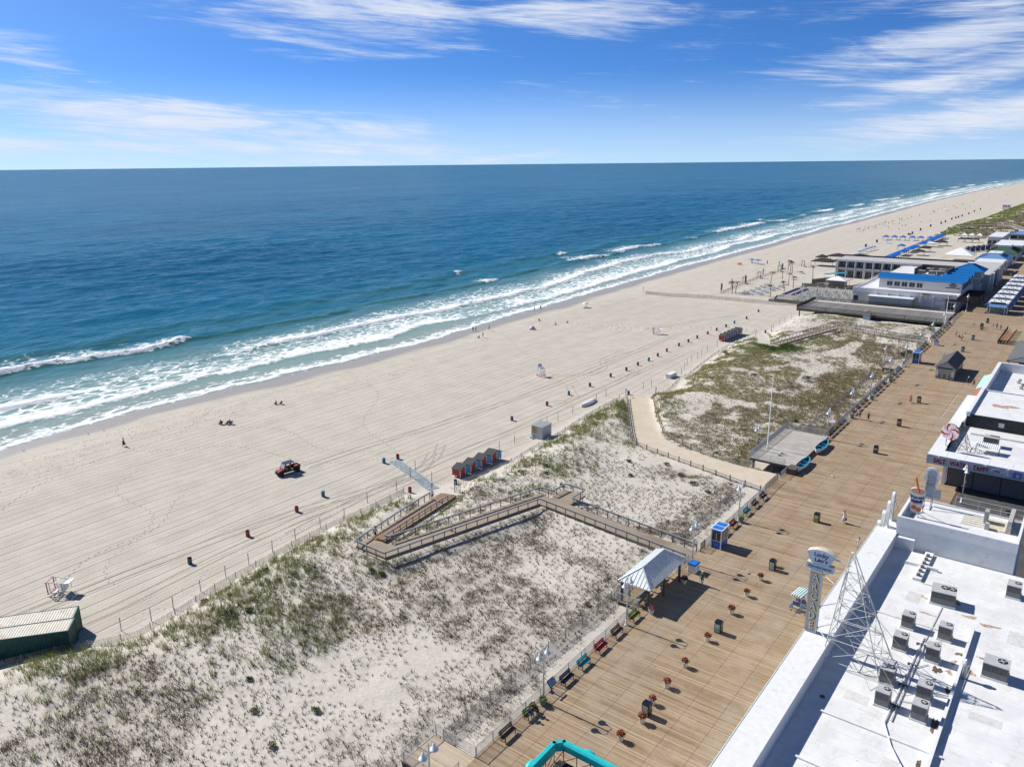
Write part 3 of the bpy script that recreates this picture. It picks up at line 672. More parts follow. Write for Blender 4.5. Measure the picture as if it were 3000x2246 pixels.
def vegetate():
    near_parts = []; far_parts = []; stub = []
    def nz(x, y, s, sc, o=3): return fbm(np.asarray(x) / sc, np.asarray(y) / sc, s, o)
    # A. tall green marram on the seaward face of the near dune, in loose drifts
    x, y = scatter(-86, -58, 14, 146, 5.5)
    d = x - dune_edge(y); dens = (1 - sstep(9 + 5 * (1 - sstep(50, 70, y)), 19 + 9 * (1 - sstep(50, 70, y)), d)) * sstep(0.22, 0.6, nz(x, y, 101, 4.0)) * (0.20 + 0.55 * sstep(0.42, 0.62, nz(x, y, 102, 11)))
    dens = dens * sstep(0.4, 2.6, d)
    x, y, z = prep(x, y, free(x, y) & (RNG.uniform(0, 1, len(x)) < dens))
    c = lerp(GREEN, YGREEN, np.clip(nz(x, y, 103, 3) * 1.6 - 0.45 + RNG.normal(0, .2, len(x)), 0, 1))
    near_parts.append(blades(x, y, z, c, 12, RNG.uniform(0.65, 1.2, len(x)), np.full(len(x), 0.22), np.full(len(x), 0.045), 0.4))
    # B. planted rows of dead stubs over the near dune
    r = np.arange(-76, -38.5, 0.72); q = np.arange(12, 108, 0.66)
    X, Y = np.meshgrid(r, q); th = 0.06
    X = X + 0.10 * np.sin(Y * 0.3); x = (X + RNG.normal(0, 0.10, X.shape)).ravel(); y = (Y + 0.27 * (np.round(X / 0.72) % 2) + RNG.normal(0, 0.10, X.shape)).ravel()
    keep = free(x, y, 0.3) & (RNG.uniform(0, 1, len(x)) < 0.78 * sstep(0.20, 0.42, nz(x, y, 111, 7)) * sstep(4, 10, x - dune_edge(y)))
    x, y, z = prep(x, y, keep)
    c = lerp(DARK, BROWN, RNG.uniform(0, 0.8, len(x)))
    stub.append(blades(x, y, z, c, 9, RNG.uniform(0.20, 0.46, len(x)), RNG.uniform(0.07, 0.17, len(x)), np.full(len(x), 0.065), 0.8, (0.1, 0)))
    # C. matted dead grass, drifting in patches between and over the rows
    x, y = scatter(-76, -37, 12, 110, 15.0)
    m1 = mat_field(x, y); m2 = sstep(0.42, 0.58, nz(x, y, 122, 1.8))
    ramp_edge = np.exp(-(np.clip(seg_field(x[None], y[None], RAMP1)[0][0] - 2.2, 0, None) / 1.5))
    dens = np.clip(m1 * (0.15 + 0.85 * m2) + 0.5 * ramp_edge * m2, 0, 1) * 0.75
    x, y, z = prep(x, y, free(x, y) & (RNG.uniform(0, 1, len(x)) < dens))
    t = np.clip(nz(x, y, 123, 2.5) * 1.5 - 0.35 + RNG.normal(0, .22, len(x)), 0, 1)
    c = lerp(np.array([0.125, 0.105, 0.070]), np.array([0.255, 0.215, 0.125]), t)
    near_parts.append(blades(x, y, z, c, 9, RNG.uniform(0.16, 0.42, len(x)), np.full(len(x), 0.28), np.full(len(x), 0.05), 1.0, (0.3, -0.2)))
    # D. sparse young green sprouts over the white sand behind the ramp
    x, y = scatter(-80, -38, 14, 116, 0.9)
    keep = free(x, y) & (RNG.uniform(0, 1, len(x)) < (0.25 + 0.75 * (sstep(78, 92, y))) * sstep(0.3, 0.55, nz(x, y, 131, 5)))
    x, y, z = prep(x, y, keep)
    c = lerp(LUSH, YGREEN * 0.8, RNG.uniform(0, 1, len(x)))
    near_parts.append(blades(x, y, z, c, 9, RNG.uniform(0.2, 0.5, len(x)), np.full(len(x), 0.17), np.full(len(x), 0.06), 0.9, (0.05, 0)))
    # E. second and third dune: denser yellow green, straw and brown with bald planted squares
    x, y = scatter(-82, -36.5, 114, 258, 10.5)
    d = x - dune_edge(y)
    strip = np.exp(-((x + 41.0) / 3.0) ** 2)
    lush = np.exp(-(((x + 67) / 6.5) ** 2 + ((y - 205) / 5.5) ** 2))
    oliv = np.exp(-(((x + 45) / 4.5) ** 2 + ((y - 127) / 15) ** 2)) + 0.9 * np.exp(-(((x + 43.5) / 4) ** 2 + ((y - 168) / 20) ** 2))
    dens = np.clip(cover_field(x, y) * 0.85 + 0.35 * strip + 1.1 * lush + 0.8 * oliv, 0, 1) * sstep(0.3, 2.2, d)
    dens *= np.where(y > 233, 0.50, 1.0)
    x, y, z = prep(x, y, free(x, y) & (RNG.uniform(0, 1, len(x)) < dens))
    d = x - dune_edge(y)
    t = np.clip((d / 26) + 0.9 * (nz(x, y, 144, 6) - 0.5) + RNG.normal(0, .15, len(x)), 0, 1)
    c = lerp(np.array([0.27, 0.275, 0.095]), np.array([0.36, 0.33, 0.165]), sstep(0.1, 0.6, t)); c = c * (1 - sstep(0.6, 1.1, t)[:, None]) + np.array([0.28, 0.235, 0.14])[None] * sstep(0.6, 1.1, t)[:, None]
    ol = np.clip(np.exp(-(((x + 45) / 4.5) ** 2 + ((y - 127) / 15) ** 2)) + np.exp(-(((x + 43.5) / 4) ** 2 + ((y - 168) / 20) ** 2)), 0, 1)
    c = c * (1 - ol[:, None]) + OLIVE[None] * ol[:, None]
    lu = np.clip(1.3 * np.exp(-(((x + 67) / 6.5) ** 2 + ((y - 205) / 5.5) ** 2)), 0, 1); c = c * (1 - lu[:, None]) + (LUSH * 1.15)[None] * lu[:, None]
    far_parts.append(blades(x, y, z, c, 9, RNG.uniform(0.3, 0.75, len(x)) * (0.7 + 0.5 * lu), np.full(len(x), 0.32), np.full(len(x), 0.075), 0.6))
    r = np.arange(-76, -40, 0.85); q = np.arange(118, 256, 0.8); X, Y = np.meshgrid(r, q)
    x = (X + RNG.normal(0, 0.08, X.shape)).ravel(); y = (Y + RNG.normal(0, 0.08, X.shape)).ravel()
    x, y, z = prep(x, y, free(x, y, 0.3) & (RNG.uniform(0, 1, len(x)) < 0.8))
    c = lerp(DARK, BROWN, RNG.uniform(0, 1, len(x)))
    stub.append(blades(x, y, z, c, 6, RNG.uniform(0.16, 0.32, len(x)), np.full(len(x), 0.10), np.full(len(x), 0.055), 0.7, (0.1, 0)))
    grass_object('dune_grass', 'green marram and dry straw tufts growing over the near sand dune', near_parts)
    grass_object('far_dune_grass', 'yellow green and brown grass over the dunes beyond the sand path', far_parts)
    grass_object('planted_stubble', 'rows of short dark dead grass stubs planted across the white dunes', stub)
    # F. far dunes past the beach club
    x, y = scatter(-100, -20, 590, 1500, 0.22)
    keep = (x > dune_edge(y) + 1) & (RNG.uniform(0, 1, len(x)) < sstep(0.25, 0.5, nz(x, y, 151, 22)) + 0.5 * (1 - sstep(8, 20, x - dune_edge(y))))
    x, y, z = prep(x, y, keep)
    d = x - dune_edge(y)
    c = lerp(np.array([0.20, 0.235, 0.06]), STRAW * 0.75, sstep(8, 30, d + 16 * (nz(x, y, 152, 25) - 0.5)))
    g = blades(x, y, z, c, 8, RNG.uniform(0.5, 1.0, len(x)), np.full(len(x), 1.5), np.full(len(x), 0.7), 0.8)
    grass_object('distant_dune_grass', 'yellow green grass on the distant dunes at the right edge', [g])
vegetate()

# ------------------------------------------------------------------ railings, fences
def runs(pts):
    """cumulative polyline sampler"""
    P = [Vector(p) for p in pts]; d = [0.0]
    for a, b in zip(P[:-1], P[1:]): d.append(d[-1] + (b - a).length)
    def at(s):
        for i in range(len(P) - 1):
            if s <= d[i + 1] + 1e-6:
                t = (s - d[i]) / max(1e-6, d[i + 1] - d[i]); return P[i].lerp(P[i + 1], min(1, max(0, t)))
        return P[-1]
    return at, d[-1], P
_postmesh = {}
def post_mesh(key, m, w, h, z0=0.0):
    if key not in _postmesh:
        mb = MB(); mb.box(-w / 2, w / 2, -w / 2, w / 2, z0, h); _postmesh[key] = mb.mesh('post', m)
    return _postmesh[key]
def picket_rail(label, pts, h=1.1, post=2.4, pick=0.13, m=None, name='railing', th=0.011):
    m = m or M_GALV
    at, L, P = runs(pts)
    o = empty(name, label, 'railing', P[0])
    inv = -P[0]
    def pipe(nm, z, r):
        mb = MB()
        for a, b in zip(P[:-1], P[1:]): mb.tube([a + inv + Vector((0, 0, z)), b + inv + Vector((0, 0, z))], r, 6)
        mb.build(nm, m, o)
    pipe('top_rail', h, 0.032); pipe('bottom_rail', 0.12, 0.022)
    n = max(1, int(round(L / post)))
    for i in range(n + 1):
        q = at(L * i / n) + inv; link('post', post_mesh('galv%.2f' % h, m, 0.06, h + 0.02, -0.1), o, q)
    mb = MB(); k = int(L / pick)
    for i in range(1, k):
        q = at(L * i / k) + inv; mb.box(q.x - th, q.x + th, q.y - th, q.y + th, q.z + 0.12, q.z + h)
    tag(mb.build('pickets', m, o), kind='stuff')
    return o
def sand_fence(label, xy, h=1.05, post=3.2, sp=0.105, base=None, m=None, name='sand_fence', slat=0.038):
    """wired slat fence that follows the sand"""
    m = m or M_WOODL
    at, L, P = runs([(x, y, 0) for x, y in xy])
    z0 = gz(P[0].x, P[0].y); o = empty(name, label, 'fence', (P[0].x, P[0].y, z0))
    n = int(L / sp); pts = [at(L * i / n) for i in range(n + 1)]
    X = np.array([p.x for p in pts]); Y = np.array([p.y for p in pts]); Z = terrain(X[None], Y[None])[0]
    mb = MB(); rng = random.Random(len(label))
    for i in range(n):
        a = Vector((X[i] - P[0].x, Y[i] - P[0].y, Z[i] - z0)); lean = Vector((rng.gauss(0, .02), rng.gauss(0, .02), 0))
        if rng.random() < 0.03: continue
        hh = h * rng.uniform(0.9, 1.0)
        mb.bar(a + Vector((0, 0, -0.1)), a + lean + Vector((0, 0, hh)), slat, 0.012)
    tag(mb.build('slats', m, o), kind='stuff')
    mb = MB()
    for k in (0.25, 0.6, 0.9):
        for i in range(0, n - 8, 8):
            mb.bar((X[i] - P[0].x, Y[i] - P[0].y, Z[i] - z0 + h * k), (X[i + 8] - P[0].x, Y[i + 8] - P[0].y, Z[i + 8] - z0 + h * k), 0.012)
    tag(mb.build('wires', M_GALV, o), kind='stuff')
    k = max(1, int(round(L / post)))
    for i in range(k + 1):
        j = min(n, int(n * i / k)); link('post', post_mesh('fencepost%.2f' % h, M_WOODL, 0.075, h + 0.12, -0.4), o, (X[j] - P[0].x, Y[j] - P[0].y, Z[j] - z0))
    return o

RX = -35.1
picket_rail('grey picket railing along the sea edge from the viewing bay to the pavilion', [(RX, 40.3, DECK), (RX, 68.0, DECK)])
picket_rail('grey picket railing stepping out round the pavilion bay', [(RX, 68.0, DECK), (-37.7, 68.0, DECK), (-37.7, 77.4, DECK), (RX, 77.4, DECK), (RX, 80.7, DECK)])
picket_rail('grey picket railing between the blue ticket booth and the sand path', [(RX, 85.5, DECK), (RX, 106.8, DECK)])
picket_rail('grey picket railing from the grey stage to the far viewing bay', [(RX, 136.0, DECK), (RX, 193.6, DECK)])
picket_rail('grey picket railing from the far viewing bay to the second dune ramp', [(RX, 197.4, DECK), (RX, 226.4, DECK)])
picket_rail('grey picket railing at the far end up to the wide grey deck', [(RX, 230.6, DECK), (RX, 258.5, DECK)])
# near viewing bay at the bottom edge of the picture
def bay(x0, x1, y0, y1, label, lab2):
    o = empty('viewing_bay', label, 'deck', ((x0 + x1) / 2, (y0 + y1) / 2, 0))
    cx, cy = (x0 + x1) / 2, (y0 + y1) / 2
    mb = MB(); mb.box(x0 - cx, x1 - cx, y0 - cy, y1 - cy, 2.72, DECK - 0.06); mb.build('joists', M_DARKWOOD, o)
    k = planks('plank_run', x0 - cx, x1 - cx, y0 - cy, y1 - cy, DECK + 0.001, m=plank_material('fresh_planks', (0.42, 0.33, 0.23), (0.52, 0.43, 0.32), (0.5, 0.42, 0.33)) if 'fresh_planks' not in MATS else MATS['fresh_planks'], parent=o)
    for sx in (x0 + 0.15, x1 - 0.4):
        for sy in (y0 + 0.15, y1 - 0.15):
            link('pile', post_mesh('pile', M_DARKWOOD, 0.25, 2.72, -0.5), o, (sx - cx, sy - cy, 0))
    picket_rail(lab2, [(x1 + 0.1, y1, DECK), (x0, y1, DECK), (x0, y0, DECK), (x1 + 0.1, y0, DECK)])
bay(-39.8, RX, 36.4, 40.3, 'pale plank viewing bay jutting over the dune at the bottom edge', 'grey picket railing round the viewing bay at the bottom edge')
bay(-38.6, RX, 193.6, 197.4, 'small far viewing bay jutting over the dune before the blue booth', 'grey picket railing round the far viewing bay')
picket_rail('short grey picket railing at the bottom edge below the viewing bay', [(RX, 30.5, DECK), (RX, 38.2, DECK)])
# inner sand fence between dune and boardwalk
sand_fence('long wooden slat fence on the sand beside the near boardwalk rail', [(-39.8, 41.5), (-39.6, 50), (-39.6, 60), (-39.5, 66.5), (-39.8, 79.5)], 1.15, 3.2, 0.11)
sand_fence('wooden slat fence beside the rail behind the blue ticket booth', [(-39.6, 85.5), (-39.6, 96), (-39.6, 107.5)], 1.1)
sand_fence('wooden slat fence beside the rail beyond the grey stage', [(-39.8, 137), (-40, 160), (-40, 192)], 1.1, 3.2, 0.15)
sand_fence('wooden slat fence beside the rail beyond the second dune ramp', [(-39.5, 233), (-39.5, 246), (-39.3, 257)], 1.1, 3.2, 0.2)
# seaward sand fences
sand_fence('leaning slat fence at the dune foot by the green containers', [(-86, 22), (-83.7, 26.7), (-80.9, 30.8), (-79.1, 34.4), (-79.6, 39.8), (-81.1, 45.2), (-82, 53.2), (-82.7, 58.8), (-83.1, 66), (-82.9, 72.7), (-83.4, 80.2)], 0.75)
sand_fence('low slat fence at the dune foot behind the near red and blue lockers', [(-78.4, 87.6), (-77.2, 93), (-77.1, 101), (-78, 108), (-78.2, 117), (-79.5, 126), (-80.6, 136), (-81, 144.5)], 0.6, 3.2, 0.14)
sand_fence('low slat fence at the dune foot between the sand path and the far lockers', [(-74.2, 147), (-75.2, 157), (-77, 166), (-77, 171), (-79, 184), (-80.6, 197), (-81.4, 207)], 0.7, 3.2, 0.2)
sand_fence('tall pale windbreak fence crossing the beach toward the grey deck', [(-143.4, 274.1), (-133.5, 273.6), (-121, 277.5), (-108, 277.7), (-95.6, 278.3), (-86.6, 281), (-80.5, 279.0)], 1.35, 5.2, 0.12, m=mat('pale_fence', (0.46, 0.40, 0.34), 0.85, var=0.2), slat=0.09)
# rope posts along the upper beach
STAKES = [(-81.8, 34.0), (-80.8, 37.0), (-81.2, 39.9), (-82.1, 44.0), (-82.6, 47.8), (-83.1, 51.5), (-83.6, 55.5), (-84.0, 59.6), (-83.9, 63.9), (-83.7, 68.2), (-85.1, 74.0), (-84.7, 79.9), (-88.6, 88.1), (-83.2, 86.4), (-86.9, 85.2), (-82.4, 108.0), (-82.7, 103.8), (-83.9, 120.6), (-83.6, 124.1), (-83.6, 129.5), (-84.2, 139.8), (-84.3, 144.2), (-80.5, 154.4), (-79.9, 157.1), (-78.9, 170.9), (-80.5, 176.0), (-81.7, 180.0), (-82.4, 184.2), (-82.5, 188.2), (-83.1, 192.0), (-83.6, 196.9), (-83.8, 204.0), (-79.5, 236.9), (-80.1, 244.1), (-79.9, 248.4), (-79.7, 254.3)]
def stakes():
    M_RED = mat('stake_wood', (0.24, 0.15, 0.10), 0.85, var=0.3, scale=8)
    mb = MB(); mb.box(-0.035, 0.035, -0.035, 0.035, -0.4, 1.7); me1 = mb.mesh('stake', M_WOOD); me2 = mb.mesh('stake', M_RED)
    for i, (x, y) in enumerate(sorted(STAKES, key=lambda p: p[1])):
        o = link('wooden_stake', me2 if i % 4 == 2 else me1, None, (x, y, gz(x, y))); o.rotation_euler = (random.gauss(0, .02), random.gauss(0, .02), 0)
        tag(o, '%s thin wooden stake along the upper beach, counted from the green containers' % ORD[i], 'stake', 'stakes along the upper beach')
stakes()

# ------------------------------------------------------------------ dune ramps
M_RAILCAP = mat('ramp_rail_cap', (0.25, 0.265, 0.275), 0.7, var=0.18, scale=3)
M_RAMPPOST = mat('ramp_post', (0.20, 0.17, 0.13), 0.85, var=0.25, scale=6)
def ribbon(mb, pts, w, z0, z1):
    """deck slab along a centreline with mitred corners"""
    P = [Vector(p) for p in pts]; Ls = []; Rs = []
    for i, p in enumerate(P):
        d1 = (P[i] - P[i - 1]) if i else (P[1] - P[0]); d2 = (P[i + 1] - P[i]) if i < len(P) - 1 else d1
        d1 = Vector((d1.x, d1.y, 0)).normalized(); d2 = Vector((d2.x, d2.y, 0)).normalized()
        n1 = Vector((-d1.y, d1.x, 0)); n2 = Vector((-d2.y, d2.x, 0)); n = (n1 + n2)
        n = n.normalized() if n.length > 0.2 else n1
        k = min(1.6, 1 / max(0.35, n.dot(n1))); Ls.append(p + n * w * k); Rs.append(p - n * w * k)
    for i in range(len(P) - 1):
        a, b, c, d = Rs[i], Rs[i + 1], Ls[i + 1], Ls[i]
        vs = [v + Vector((0, 0, z0)) for v in (a, b, c, d)] + [v + Vector((0, 0, z1)) for v in (a, b, c, d)]
        mb._add(vs, [(0, 3, 2, 1), (4, 5, 6, 7), (0, 1, 5, 4), (1, 2, 6, 5), (2, 3, 7, 6), (3, 0, 4, 7)])
    return Ls, Rs
def ramp_rail(o, pts, base, h=1.0, sp=1.75):
    at, L, P = runs(pts)
    mb = MB()
    for a, b in zip(P[:-1], P[1:]):
        mb.bar(a - base + Vector((0, 0, h)), b - base + Vector((0, 0, h)), 0.15, 0.045)
        mb.bar(a - base + Vector((0, 0, h - 0.16)), b - base + Vector((0, 0, h - 0.16)), 0.05, 0.12)
    rail = mb.build('handrail', M_RAILCAP, o)
    mb = MB()
    for a, b in zip(P[:-1], P[1:]):
        mb.bar(a - base + Vector((0, 0, 0.5)), b - base + Vector((0, 0, 0.5)), 0.025, 0.02)
    tag(mb.build('mid_cable', M_GALV, o), kind='stuff')
    n = max(1, int(round(L / sp)))
    for i in range(n + 1):
        q = at(L * i / n); link('post', post_mesh('ramppost', M_RAMPPOST, 0.095, h, -1.3), o, q - base)
def dune_ramp(label, deck, rails, boards, extra=None):
    base = Vector(deck[0]); o = empty('dune_ramp', label, 'ramp', base)
    mb = MB(); ribbon(mb, [Vector(p) - base for p in deck], 1.35, -0.28, 0.0)
    if extra:
        for e in extra: mb.box(e[0] - base.x, e[1] - base.x, e[2] - base.y, e[3] - base.y, e[4] - base.z - 0.28, e[4] - base.z + 0.004)
    mb.build('walkway', M_RAMP, o)
    if boards:
        mb = MB()
        at, L, P = runs([Vector(p) - base for p in boards]); d = (P[1] - P[0]); d.z = 0; d.normalize(); nn = Vector((-d.y, d.x, 0))
        k = int(L / 0.45)
        for i in range(k):
            a = at(L * i / k); b = at(L * (i + 0.86) / k)
            vs = [a - nn * 1.0, a + nn * 0.75, b + nn * 0.75, b - nn * 1.0]
            mb._add([v + Vector((0, 0, 0.012)) for v in vs] + [v + Vector((0, 0, 0.05)) for v in vs], [(4, 5, 6, 7), (0, 1, 5, 4), (1, 2, 6, 5), (2, 3, 7, 6), (3, 0, 4, 7)])
        tag(mb.build('tread_boards', mat('tread_brown', (0.26, 0.16, 0.085), 0.8, var=0.25, scale=3), o), kind='stuff')
    for r in rails: ramp_rail(o, r, base)
    return o
dune_ramp('brown wooden ramp zigzagging over the near dune from boardwalk to beach',
          [(-35.2, 82.5, 2.98), (-48, 84.0, 2.95), (-60.8, 85.6, 2.9), (-64.0, 74.0, 2.8), (-67.4, 61.3, 2.75), (-70.7, 61.3, 2.7), (-73.4, 72.0, 1.75), (-75.6, 80.4, 0.85), (-76.4, 83.0, 0.5)],
          [[(-35.6, 80.8, 2.98), (-47.5, 82.3, 2.95), (-59.6, 83.9, 2.9), (-63.0, 71.5, 2.8), (-66.0, 59.5, 2.75), (-71.6, 59.7, 2.7), (-74.9, 71.7, 1.75), (-77.0, 79.4, 0.95)],
           [(-35.6, 84.1, 2.98), (-47, 85.6, 2.95), (-56.0, 86.8, 2.92), (-56.0, 90.4, 2.92), (-59.5, 90.5, 2.92), (-59.7, 87.2, 2.92), (-61.9, 87.3, 2.9), (-65.3, 75.5, 2.8), (-68.8, 63.0, 2.75), (-69.6, 63.0, 2.7), (-72.1, 72.2, 1.75), (-74.2, 80.4, 0.85)]],
          [(-70.9, 62.8, 2.7), (-73.4, 72.0, 1.76), (-75.6, 80.4, 0.86), (-76.4, 83.0, 0.5)], [(-59.5, -56.0, 86.4, 90.4, 2.92)])
dune_ramp('second wooden ramp crossing the far dune near the grey deck',
          [(-35.2, 228.4, 2.98), (-48, 231.6, 2.95), (-57.8, 235.2, 2.9), (-61.0, 236.2, 2.85), (-65, 221, 2.6), (-68.6, 206.8, 2.3)],
          [[(-35.6, 227.0, 2.98), (-48, 230.1, 2.95), (-59.6, 234.4, 2.9), (-63.6, 221, 2.6), (-67.2, 206.6, 2.3)],
           [(-35.6, 229.9, 2.98), (-48, 233.2, 2.95), (-55.6, 236.0, 2.92), (-55.8, 239.4, 2.92), (-59.4, 240.4, 2.92), (-62.2, 238.2, 2.9), (-66.5, 221, 2.6), (-70.0, 207.2, 2.3)]], None, [(-59.4, -55.8, 235.6, 239.6, 2.92)])
# roll-out mat on the sand at the end of the near ramp, path edging
mb = MB()
for k in range(12):
    a = Vector((-80.6, 84.2, 0)).lerp(Vector((-94.7, 88.9, 0)), k / 12); b = Vector((-80.6, 84.2, 0)).lerp(Vector((-94.7, 88.9, 0)), (k + 1) / 12)
    za, zb = gz(a.x, a.y) + 0.05, gz(b.x, b.y) + 0.05
    for s, w0, w1 in ((0, -0.95, 0.15), (1, 0.22, 0.95)):
        n = Vector((0.316, 0.949, 0)); mb.poly([a + n * w0 + Vector((0, 0, za)), b + n * w0 + Vector((0, 0, zb)), b + n * w1 + Vector((0, 0, zb)), a + n * w1 + Vector((0, 0, za))])
tag(mb.build('beach_access_mat', mat('blue_grey_mat', (0.20, 0.26, 0.29), 0.85, var=0.15, dirt=(0.5, 0.46, 0.4), dirt_amt=0.08)), 'blue grey roll-out access mat lying on the sand below the ramp', 'mat')
def post_rail_fence(label, xy, h=0.85, sp=2.6):
    at, L, P = runs([(x, y, 0) for x, y in xy]); n = int(L / sp); z0 = gz(P[0].x, P[0].y)
    o = empty('rail_fence', label, 'fence', (P[0].x, P[0].y, z0)); B = Vector((P[0].x, P[0].y, z0)); pts = []
    for i in range(n + 1):
        q = at(L * i / n); q.z = gz(q.x, q.y); pts.append(q - B); link('post', post_mesh('prf', M_WOOD, 0.14, h + 0.15, -0.4), o, q - B)
    for a, b in zip(pts[:-1], pts[1:]):
        for k in (0.4, 0.8):
            mb = MB(); mb.bar(a + Vector((0, 0, h * k)), b + Vector((0, 0, h * k)), 0.06, 0.10); mb.build('rail', M_WOOD, o)
    return o
post_rail_fence('split rail fence on the left side of the sandy path', [(-79.5, 145), (-75.0, 137.3), (-66, 122.2), (-62.4, 116.6), (-55.4, 114.3), (-51.1, 112.6), (-43.6, 110.3), (-36.6, 109.2)])
post_rail_fence('split rail fence on the right side of the sandy path', [(-74.0, 146.5), (-67.6, 135.6), (-60.7, 125.0), (-57.5, 122.8), (-51.2, 119.0), (-48, 118.2)])
def crowd_barrier(loc, rz, label):
    o = empty('crowd_barrier', label, 'barrier', loc, rz)
    mb = MB(); mb.tube([(-1.15, 0, 0.15), (-1.15, 0, 0.9), (-0.95, 0, 1.08), (0.95, 0, 1.08), (1.15, 0, 0.9), (1.15, 0, 0.15), (-1.15, 0, 0.15)], 0.022, 6); mb.build('frame', M_GALV, o)
    mb = MB()
    for i in range(1, 17): mb.tube([(-1.15 + i * 2.3 / 17, 0, 0.15), (-1.15 + i * 2.3 / 17, 0, 1.07)], 0.01, 4)
    tag(mb.build('bars', M_GALV, o), kind='stuff')
    for s in (-1, 1):
        mb = MB(); mb.bar((s * 1.0, -0.3, 0.02), (s * 1.0, 0.3, 0.02), 0.05); mb.build('foot', M_GALV, o)
for i, (x, y) in enumerate([(-46.0, 117.5), (-43.6, 117.0), (-41.2, 116.4)]):
    crowd_barrier((x, y, gz(x, y)), radians(-12), ['left crowd barrier of three beside the sandy path', 'middle crowd barrier of three beside the sandy path', 'right crowd barrier of three by the grey stage'][i])
# dark mesh gates where ramp and path leave the boardwalk
M_BLACKRAIL = mat('black_rail', (0.03, 0.03, 0.032), 0.5, var=0.2)
picket_rail('black metal gate folded back beside the blue ticket booth', [(RX, 84.2, DECK), (RX, 85.4, DECK)], 1.15, 1.2, 0.09, M_BLACKRAIL, 'gate')
picket_rail('dark timber gate leaf at the foot of the sandy path', [(RX - 0.1, 107.0, DECK), (RX - 0.1, 112.6, DECK)], 1.1, 1.9, 0.16, M_DARKWOOD, 'gate')
picket_rail('silver gate leaf standing beside the corner of the grey stage', [(-35.0, 113.2, DECK), (-35.0, 116.2, DECK)], 1.1, 1.5, 0.12, M_GALV, 'gate')

# ------------------------------------------------------------------ street lamps
def make_lamp():
    m = mat('lamp_paint', (0.60, 0.64, 0.67), 0.35, metal=0.1, var=0.06, scale=2)
    mw = mat('lamp_white', (0.70, 0.73, 0.75), 0.3, var=0.05)
    o = empty('street_lamp', 'x', 'lamp')
    mb = MB(); mb.lathe([(0.24, 0), (0.24, 0.06), (0.16, 0.10), (0.15, 0.55), (0.10, 0.65)], 10); mb.build('base', m, o, True)
    mb = MB(); mb.lathe([(0.085, 0.6), (0.06, 5.3), (0.06, 5.55), (0.03, 5.65), (0.0, 5.85)], 10); mb.build('pole', m, o, True)
    mb = MB(); mb.cbox((0.09, 0, 3.1), (0.14, 0.2, 0.4)); mb.cbox((0, 0, 2.5), (0.55, 0.05, 0.05)); mb.build('control_box', m, o)
    for s in (-1, 1):
        pts = [(0, 0, 4.9)] + [(0.0, s * (0.30 - 0.30 * cos(t)), 5.35 + 0.32 * sin(t)) for t in np.linspace(0, pi, 9)]
        mb = MB(); mb.tube(pts, 0.028, 6); a = mb.build('arm', m, o, True)
        mb = MB(); mb.lathe([(0.05, 0.0), (0.08, -0.10), (0.13, -0.22), (0.15, -0.34), (0.24, -0.46), (0.33, -0.56), (0.345, -0.60), (0.30, -0.585), (0.2, -0.46), (0.0, -0.40)], 14, (0, s * 0.60, 5.36))
        sh = mb.build('shade', mw, o, True)
        mb = MB(); mb.lathe([(0.0, -0.585), (0.28, -0.58), (0.20, -0.66), (0.0, -0.70)], 10, (0, s * 0.60, 5.36)); mb.build('lens', mat('lamp_lens', (0.75, 0.76, 0.74), 0.2), sh, True)
    return o
LAMP = make_lamp(); _u = [False]
LY = [34.4, 49.3, 64.5, 80.7, 95.3, 135.6, 150.5, 165.1, 181.5, 197.2, 214.0, 229.0, 246.2, 262]
for i, y in enumerate(LY): put(LAMP, _u, (LAMP_X, y, DECK), 0, '%s twin bell lamp post along the sea railing, counted from the bottom edge' % ORD[i], 'twin bell lamp posts along the sea railing')
put(LAMP, _u, (-42.1, 121.8, 2.3), 0, 'twin bell lamp post standing on the dune behind the grey stage')
put(LAMP, _u, (-39.0, 197.0, 2.0), 0, 'twin bell lamp post on the dune by the far viewing bay')
put(LAMP, _u, (-11.4, 119.6, DECK), 0.3, 'twin bell lamp post between the taffy shop and the custard stand')
put(LAMP, _u, (-34.0, 283.5, DECK), 0, 'twin bell lamp post in front of the dark pergola')

# ------------------------------------------------------------------ benches
BC = {'brown': (0.13, 0.105, 0.08), 'navy': (0.012, 0.03, 0.085), 'turquoise': (0.02, 0.34, 0.40), 'red': (0.36, 0.018, 0.03), 'green': (0.16, 0.27, 0.04), 'black': (0.02, 0.02, 0.022)}
def make_bench(col):
    m = mat('bench_' + col, BC[col], 0.45, var=0.12, scale=6); k = mat('bench_iron', (0.018, 0.018, 0.02), 0.4)
    o = empty('bench', 'x', 'bench')
    for i in range(3):
        mb = MB(); mb.box(0.02 + i * 0.155, 0.155 + i * 0.155, -0.9, 0.9, 0.43, 0.47); mb.build('seat_slat', m, o)
    for i in range(2):
        mb = MB(); mb.xf = Matrix.Translation((-0.05, 0, 0.52)) @ Matrix.Rotation(radians(-14), 4, 'Y'); mb.box(-0.02, 0.02, -0.9, 0.9, 0.02 + i * 0.22, 0.2 + i * 0.22); mb.build('back_slat', m, o)
    for s in (-1, 1):
        mb = MB(); y = s * 0.68
        mb.bar((0.04, y, 0.44), (-0.06, y, 0.0), 0.06, 0.06); mb.bar((0.40, y, 0.44), (0.46, y, 0.0), 0.06, 0.06); mb.bar((0.0, y, 0.40), (0.48, y, 0.40), 0.06, 0.05)
        mb.bar((0.0, y, 0.42), (-0.17, y, 0.95), 0.05, 0.05); mb.bar((0.44, y, 0.44), (0.44, y, 0.64), 0.04, 0.04); mb.bar((0.46, y, 0.64), (-0.06, y, 0.66), 0.05, 0.04)
        mb.build('end_frame', k, o)
    return o
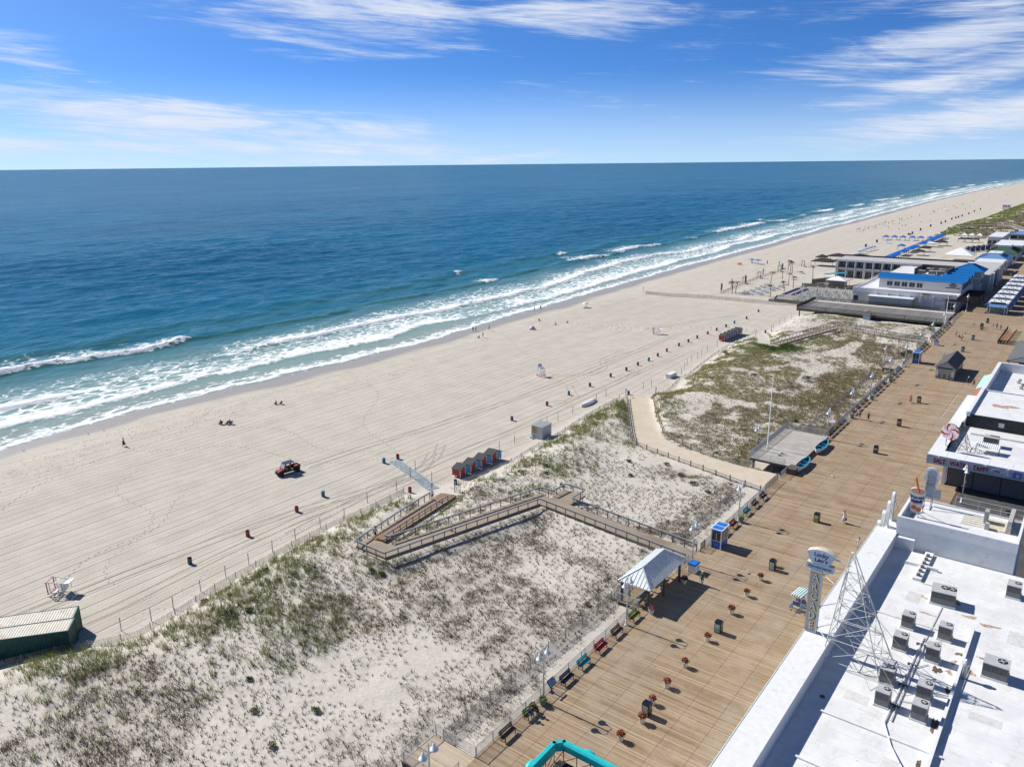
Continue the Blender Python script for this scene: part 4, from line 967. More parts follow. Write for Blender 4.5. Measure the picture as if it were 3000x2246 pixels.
BENCHES = [(43.8, 'brown'), (47.1, 'green'), (52.9, 'navy'), (55.9, 'turquoise'), (59.1, 'red'), (62.3, 'brown'), (66.0, 'green'), (90.3, 'navy'), (93.2, 'red'), (98.0, 'turquoise'), (101.1, 'brown'), (104.3, 'navy'),
           (137.2, 'black'), (139.3, 'navy'), (141.5, 'green'), (143.7, 'red'), (146, 'turquoise'), (153, 'brown'), (156.1, 'navy'), (159.2, 'green'), (161.9, 'red'), (168.6, 'turquoise'), (171.3, 'navy'), (173.8, 'brown'), (177.2, 'navy'),
           (183.2, 'green'), (186.5, 'brown'), (189.8, 'turquoise'), (192.6, 'navy'), (208, 'navy'), (211, 'turquoise'), (216.7, 'turquoise'), (219.7, 'brown'), (223, 'navy'), (233.2, 'red'), (236.7, 'turquoise'), (240.3, 'brown'), (244, 'navy'), (249, 'green'), (252.7, 'turquoise'), (256.6, 'black')]
_bp = {c: [make_bench(c), [False]] for c in BC}; _bc = {c: 0 for c in BC}
for y, c in BENCHES:
    n = _bc[c]; _bc[c] += 1
    put(_bp[c][0], _bp[c][1], (-34.62, y, DECK), 0, ('green slatted bench along the sea rail with two people sitting on it' if y == 47.1 else '%s slatted bench along the sea rail, %s %s one from the bottom edge' % (c, ORD[n].replace('nearest', 'first'), c)), 'benches along the sea railing')

# ------------------------------------------------------------------ litter bins (solar compactors)
def make_compactor(col, key):
    k = mat('compactor_black', (0.012, 0.013, 0.016), 0.28, var=0.2); p = mat('compactor_panel_' + key, col, 0.35, var=0.15, scale=4)
    g = mat('compactor_grey', (0.25, 0.26, 0.27), 0.5)
    o = empty('compactor_bin', 'x', 'bin')
    prof = [(-0.36, 0.06), (0.36, 0.06), (0.36, 1.16), (0.26, 1.30), (-0.22, 1.36), (-0.36, 1.24)]
    mb = MB(); mb.prism([(-0.33, y, z) for y, z in prof], (0.66, 0, 0)); b = mb.build('body', k, o)
    mb = MB(); mb.box(-0.26, 0.26, -0.39, -0.362, 0.12, 1.08); mb.build('front_panel', p, o)
    mb = MB(); mb.box(-0.22, 0.22, -0.405, -0.392, 0.66, 0.95); mb.build('poster', mat('compactor_poster', (0.42, 0.46, 0.46), 0.4, var=0.3, scale=9), o)
    mb = MB(); mb.box(0.332, 0.36, -0.18, 0.18, 0.78, 1.02); mb.build('hopper_handle', g, o)
    mb = MB(); mb.box(-0.24, 0.24, -0.18, 0.22, 1.335, 1.352); mb.xf = None; mb.build('solar_panel', mat('solar_panel', (0.01, 0.015, 0.04), 0.12), o)
    for sx in (-1, 1):
        for sy in (-1, 1):
            mb = MB(); mb.lathe([(0.05, 0), (0.05, 0.07)], 8, (sx * 0.27, sy * 0.3, 0)); mb.build('foot', g, o)
    return o
CP = [(53.0, 'teal', 'between two flower pots'), (68.7, 'teal', 'beside the pavilion shadow'), (84.7, 'pale', 'level with the blue ticket booth'), (100.9, 'olive', 'nearest olive panelled one'), (132.9, 'dark', 'level with the grey stage'), (150.0, 'rust', 'with a rust brown panel'), (167.6, 'olive', 'short of the small grey hut, olive panelled'),
      (221.2, 'teal', 'just beyond the grey hut'), (238.0, 'teal', 'second beyond the grey hut'), (254.1, 'olive', 'third beyond the grey hut, olive panelled'), (266.2, 'dark', 'farthest, by the first kiosk')]
PC = {'teal': (0.19, 0.33, 0.34), 'pale': (0.34, 0.38, 0.38), 'olive': (0.27, 0.28, 0.06), 'dark': (0.05, 0.06, 0.07), 'rust': (0.21, 0.09, 0.06)}
_cp = {c: [make_compactor(PC[c], c), [False]] for c in PC}
for y, c, w in CP: put(_cp[c][0], _cp[c][1], (-26.3 if y < 100 else -26.0, y + 0.35, DECK), 0, 'tall black compactor bin on the boardwalk, ' + w, 'compactor bins down the boardwalk')
_c2 = make_compactor(PC['pale'], 'pale'); put(_c2, [False], (-26.4, 257.5, DECK), 0.4, 'pale small bin beside the far olive panelled compactor bin')

# ------------------------------------------------------------------ flower pots
def leafball(mb, c, r, n, size, rng, flat=0.8):
    for i in range(n):
        th = rng.uniform(0, 2 * pi); ph = math.acos(rng.uniform(-0.25, 1)); rr = r * rng.uniform(0.55, 1.08)
        p = Vector((c[0] + rr * sin(ph) * cos(th), c[1] + rr * sin(ph) * sin(th), c[2] + rr * cos(ph) * flat))
        d = Vector((rng.gauss(0, 1), rng.gauss(0, 1), rng.gauss(0.5, 1))).normalized(); a = d.orthogonal().normalized(); b = d.cross(a); s = size * rng.uniform(0.6, 1.3)
        mb.poly([p - a * s * 0.5, p + b * s * 0.35, p + a * s * 0.5, p - b * s * 0.35])
def make_planter(pot, flower, leaf, key, r=0.30):
    rng = random.Random(hash(key) % 999 if False else len(key) * 7)
    o = empty('flower_pot', 'x', 'planter')
    mb = MB(); mb.lathe([(r * 0.68, 0.0), (r, 0.50), (r * 1.08, 0.50), (r * 1.08, 0.58), (r * 0.93, 0.58), (r * 0.9, 0.50), (0, 0.50)], 14); mb.build('pot', mat('pot_' + key, pot, 0.6, var=0.12, scale=5), o, False)
    mb = MB(); leafball(mb, (0, 0, 0.62), r * 1.2, 130, 0.15, rng); mb.build('leaves', mat('leaf_' + key, leaf, 0.6, var=0.35, scale=20), o)
    if flower:
        mb = MB(); leafball(mb, (0, 0, 0.70), r * 1.25, 110, 0.13, rng); mb.build('flowers', mat('flower_' + key, flower, 0.6, var=0.35, scale=20), o)
    return o
WPOT = (0.55, 0.53, 0.49)
pr = [make_planter(WPOT, (0.40, 0.02, 0.015), (0.06, 0.12, 0.02), 'red'), [False]]
ys = [49.2, 52.2, 54.9, 57.8, 61.6, 66.9, 73.1, 77.5, 81.8, 85.9]
for i, y in enumerate(ys): put(pr[0], pr[1], (-26.55 + (0.4 if y in (52.2,) else 0), y, DECK), i * 0.7, '%s white pot of red flowers down the boardwalk middle, from the bottom edge' % ORD[i], 'red flower pots down the boardwalk middle', 1.0 + 0.06 * sin(i * 2.3))
put(make_planter(WPOT, (0.46, 0.16, 0.17), (0.10, 0.04, 0.04), 'pinkish', 0.34), [False], (-33.5, 68.0, DECK), 0, 'white pot of pink flowers at the near corner of the pavilion')
put(make_planter(WPOT, (0.07, 0.015, 0.02), (0.03, 0.02, 0.02), 'darkred', 0.34), [False], (-33.4, 75.9, DECK), 0, 'white pot of dark foliage at the far corner of the pavilion')
gp = [make_planter((0.09, 0.19, 0.20), None, (0.14, 0.21, 0.05), 'tealgreen', 0.32), [False]]
put(gp[0], gp[1], (-34.4, 48.9, DECK), 0, 'teal pot of green plants below the second lamp post')
for y, w in ((95.1, 'beside the red bench past the blue booth'), (150.0, 'by the lamp post near two walkers'), (164.8, 'by the lamp post next to a turquoise bench'), (181.0, 'by the lamp post before the far viewing bay')):
    put(gp[0], gp[1], (-34.1, y, DECK), 1, 'teal pot of green plants ' + w)

# ------------------------------------------------------------------ pavilion
M_ROOFMETAL = mat('pale_standing_seam', (0.66, 0.70, 0.70), 0.45, metal=0.05, var=0.06, scale=1.5)
def hip_roof(o, x0, x1, y0, y1, ze, zr, ry0, ry1, m, seam=0.45, th=0.10, rx=None, name='roof_panel', seams=True):
    rx = (x0 + x1) / 2 if rx is None else rx
    A, B, C_, D = Vector((x0, y0, ze)), Vector((x1, y0, ze)), Vector((x1, y1, ze)), Vector((x0, y1, ze)); E, G = Vector((rx, ry0, zr)), Vector((rx, ry1, zr))
    quads = [(A, E, G, D), (B, C_, G, E), (A, B, E), (C_, D, G)]
    for q in quads:
        mb = MB(); mb.prism([tuple(v) for v in q], (0, 0, -th)); pn = mb.build(name, m, o)
        if not seams: continue
        mb = MB()
        e0, e1 = (q[0], q[3]) if len(q) == 4 and q[0] == A else ((q[0], q[1]))
        L = (e1 - e0).length; n = max(2, int(L / seam))
        nrm = (q[1] - q[0]).cross(q[2] - q[0]).normalized()
        if nrm.z < 0: nrm = -nrm
        ed = (e1 - e0).normalized(); up = nrm.cross(ed); 
        if up.z < 0: up = -up
        # clip each seam to the panel polygon
        for i in range(1, n):
            p = e0 + ed * (L * i / n); best = 1e9
            for k in range(len(q)):
                a, b = q[k], q[(k + 1) % len(q)]
                if (a == e0 and b == e1) or (a == e1 and b == e0): continue
                M2 = np.array([[up.dot(up), -up.dot(b - a)], [up.dot(b - a), -(b - a).dot(b - a)]]); r = np.array([up.dot(a - p), (b - a).dot(a - p)])
                try: s, tt = np.linalg.solve(M2, r)
                except Exception: continue
                if s > 1e-3 and -1e-3 <= tt <= 1.001: best = min(best, s)
            if best < 1e8: mb.bar(p + nrm * 0.02, p + up * best + nrm * 0.02, 0.035, 0.05, tuple(nrm))
        tag(mb.build('seams', m, pn), kind='stuff')
    mb = MB(); mb.bar(E + Vector((0, 0, 0.03)), G + Vector((0, 0, 0.03)), 0.22, 0.05)
    for a, b in ((A, E), (B, E), (C_, G), (D, G)): mb.bar(a + Vector((0, 0, 0.03)), b + Vector((0, 0, 0.03)), 0.16, 0.05)
    mb.build('ridge_cap', m, o)
def picnic_table(label, loc, rz, m, L=2.0, name='picnic_table', group=None):
    o = empty(name, label, 'table', loc, rz, group)
    mb = MB(); mb.box(-0.38, 0.38, -L / 2, L / 2, 0.72, 0.77); mb.build('table_top', m, o)
    for s in (-1, 1):
        mb = MB(); mb.box(s * 0.62 - 0.14, s * 0.62 + 0.14, -L / 2, L / 2, 0.43, 0.47); mb.build('seat', m, o)
        mb = MB(); y = s * (L / 2 - 0.35); mb.bar((-0.3, y, 0.72), (-0.6, y, 0), 0.05, 0.09); mb.bar((0.3, y, 0.72), (0.6, y, 0), 0.05, 0.09); mb.bar((-0.72, y, 0.40), (0.72, y, 0.40), 0.05, 0.08); mb.build('leg_frame', m, o)
    return o
def pavilion():
    o = empty('pavilion', 'open pavilion with pale hipped metal roof and dark timber posts', 'pavilion', (-35.75, 72.5, DECK)); bx, by, bz = -35.75, 72.5, DECK
    hip_roof(o, -1.98, 1.98, -4.45, 4.5, 2.6, 4.05, -2.6, 2.5, M_ROOFMETAL, 0.42)
    mw = mat('pavilion_post', (0.10, 0.082, 0.065), 0.8, var=0.2)
    for x in (-1.6, 1.68):
        for y in (-4.15, -0.45, 3.45):
            mb = MB(); mb.box(x - 0.11, x + 0.11, y - 0.11, y + 0.11, 0, 2.62); mb.bar((x, y, 2.0), (x, y + (0.5 if y < 3 else -0.5), 2.52), 0.1, 0.12); mb.build('post', mw, o)
        mb = MB(); mb.box(x - 0.08, x + 0.08, -4.2, 4.2, 2.34, 2.52); mb.build('beam', mw, o)
    for y in (-4.15, 3.45):
        mb = MB(); mb.box(-1.5, 1.58, y - 0.06, y + 0.06, 2.34, 2.52); mb.build('beam', mw, o)
    mt = mat('grey_picnic', (0.20, 0.19, 0.175), 0.8, var=0.2)
    picnic_table('grey picnic table under the near half of the pavilion', (-35.5, 70.0, DECK), 0.0, mt)
    picnic_table('grey picnic table under the far half of the pavilion', (-35.5, 73.9, DECK), 0.0, mt)
    mb = MB(); mb.box(-37.6, -35.2, 68.0, 77.4, 2.6, DECK - 0.06); fl = mb.build('pavilion_floor', M_DARKWOOD); tag(fl, 'brown plank floor of the pavilion bay beyond the rail line', 'deck')
    planks('plank_run', -37.6, -35.27, 68.0, 77.4, DECK, m=M_PLANK, parent=fl)
pavilion()

# ------------------------------------------------------------------ booths, boxes, boards
M_BLUE = mat('royal_blue', (0.012, 0.085, 0.36), 0.4, var=0.08, scale=2); M_ROOFBLUE = mat('roof_blue', (0.012, 0.16, 0.58), 0.4, var=0.08, scale=2); M_GLASS = mat('dark_glass', (0.035, 0.045, 0.055), 0.08, var=0.3, scale=1, spec=0.6)
def text_obj(s, size, m, parent=None, loc=(0, 0, 0), rot=(pi / 2, 0, 0), name='lettering', depth=0.01, align='CENTER', squash=1.0, shear=0.0, bold=0.0, space=1.0):
    cu = bpy.data.curves.new('t', 'FONT'); cu.body = s; cu.size = size; cu.extrude = depth; cu.align_x = align; cu.align_y = 'CENTER'; cu.shear = shear; cu.offset = bold; cu.space_character = space; cu.resolution_u = 3
    ob = bpy.data.objects.new('t', cu); COL.objects.link(ob); bpy.context.view_layer.update()
    me = bpy.data.meshes.new_from_object(ob.evaluated_get(bpy.context.evaluated_depsgraph_get())); me.name = name
    bpy.data.objects.remove(ob); bpy.data.curves.remove(cu)
    me.materials.clear(); me.materials.append(m)
    o = link(name, me, parent, loc); o.rotation_euler = rot; o.scale = (squash, 1, 1)
    return o
def booth(label, x, y, w=1.25, d=2.1, h=2.55):
    o = empty('ticket_booth', label, 'booth', (x, y, DECK)); a, b = w / 2, d / 2
    mb = MB(); mb.box(-a, a, -b, b, 0.02, 1.05); mb.build('lower_wall', M_BLUE, o)
    for sx in (-1, 1):
        for sy in (-1, 1):
            mb = MB(); mb.box(sx * a - 0.06, sx * a + 0.06, sy * b - 0.06, sy * b + 0.06, 0.0, h); mb.build('corner_post', M_WHITE, o)
    for sy in (-1, 1):
        mb = MB(); mb.box(-a + 0.07, a - 0.07, sy * b - 0.02, sy * b + 0.02, 1.05, 2.15); w1 = mb.build('window', M_GLASS, o)
        mb = MB(); yy = sy * (b + 0.005); mb.box(-0.03, 0.03, yy - 0.03, yy + 0.03, 1.05, 2.15); mb.box(-a + 0.06, a - 0.06, yy - 0.03, yy + 0.03, 1.02, 1.09); mb.build('window_frame', M_WHITE, w1)
        mb = MB(); mb.box(-a + 0.065, a - 0.065, sy * b - 0.03, sy * b + 0.03, 2.15, h - 0.06); mb.build('header', M_BLUE, o)
    for sx in (-1, 1):
        for k, (y0, y1) in enumerate(((-b + 0.07, -0.03), (0.03, b - 0.07))):
            mb = MB(); mb.box(sx * a - 0.02, sx * a + 0.02, y0, y1, 1.05, 2.15); mb.build('window', M_GLASS, o)
        mb = MB(); xx = sx * (a + 0.004); mb.box(xx - 0.03, xx + 0.03, -0.03, 0.03, 1.05, 2.15); mb.box(xx - 0.03, xx + 0.03, -b + 0.06, b - 0.06, 1.02, 1.09); mb.build('window_frame', M_WHITE, o)
        mb = MB(); mb.box(sx * a - 0.03, sx * a + 0.03, -b + 0.065, b - 0.065, 2.15, h - 0.06); mb.build('header', M_BLUE, o)
    mb = MB(); mb.box(-a - 0.15, a + 0.15, -b - 0.15, b + 0.15, h, h + 0.14); r = mb.build('roof', M_WHITE, o)
    for y0, y1 in ((-b, -0.1), (0.1, b)):
        mb = MB(); mb.box(-a, a, y0, y1, h + 0.14, h + 0.18); mb.build('roof_panel', M_ROOFBLUE, r)
    mb = MB(); mb.box(-0.32, 0.32, -b - 0.035, -b - 0.022, 0.25, 0.8); mb.build('notice', mat('booth_notice', (0.05, 0.19, 0.5), 0.4, var=0.3, scale=12), o)
booth('tall blue and white ticket booth beside the near ramp entrance', -33.9, 87.1)
booth('blue and white ticket booth near the far viewing bay', -33.2, 203.2, 1.4, 2.6)
def blue_box(label, x, y):
    o = empty('storage_box', label, 'box', (x, y, DECK))
    mb = MB(); mb.rbox(-0.5, 0.5, -0.6, 0.6, 0.06, 1.05, 0.03); mb.build('body', M_WHITE, o)
    mb = MB(); mb.box(-0.56, 0.56, -0.66, 0.66, 1.06, 1.16); l = mb.build('lid', mat('navy_trim', (0.02, 0.07, 0.2), 0.4), o)
    mb = MB(); mb.box(-0.42, 0.42, -0.52, 0.52, 1.16, 1.19); mb.build('lid_panel', M_ROOFBLUE, l)
    mb = MB(); mb.box(0.502, 0.515, -0.15, 0.2, 0.45, 0.8); mb.build('notice', mat('small_notice', (0.3, 0.35, 0.42), 0.5, var=0.4, scale=20), o)
blue_box('white storage box with blue lid at the far end of the pavilion', -33.7, 79.1)
blue_box('white storage box with blue lid below a far lamp post', -32.8, 226.0)
def info_board(label, x, y, rz=0.0):
    o = empty('information_board', label, 'sign', (x, y, DECK), rz)
    k = mat('board_navy', (0.02, 0.04, 0.12), 0.4)
    mb = MB(); mb.box(-0.2, 0.2, -0.2, 0.2, 0, 0.05); mb.box(-0.06, 0.06, -0.06, 0.06, 0.05, 0.95); mb.build('stand', k, o)
    mb = MB(); mb.xf = Matrix.Translation((0.0, 0, 1.1)) @ Matrix.Rotation(radians(48), 4, 'Y'); mb.box(-0.36, 0.36, -0.5, 0.5, -0.03, 0.03); p = mb.build('panel', k, o)
    mb = MB(); mb.xf = Matrix.Translation((0.0, 0, 1.1)) @ Matrix.Rotation(radians(48), 4, 'Y'); mb.box(-0.32, 0.32, -0.46, 0.46, 0.031, 0.036); mb.build('picture', mat('board_picture', (0.17, 0.25, 0.36), 0.3, var=0.6, scale=7), p)
info_board('navy information board on a stand before the second lamp post', -34.75, 50.8)

# ------------------------------------------------------------------ grey stage with boats and flagpole
def stage():
    x0, x1, y0, y1, z = -41.6, -34.3, 117.6, 135.2, 3.6
    o = empty('stage', 'weathered grey plank stage raised beside the boardwalk', 'stage', (x0, y0, 0))
    mb = MB(); mb.box(0, x1 - x0, 0, y1 - y0, z - 0.35, z - 0.06); mb.build('joists', M_DARKWOOD, o)
    k = planks('plank_run', 0, x1 - x0, 0, y1 - y0, z, 0.15, 0.012, M_GREYPLANK, o)
    for i in range(4):
        for xx in (0.5, 3.6, 6.8): link('pile', post_mesh('pile2', M_DARKWOOD, 0.3, z - 0.35, -0.5), o, (xx, 0.6 + i * 5.4, 0))
    mb = MB(); mb.box(x1 - x0 - 0.02, x1 - x0 + 0.08, 0, y1 - y0, 2.95, z - 0.02); mb.build('front_skirt', mat('stage_skirt', (0.13, 0.10, 0.08), 0.85, var=0.25), o)
    mb = MB(); mb.box(6.6, 8.0, -2.0, -0.02, DECK + 0.0, DECK + 0.95); mb.build('corner_block', M_DARKWOOD, o)
    picket_rail('grey picket railing round three sides of the stage', [(-35.9, y0, z), (x0, y0, z), (x0, y1, z), (x1, y1 + 0.0, z)], th=0.018)
stage()
def lifeboat(name, label, loc, rz, L=6.2, W=1.5, H=0.85, inner=(0.02, 0.17, 0.26), hull=(0.62, 0.66, 0.67), rim=(0.10, 0.42, 0.52), tilt=0.0, flip=False):
    o = empty(name, label, 'boat', loc, rz)
    if flip: o.rotation_euler = (pi, 0, rz)
    n = 14; mo = MB(); mi = MB(); mr = MB(); outer = []; inn = []
    for i in range(n + 1):
        t = -1 + 2 * i / n; w = W / 2 * (1 - abs(t) ** 2.6) ** 0.75 + 0.02; sh = H * (0.78 + 0.30 * t * t); kz = 0.12 * t * t
        y = t * L / 2 * 1.0
        outer.append([(-w, y, sh), (-w * 0.93, y * 0.985, sh * 0.5 + kz * .5), (-w * 0.55, y * 0.97, kz + 0.06), (0, y * 0.96, kz), (w * 0.55, y * 0.97, kz + 0.06), (w * 0.93, y * 0.985, sh * 0.5 + kz * .5), (w, y, sh)])
        v = max(0.005, w - 0.07)
        inn.append([(-v, y * 0.97, sh - 0.01), (-v * 0.85, y * 0.94, sh * 0.55), (-v * 0.4, y * 0.92, kz + 0.2), (0, y * 0.92, kz + 0.18), (v * 0.4, y * 0.92, kz + 0.2), (v * 0.85, y * 0.94, sh * 0.55), (v, y * 0.97, sh - 0.01)])
    def skin(mb, R):
        for i in range(n):
            for k in range(6): mb.poly([R[i][k], R[i + 1][k], R[i + 1][k + 1], R[i][k + 1]])
    skin(mo, outer); skin(mi, inn)
    for i in range(n):
        for k in (0, 6): mr.poly([Vector(outer[i][k]) + Vector((0, 0, .012)), Vector(outer[i + 1][k]) + Vector((0, 0, .012)), Vector(inn[i + 1][k]) + Vector((0, 0, .022)), Vector(inn[i][k]) + Vector((0, 0, .022))])
    mo.build('hull', mat('boat_hull_' + name, hull, 0.35, var=0.08), o, True); mi.build('interior', mat('boat_inside_' + name, inner, 0.5, var=0.2), o, True); mr.build('gunwale', mat('boat_rim_' + name, rim, 0.4), o)
    for t in (-0.5, 0.0, 0.45):
        w = W / 2 * (1 - abs(t) ** 2.6) ** 0.75 - 0.06; mb = MB(); mb.box(-w, w, t * L / 2 - 0.13, t * L / 2 + 0.13, H * 0.58, H * 0.63); mb.build('thwart', mat('boat_inside_' + name, inner, 0.5), o)
    return o
lifeboat('lifeboat', 'blue inside white display boat at the near front of the grey stage', (-33.75, 119.7, DECK + 0.05), 0.0)
lifeboat('lifeboat', 'blue inside white display boat at the far front of the grey stage', (-33.75, 129.7, DECK + 0.05), 0.0)
def flagpole(label, x, y, z, h, flag=None, r=0.09):
    o = empty('flagpole', label, 'flagpole', (x, y, z))
    mb = MB(); mb.lathe([(r * 1.8, 0), (r * 1.8, 0.1), (r, 0.14), (r * 0.45, h)], 10); mb.build('pole', M_WHITE, o, True)
    mb = MB(); mb.lathe([(0.0, h + 0.22), (0.10, h + 0.14), (0.11, h + 0.10), (0.0, h)], 8); mb.build('finial', mat('gold', (0.6, 0.38, 0.1), 0.3, metal=0.8), o, True)
    if flag:
        mb = MB(); W2, H2 = flag; n = 8; ms = 0
        for k in range(7):
            for i in range(n):
                f = lambda t, zz: (t * W2, 0.12 * sin(t * 7) * t, zz - 0.18 * t * W2)
                z0, z1 = h - 0.2 - k * H2 / 7, h - 0.2 - (k + 1) * H2 / 7
                mb.m = (1 if k % 2 else 0) if not (k < 4 and i < 3) else 2
                mb.poly([f(i / n, z0), f((i + 1) / n, z0), f((i + 1) / n, z1), f(i / n, z1)])
        mb.build('flag', [mat('flag_red', (0.30, 0.03, 0.04), 0.7), mat('flag_white', (0.6, 0.6, 0.6), 0.7), mat('flag_blue', (0.02, 0.03, 0.14), 0.7)], o)
flagpole('tall bare white flagpole standing on the grey stage', -40.85, 123.6, 3.6, 12.5)
flagpole('tall white flagpole with a small flag beside the wide grey deck', -36.0, 258.5, 2.9, 8.6, (0.9, 0.6))

# ------------------------------------------------------------------ small grey hut
def hut():
    o = empty('kiosk_hut', 'small shingled hut with grey gabled roof in the middle of the boardwalk', 'hut', (-25.15, 196.4, DECK)); a, b = 1.85, 6.1
    mw = mat('hut_clapboard', (0.50, 0.49, 0.47), 0.7, var=0.1, scale=3); ml = mat('hut_shingle', (0.19, 0.165, 0.14), 0.85, var=0.3, scale=6); mr = mat('hut_roof', (0.075, 0.078, 0.08), 0.85, var=0.35, scale=5)
    mb = MB(); mb.box(-a, a, -b, b, 0, 1.15); mb.build('lower_wall', ml, o)
    mb = MB(); mb.box(-a + 0.01, a - 0.01, -b + 0.01, b - 0.01, 1.15, 2.7); mb.build('wall', mw, o)
    mb = MB(); mb.prism([(-a, -b + 0.02, 2.7), (a, -b + 0.02, 2.7), (0.25, -b + 0.02, 3.95)], (0, 2 * b - 0.04, 0)); mb.build('gable', mw, o)
    for s in (-1, 1):
        e = Vector((s * (a + 0.35), -b - 0.4, 2.5)); rg = Vector((0.25 if True else 0, -b - 0.4, 4.05)); mb = MB(); mb.prism([e, rg, rg + Vector((0, 0, 0.1)), e + Vector((0, 0, 0.1))], (0, 2 * b + 0.8, 0)); mb.build('roof_slope', mr, o)
    mb = MB(); mb.prism([(-1.45, -b - 0.02, 2.25), (-1.45, -b - 0.02, 2.6), (-1.45, -b - 0.75, 2.15)], (2.9, 0, 0)); mb.build('awning', mr, o)
    mb = MB(); mb.box(-1.2, 1.2, -b - 0.03, -b - 0.005, 1.2, 2.2); mb.build('serving_shutter', mat('hut_shutter', (0.40, 0.40, 0.38), 0.6), o)
    for x in (-0.75, 0.35):
        mb = MB(); mb.box(x, x + 0.42, -b - 0.03, -b - 0.004, 0.35, 1.05); w = mb.build('hatch', M_WHITE, o)
        mb = MB(); mb.box(x + 0.1, x + 0.32, -b - 0.045, -b - 0.03, 0.5, 0.9); mb.build('pane', M_GLASS, w)
    for x in (-1.82, 1.25):
        mb = MB(); mb.box(x, x + 0.57, -b - 0.06, -b - 0.005, 0.05, 1.9); p = mb.build('side_panel', M_WHITE, o)
        mb = MB(); mb.box(x + 0.12, x + 0.45, -b - 0.075, -b - 0.06, 0.25, 0.65); mb.build('emblem', M_GLASS, p)
    for y in (-4, -1.5, 1.2, 3.8):
        mb = MB(); mb.box(a - 0.01, a + 0.03, y, y + 1.2, 0.9, 2.1); mb.build('window', M_GLASS, o)
hut()

# ------------------------------------------------------------------ arcade building
def roof_material():
    m, t = new_mat('white_roof_membrane')
    geo = t.n('ShaderNodeNewGeometry'); P = geo.outputs['Position']
    sep = t.n('ShaderNodeSeparateXYZ', i0=P); x, y, z = sep.outputs
    c = t.mix(t.ramp(t.noise(P, 0.5, 5.0, 0.6), 0.35, 0.7), (0.64, 0.65, 0.65, 1), (0.73, 0.74, 0.74, 1))
    st = t.noise(t.vmul(P, (1.6, 0.35, 1)), 1.0, 6.0, 0.7, 0.4)
    c = t.mix(t.ramp(st, 0.52, 0.78, 0.0, 0.6), c, (0.52, 0.50, 0.45, 1))
    pond = t.noise(P, 0.33, 3.0, 0.55); ring = t.math('ABSOLUTE', t.math('SUBTRACT', pond, 0.56))
    c = t.mix(t.ramp(ring, 0.0, 0.02, 0.28, 0.0), c, (0.45, 0.43, 0.38, 1))
    c = t.mix(t.ramp(pond, 0.56, 0.7, 0.0, 0.22), c, (0.55, 0.55, 0.52, 1))
    # sheet laps
    fr = t.math('ABSOLUTE', t.math('SUBTRACT', t.math('FRACT', t.math('DIVIDE', y, 1.83)), 0.5))
    c = t.mix(t.ramp(fr, 0.0, 0.03, 0.4, 0.0), c, (0.46, 0.46, 0.45, 1))
    r1 = t.noise(P, 0.9, 8.0, 0.75, 0.5); area = t.ramp(t.noise(P, 0.16, 2.0), 0.5, 0.62)
    c = t.mix(t.math('MULTIPLY', t.ramp(r1, 0.60, 0.66), t.math('MULTIPLY', area, 0.75)), c, (0.40, 0.25, 0.14, 1))
    bs = t.n('ShaderNodeBsdfPrincipled', Base_Color=c, Roughness=0.55); bs.inputs['Specular IOR Level'].default_value = 0.3
    bn = t.n('ShaderNodeBump', Strength=0.25, Distance=0.03, Height=t.noise(P, 1.2, 4.0)); t.set(bs, 'Normal', bn.outputs[0])
    finish(t, bs); return m
M_ROOF = roof_material()
M_STUCCO = mat('white_stucco', (0.66, 0.68, 0.68), 0.8, var=0.07, scale=0.8, bump=0.3, dirt=(0.42, 0.42, 0.40), dirt_amt=0.04, dirt_scale=0.5)
M_SHUT = mat('grey_shutter', (0.12, 0.12, 0.12), 0.6, var=0.12)
M_TAR = mat('tar_stain', (0.10, 0.075, 0.055), 0.8, var=0.6, scale=4, dirt=(0.5, 0.48, 0.44), dirt_amt=0.04, dirt_scale=2.5)
M_RUST = mat('rust_stain', (0.40, 0.29, 0.20), 0.85, var=0.5, scale=4, dirt=(0.66, 0.65, 0.62), dirt_amt=0.10, dirt_scale=2.2)
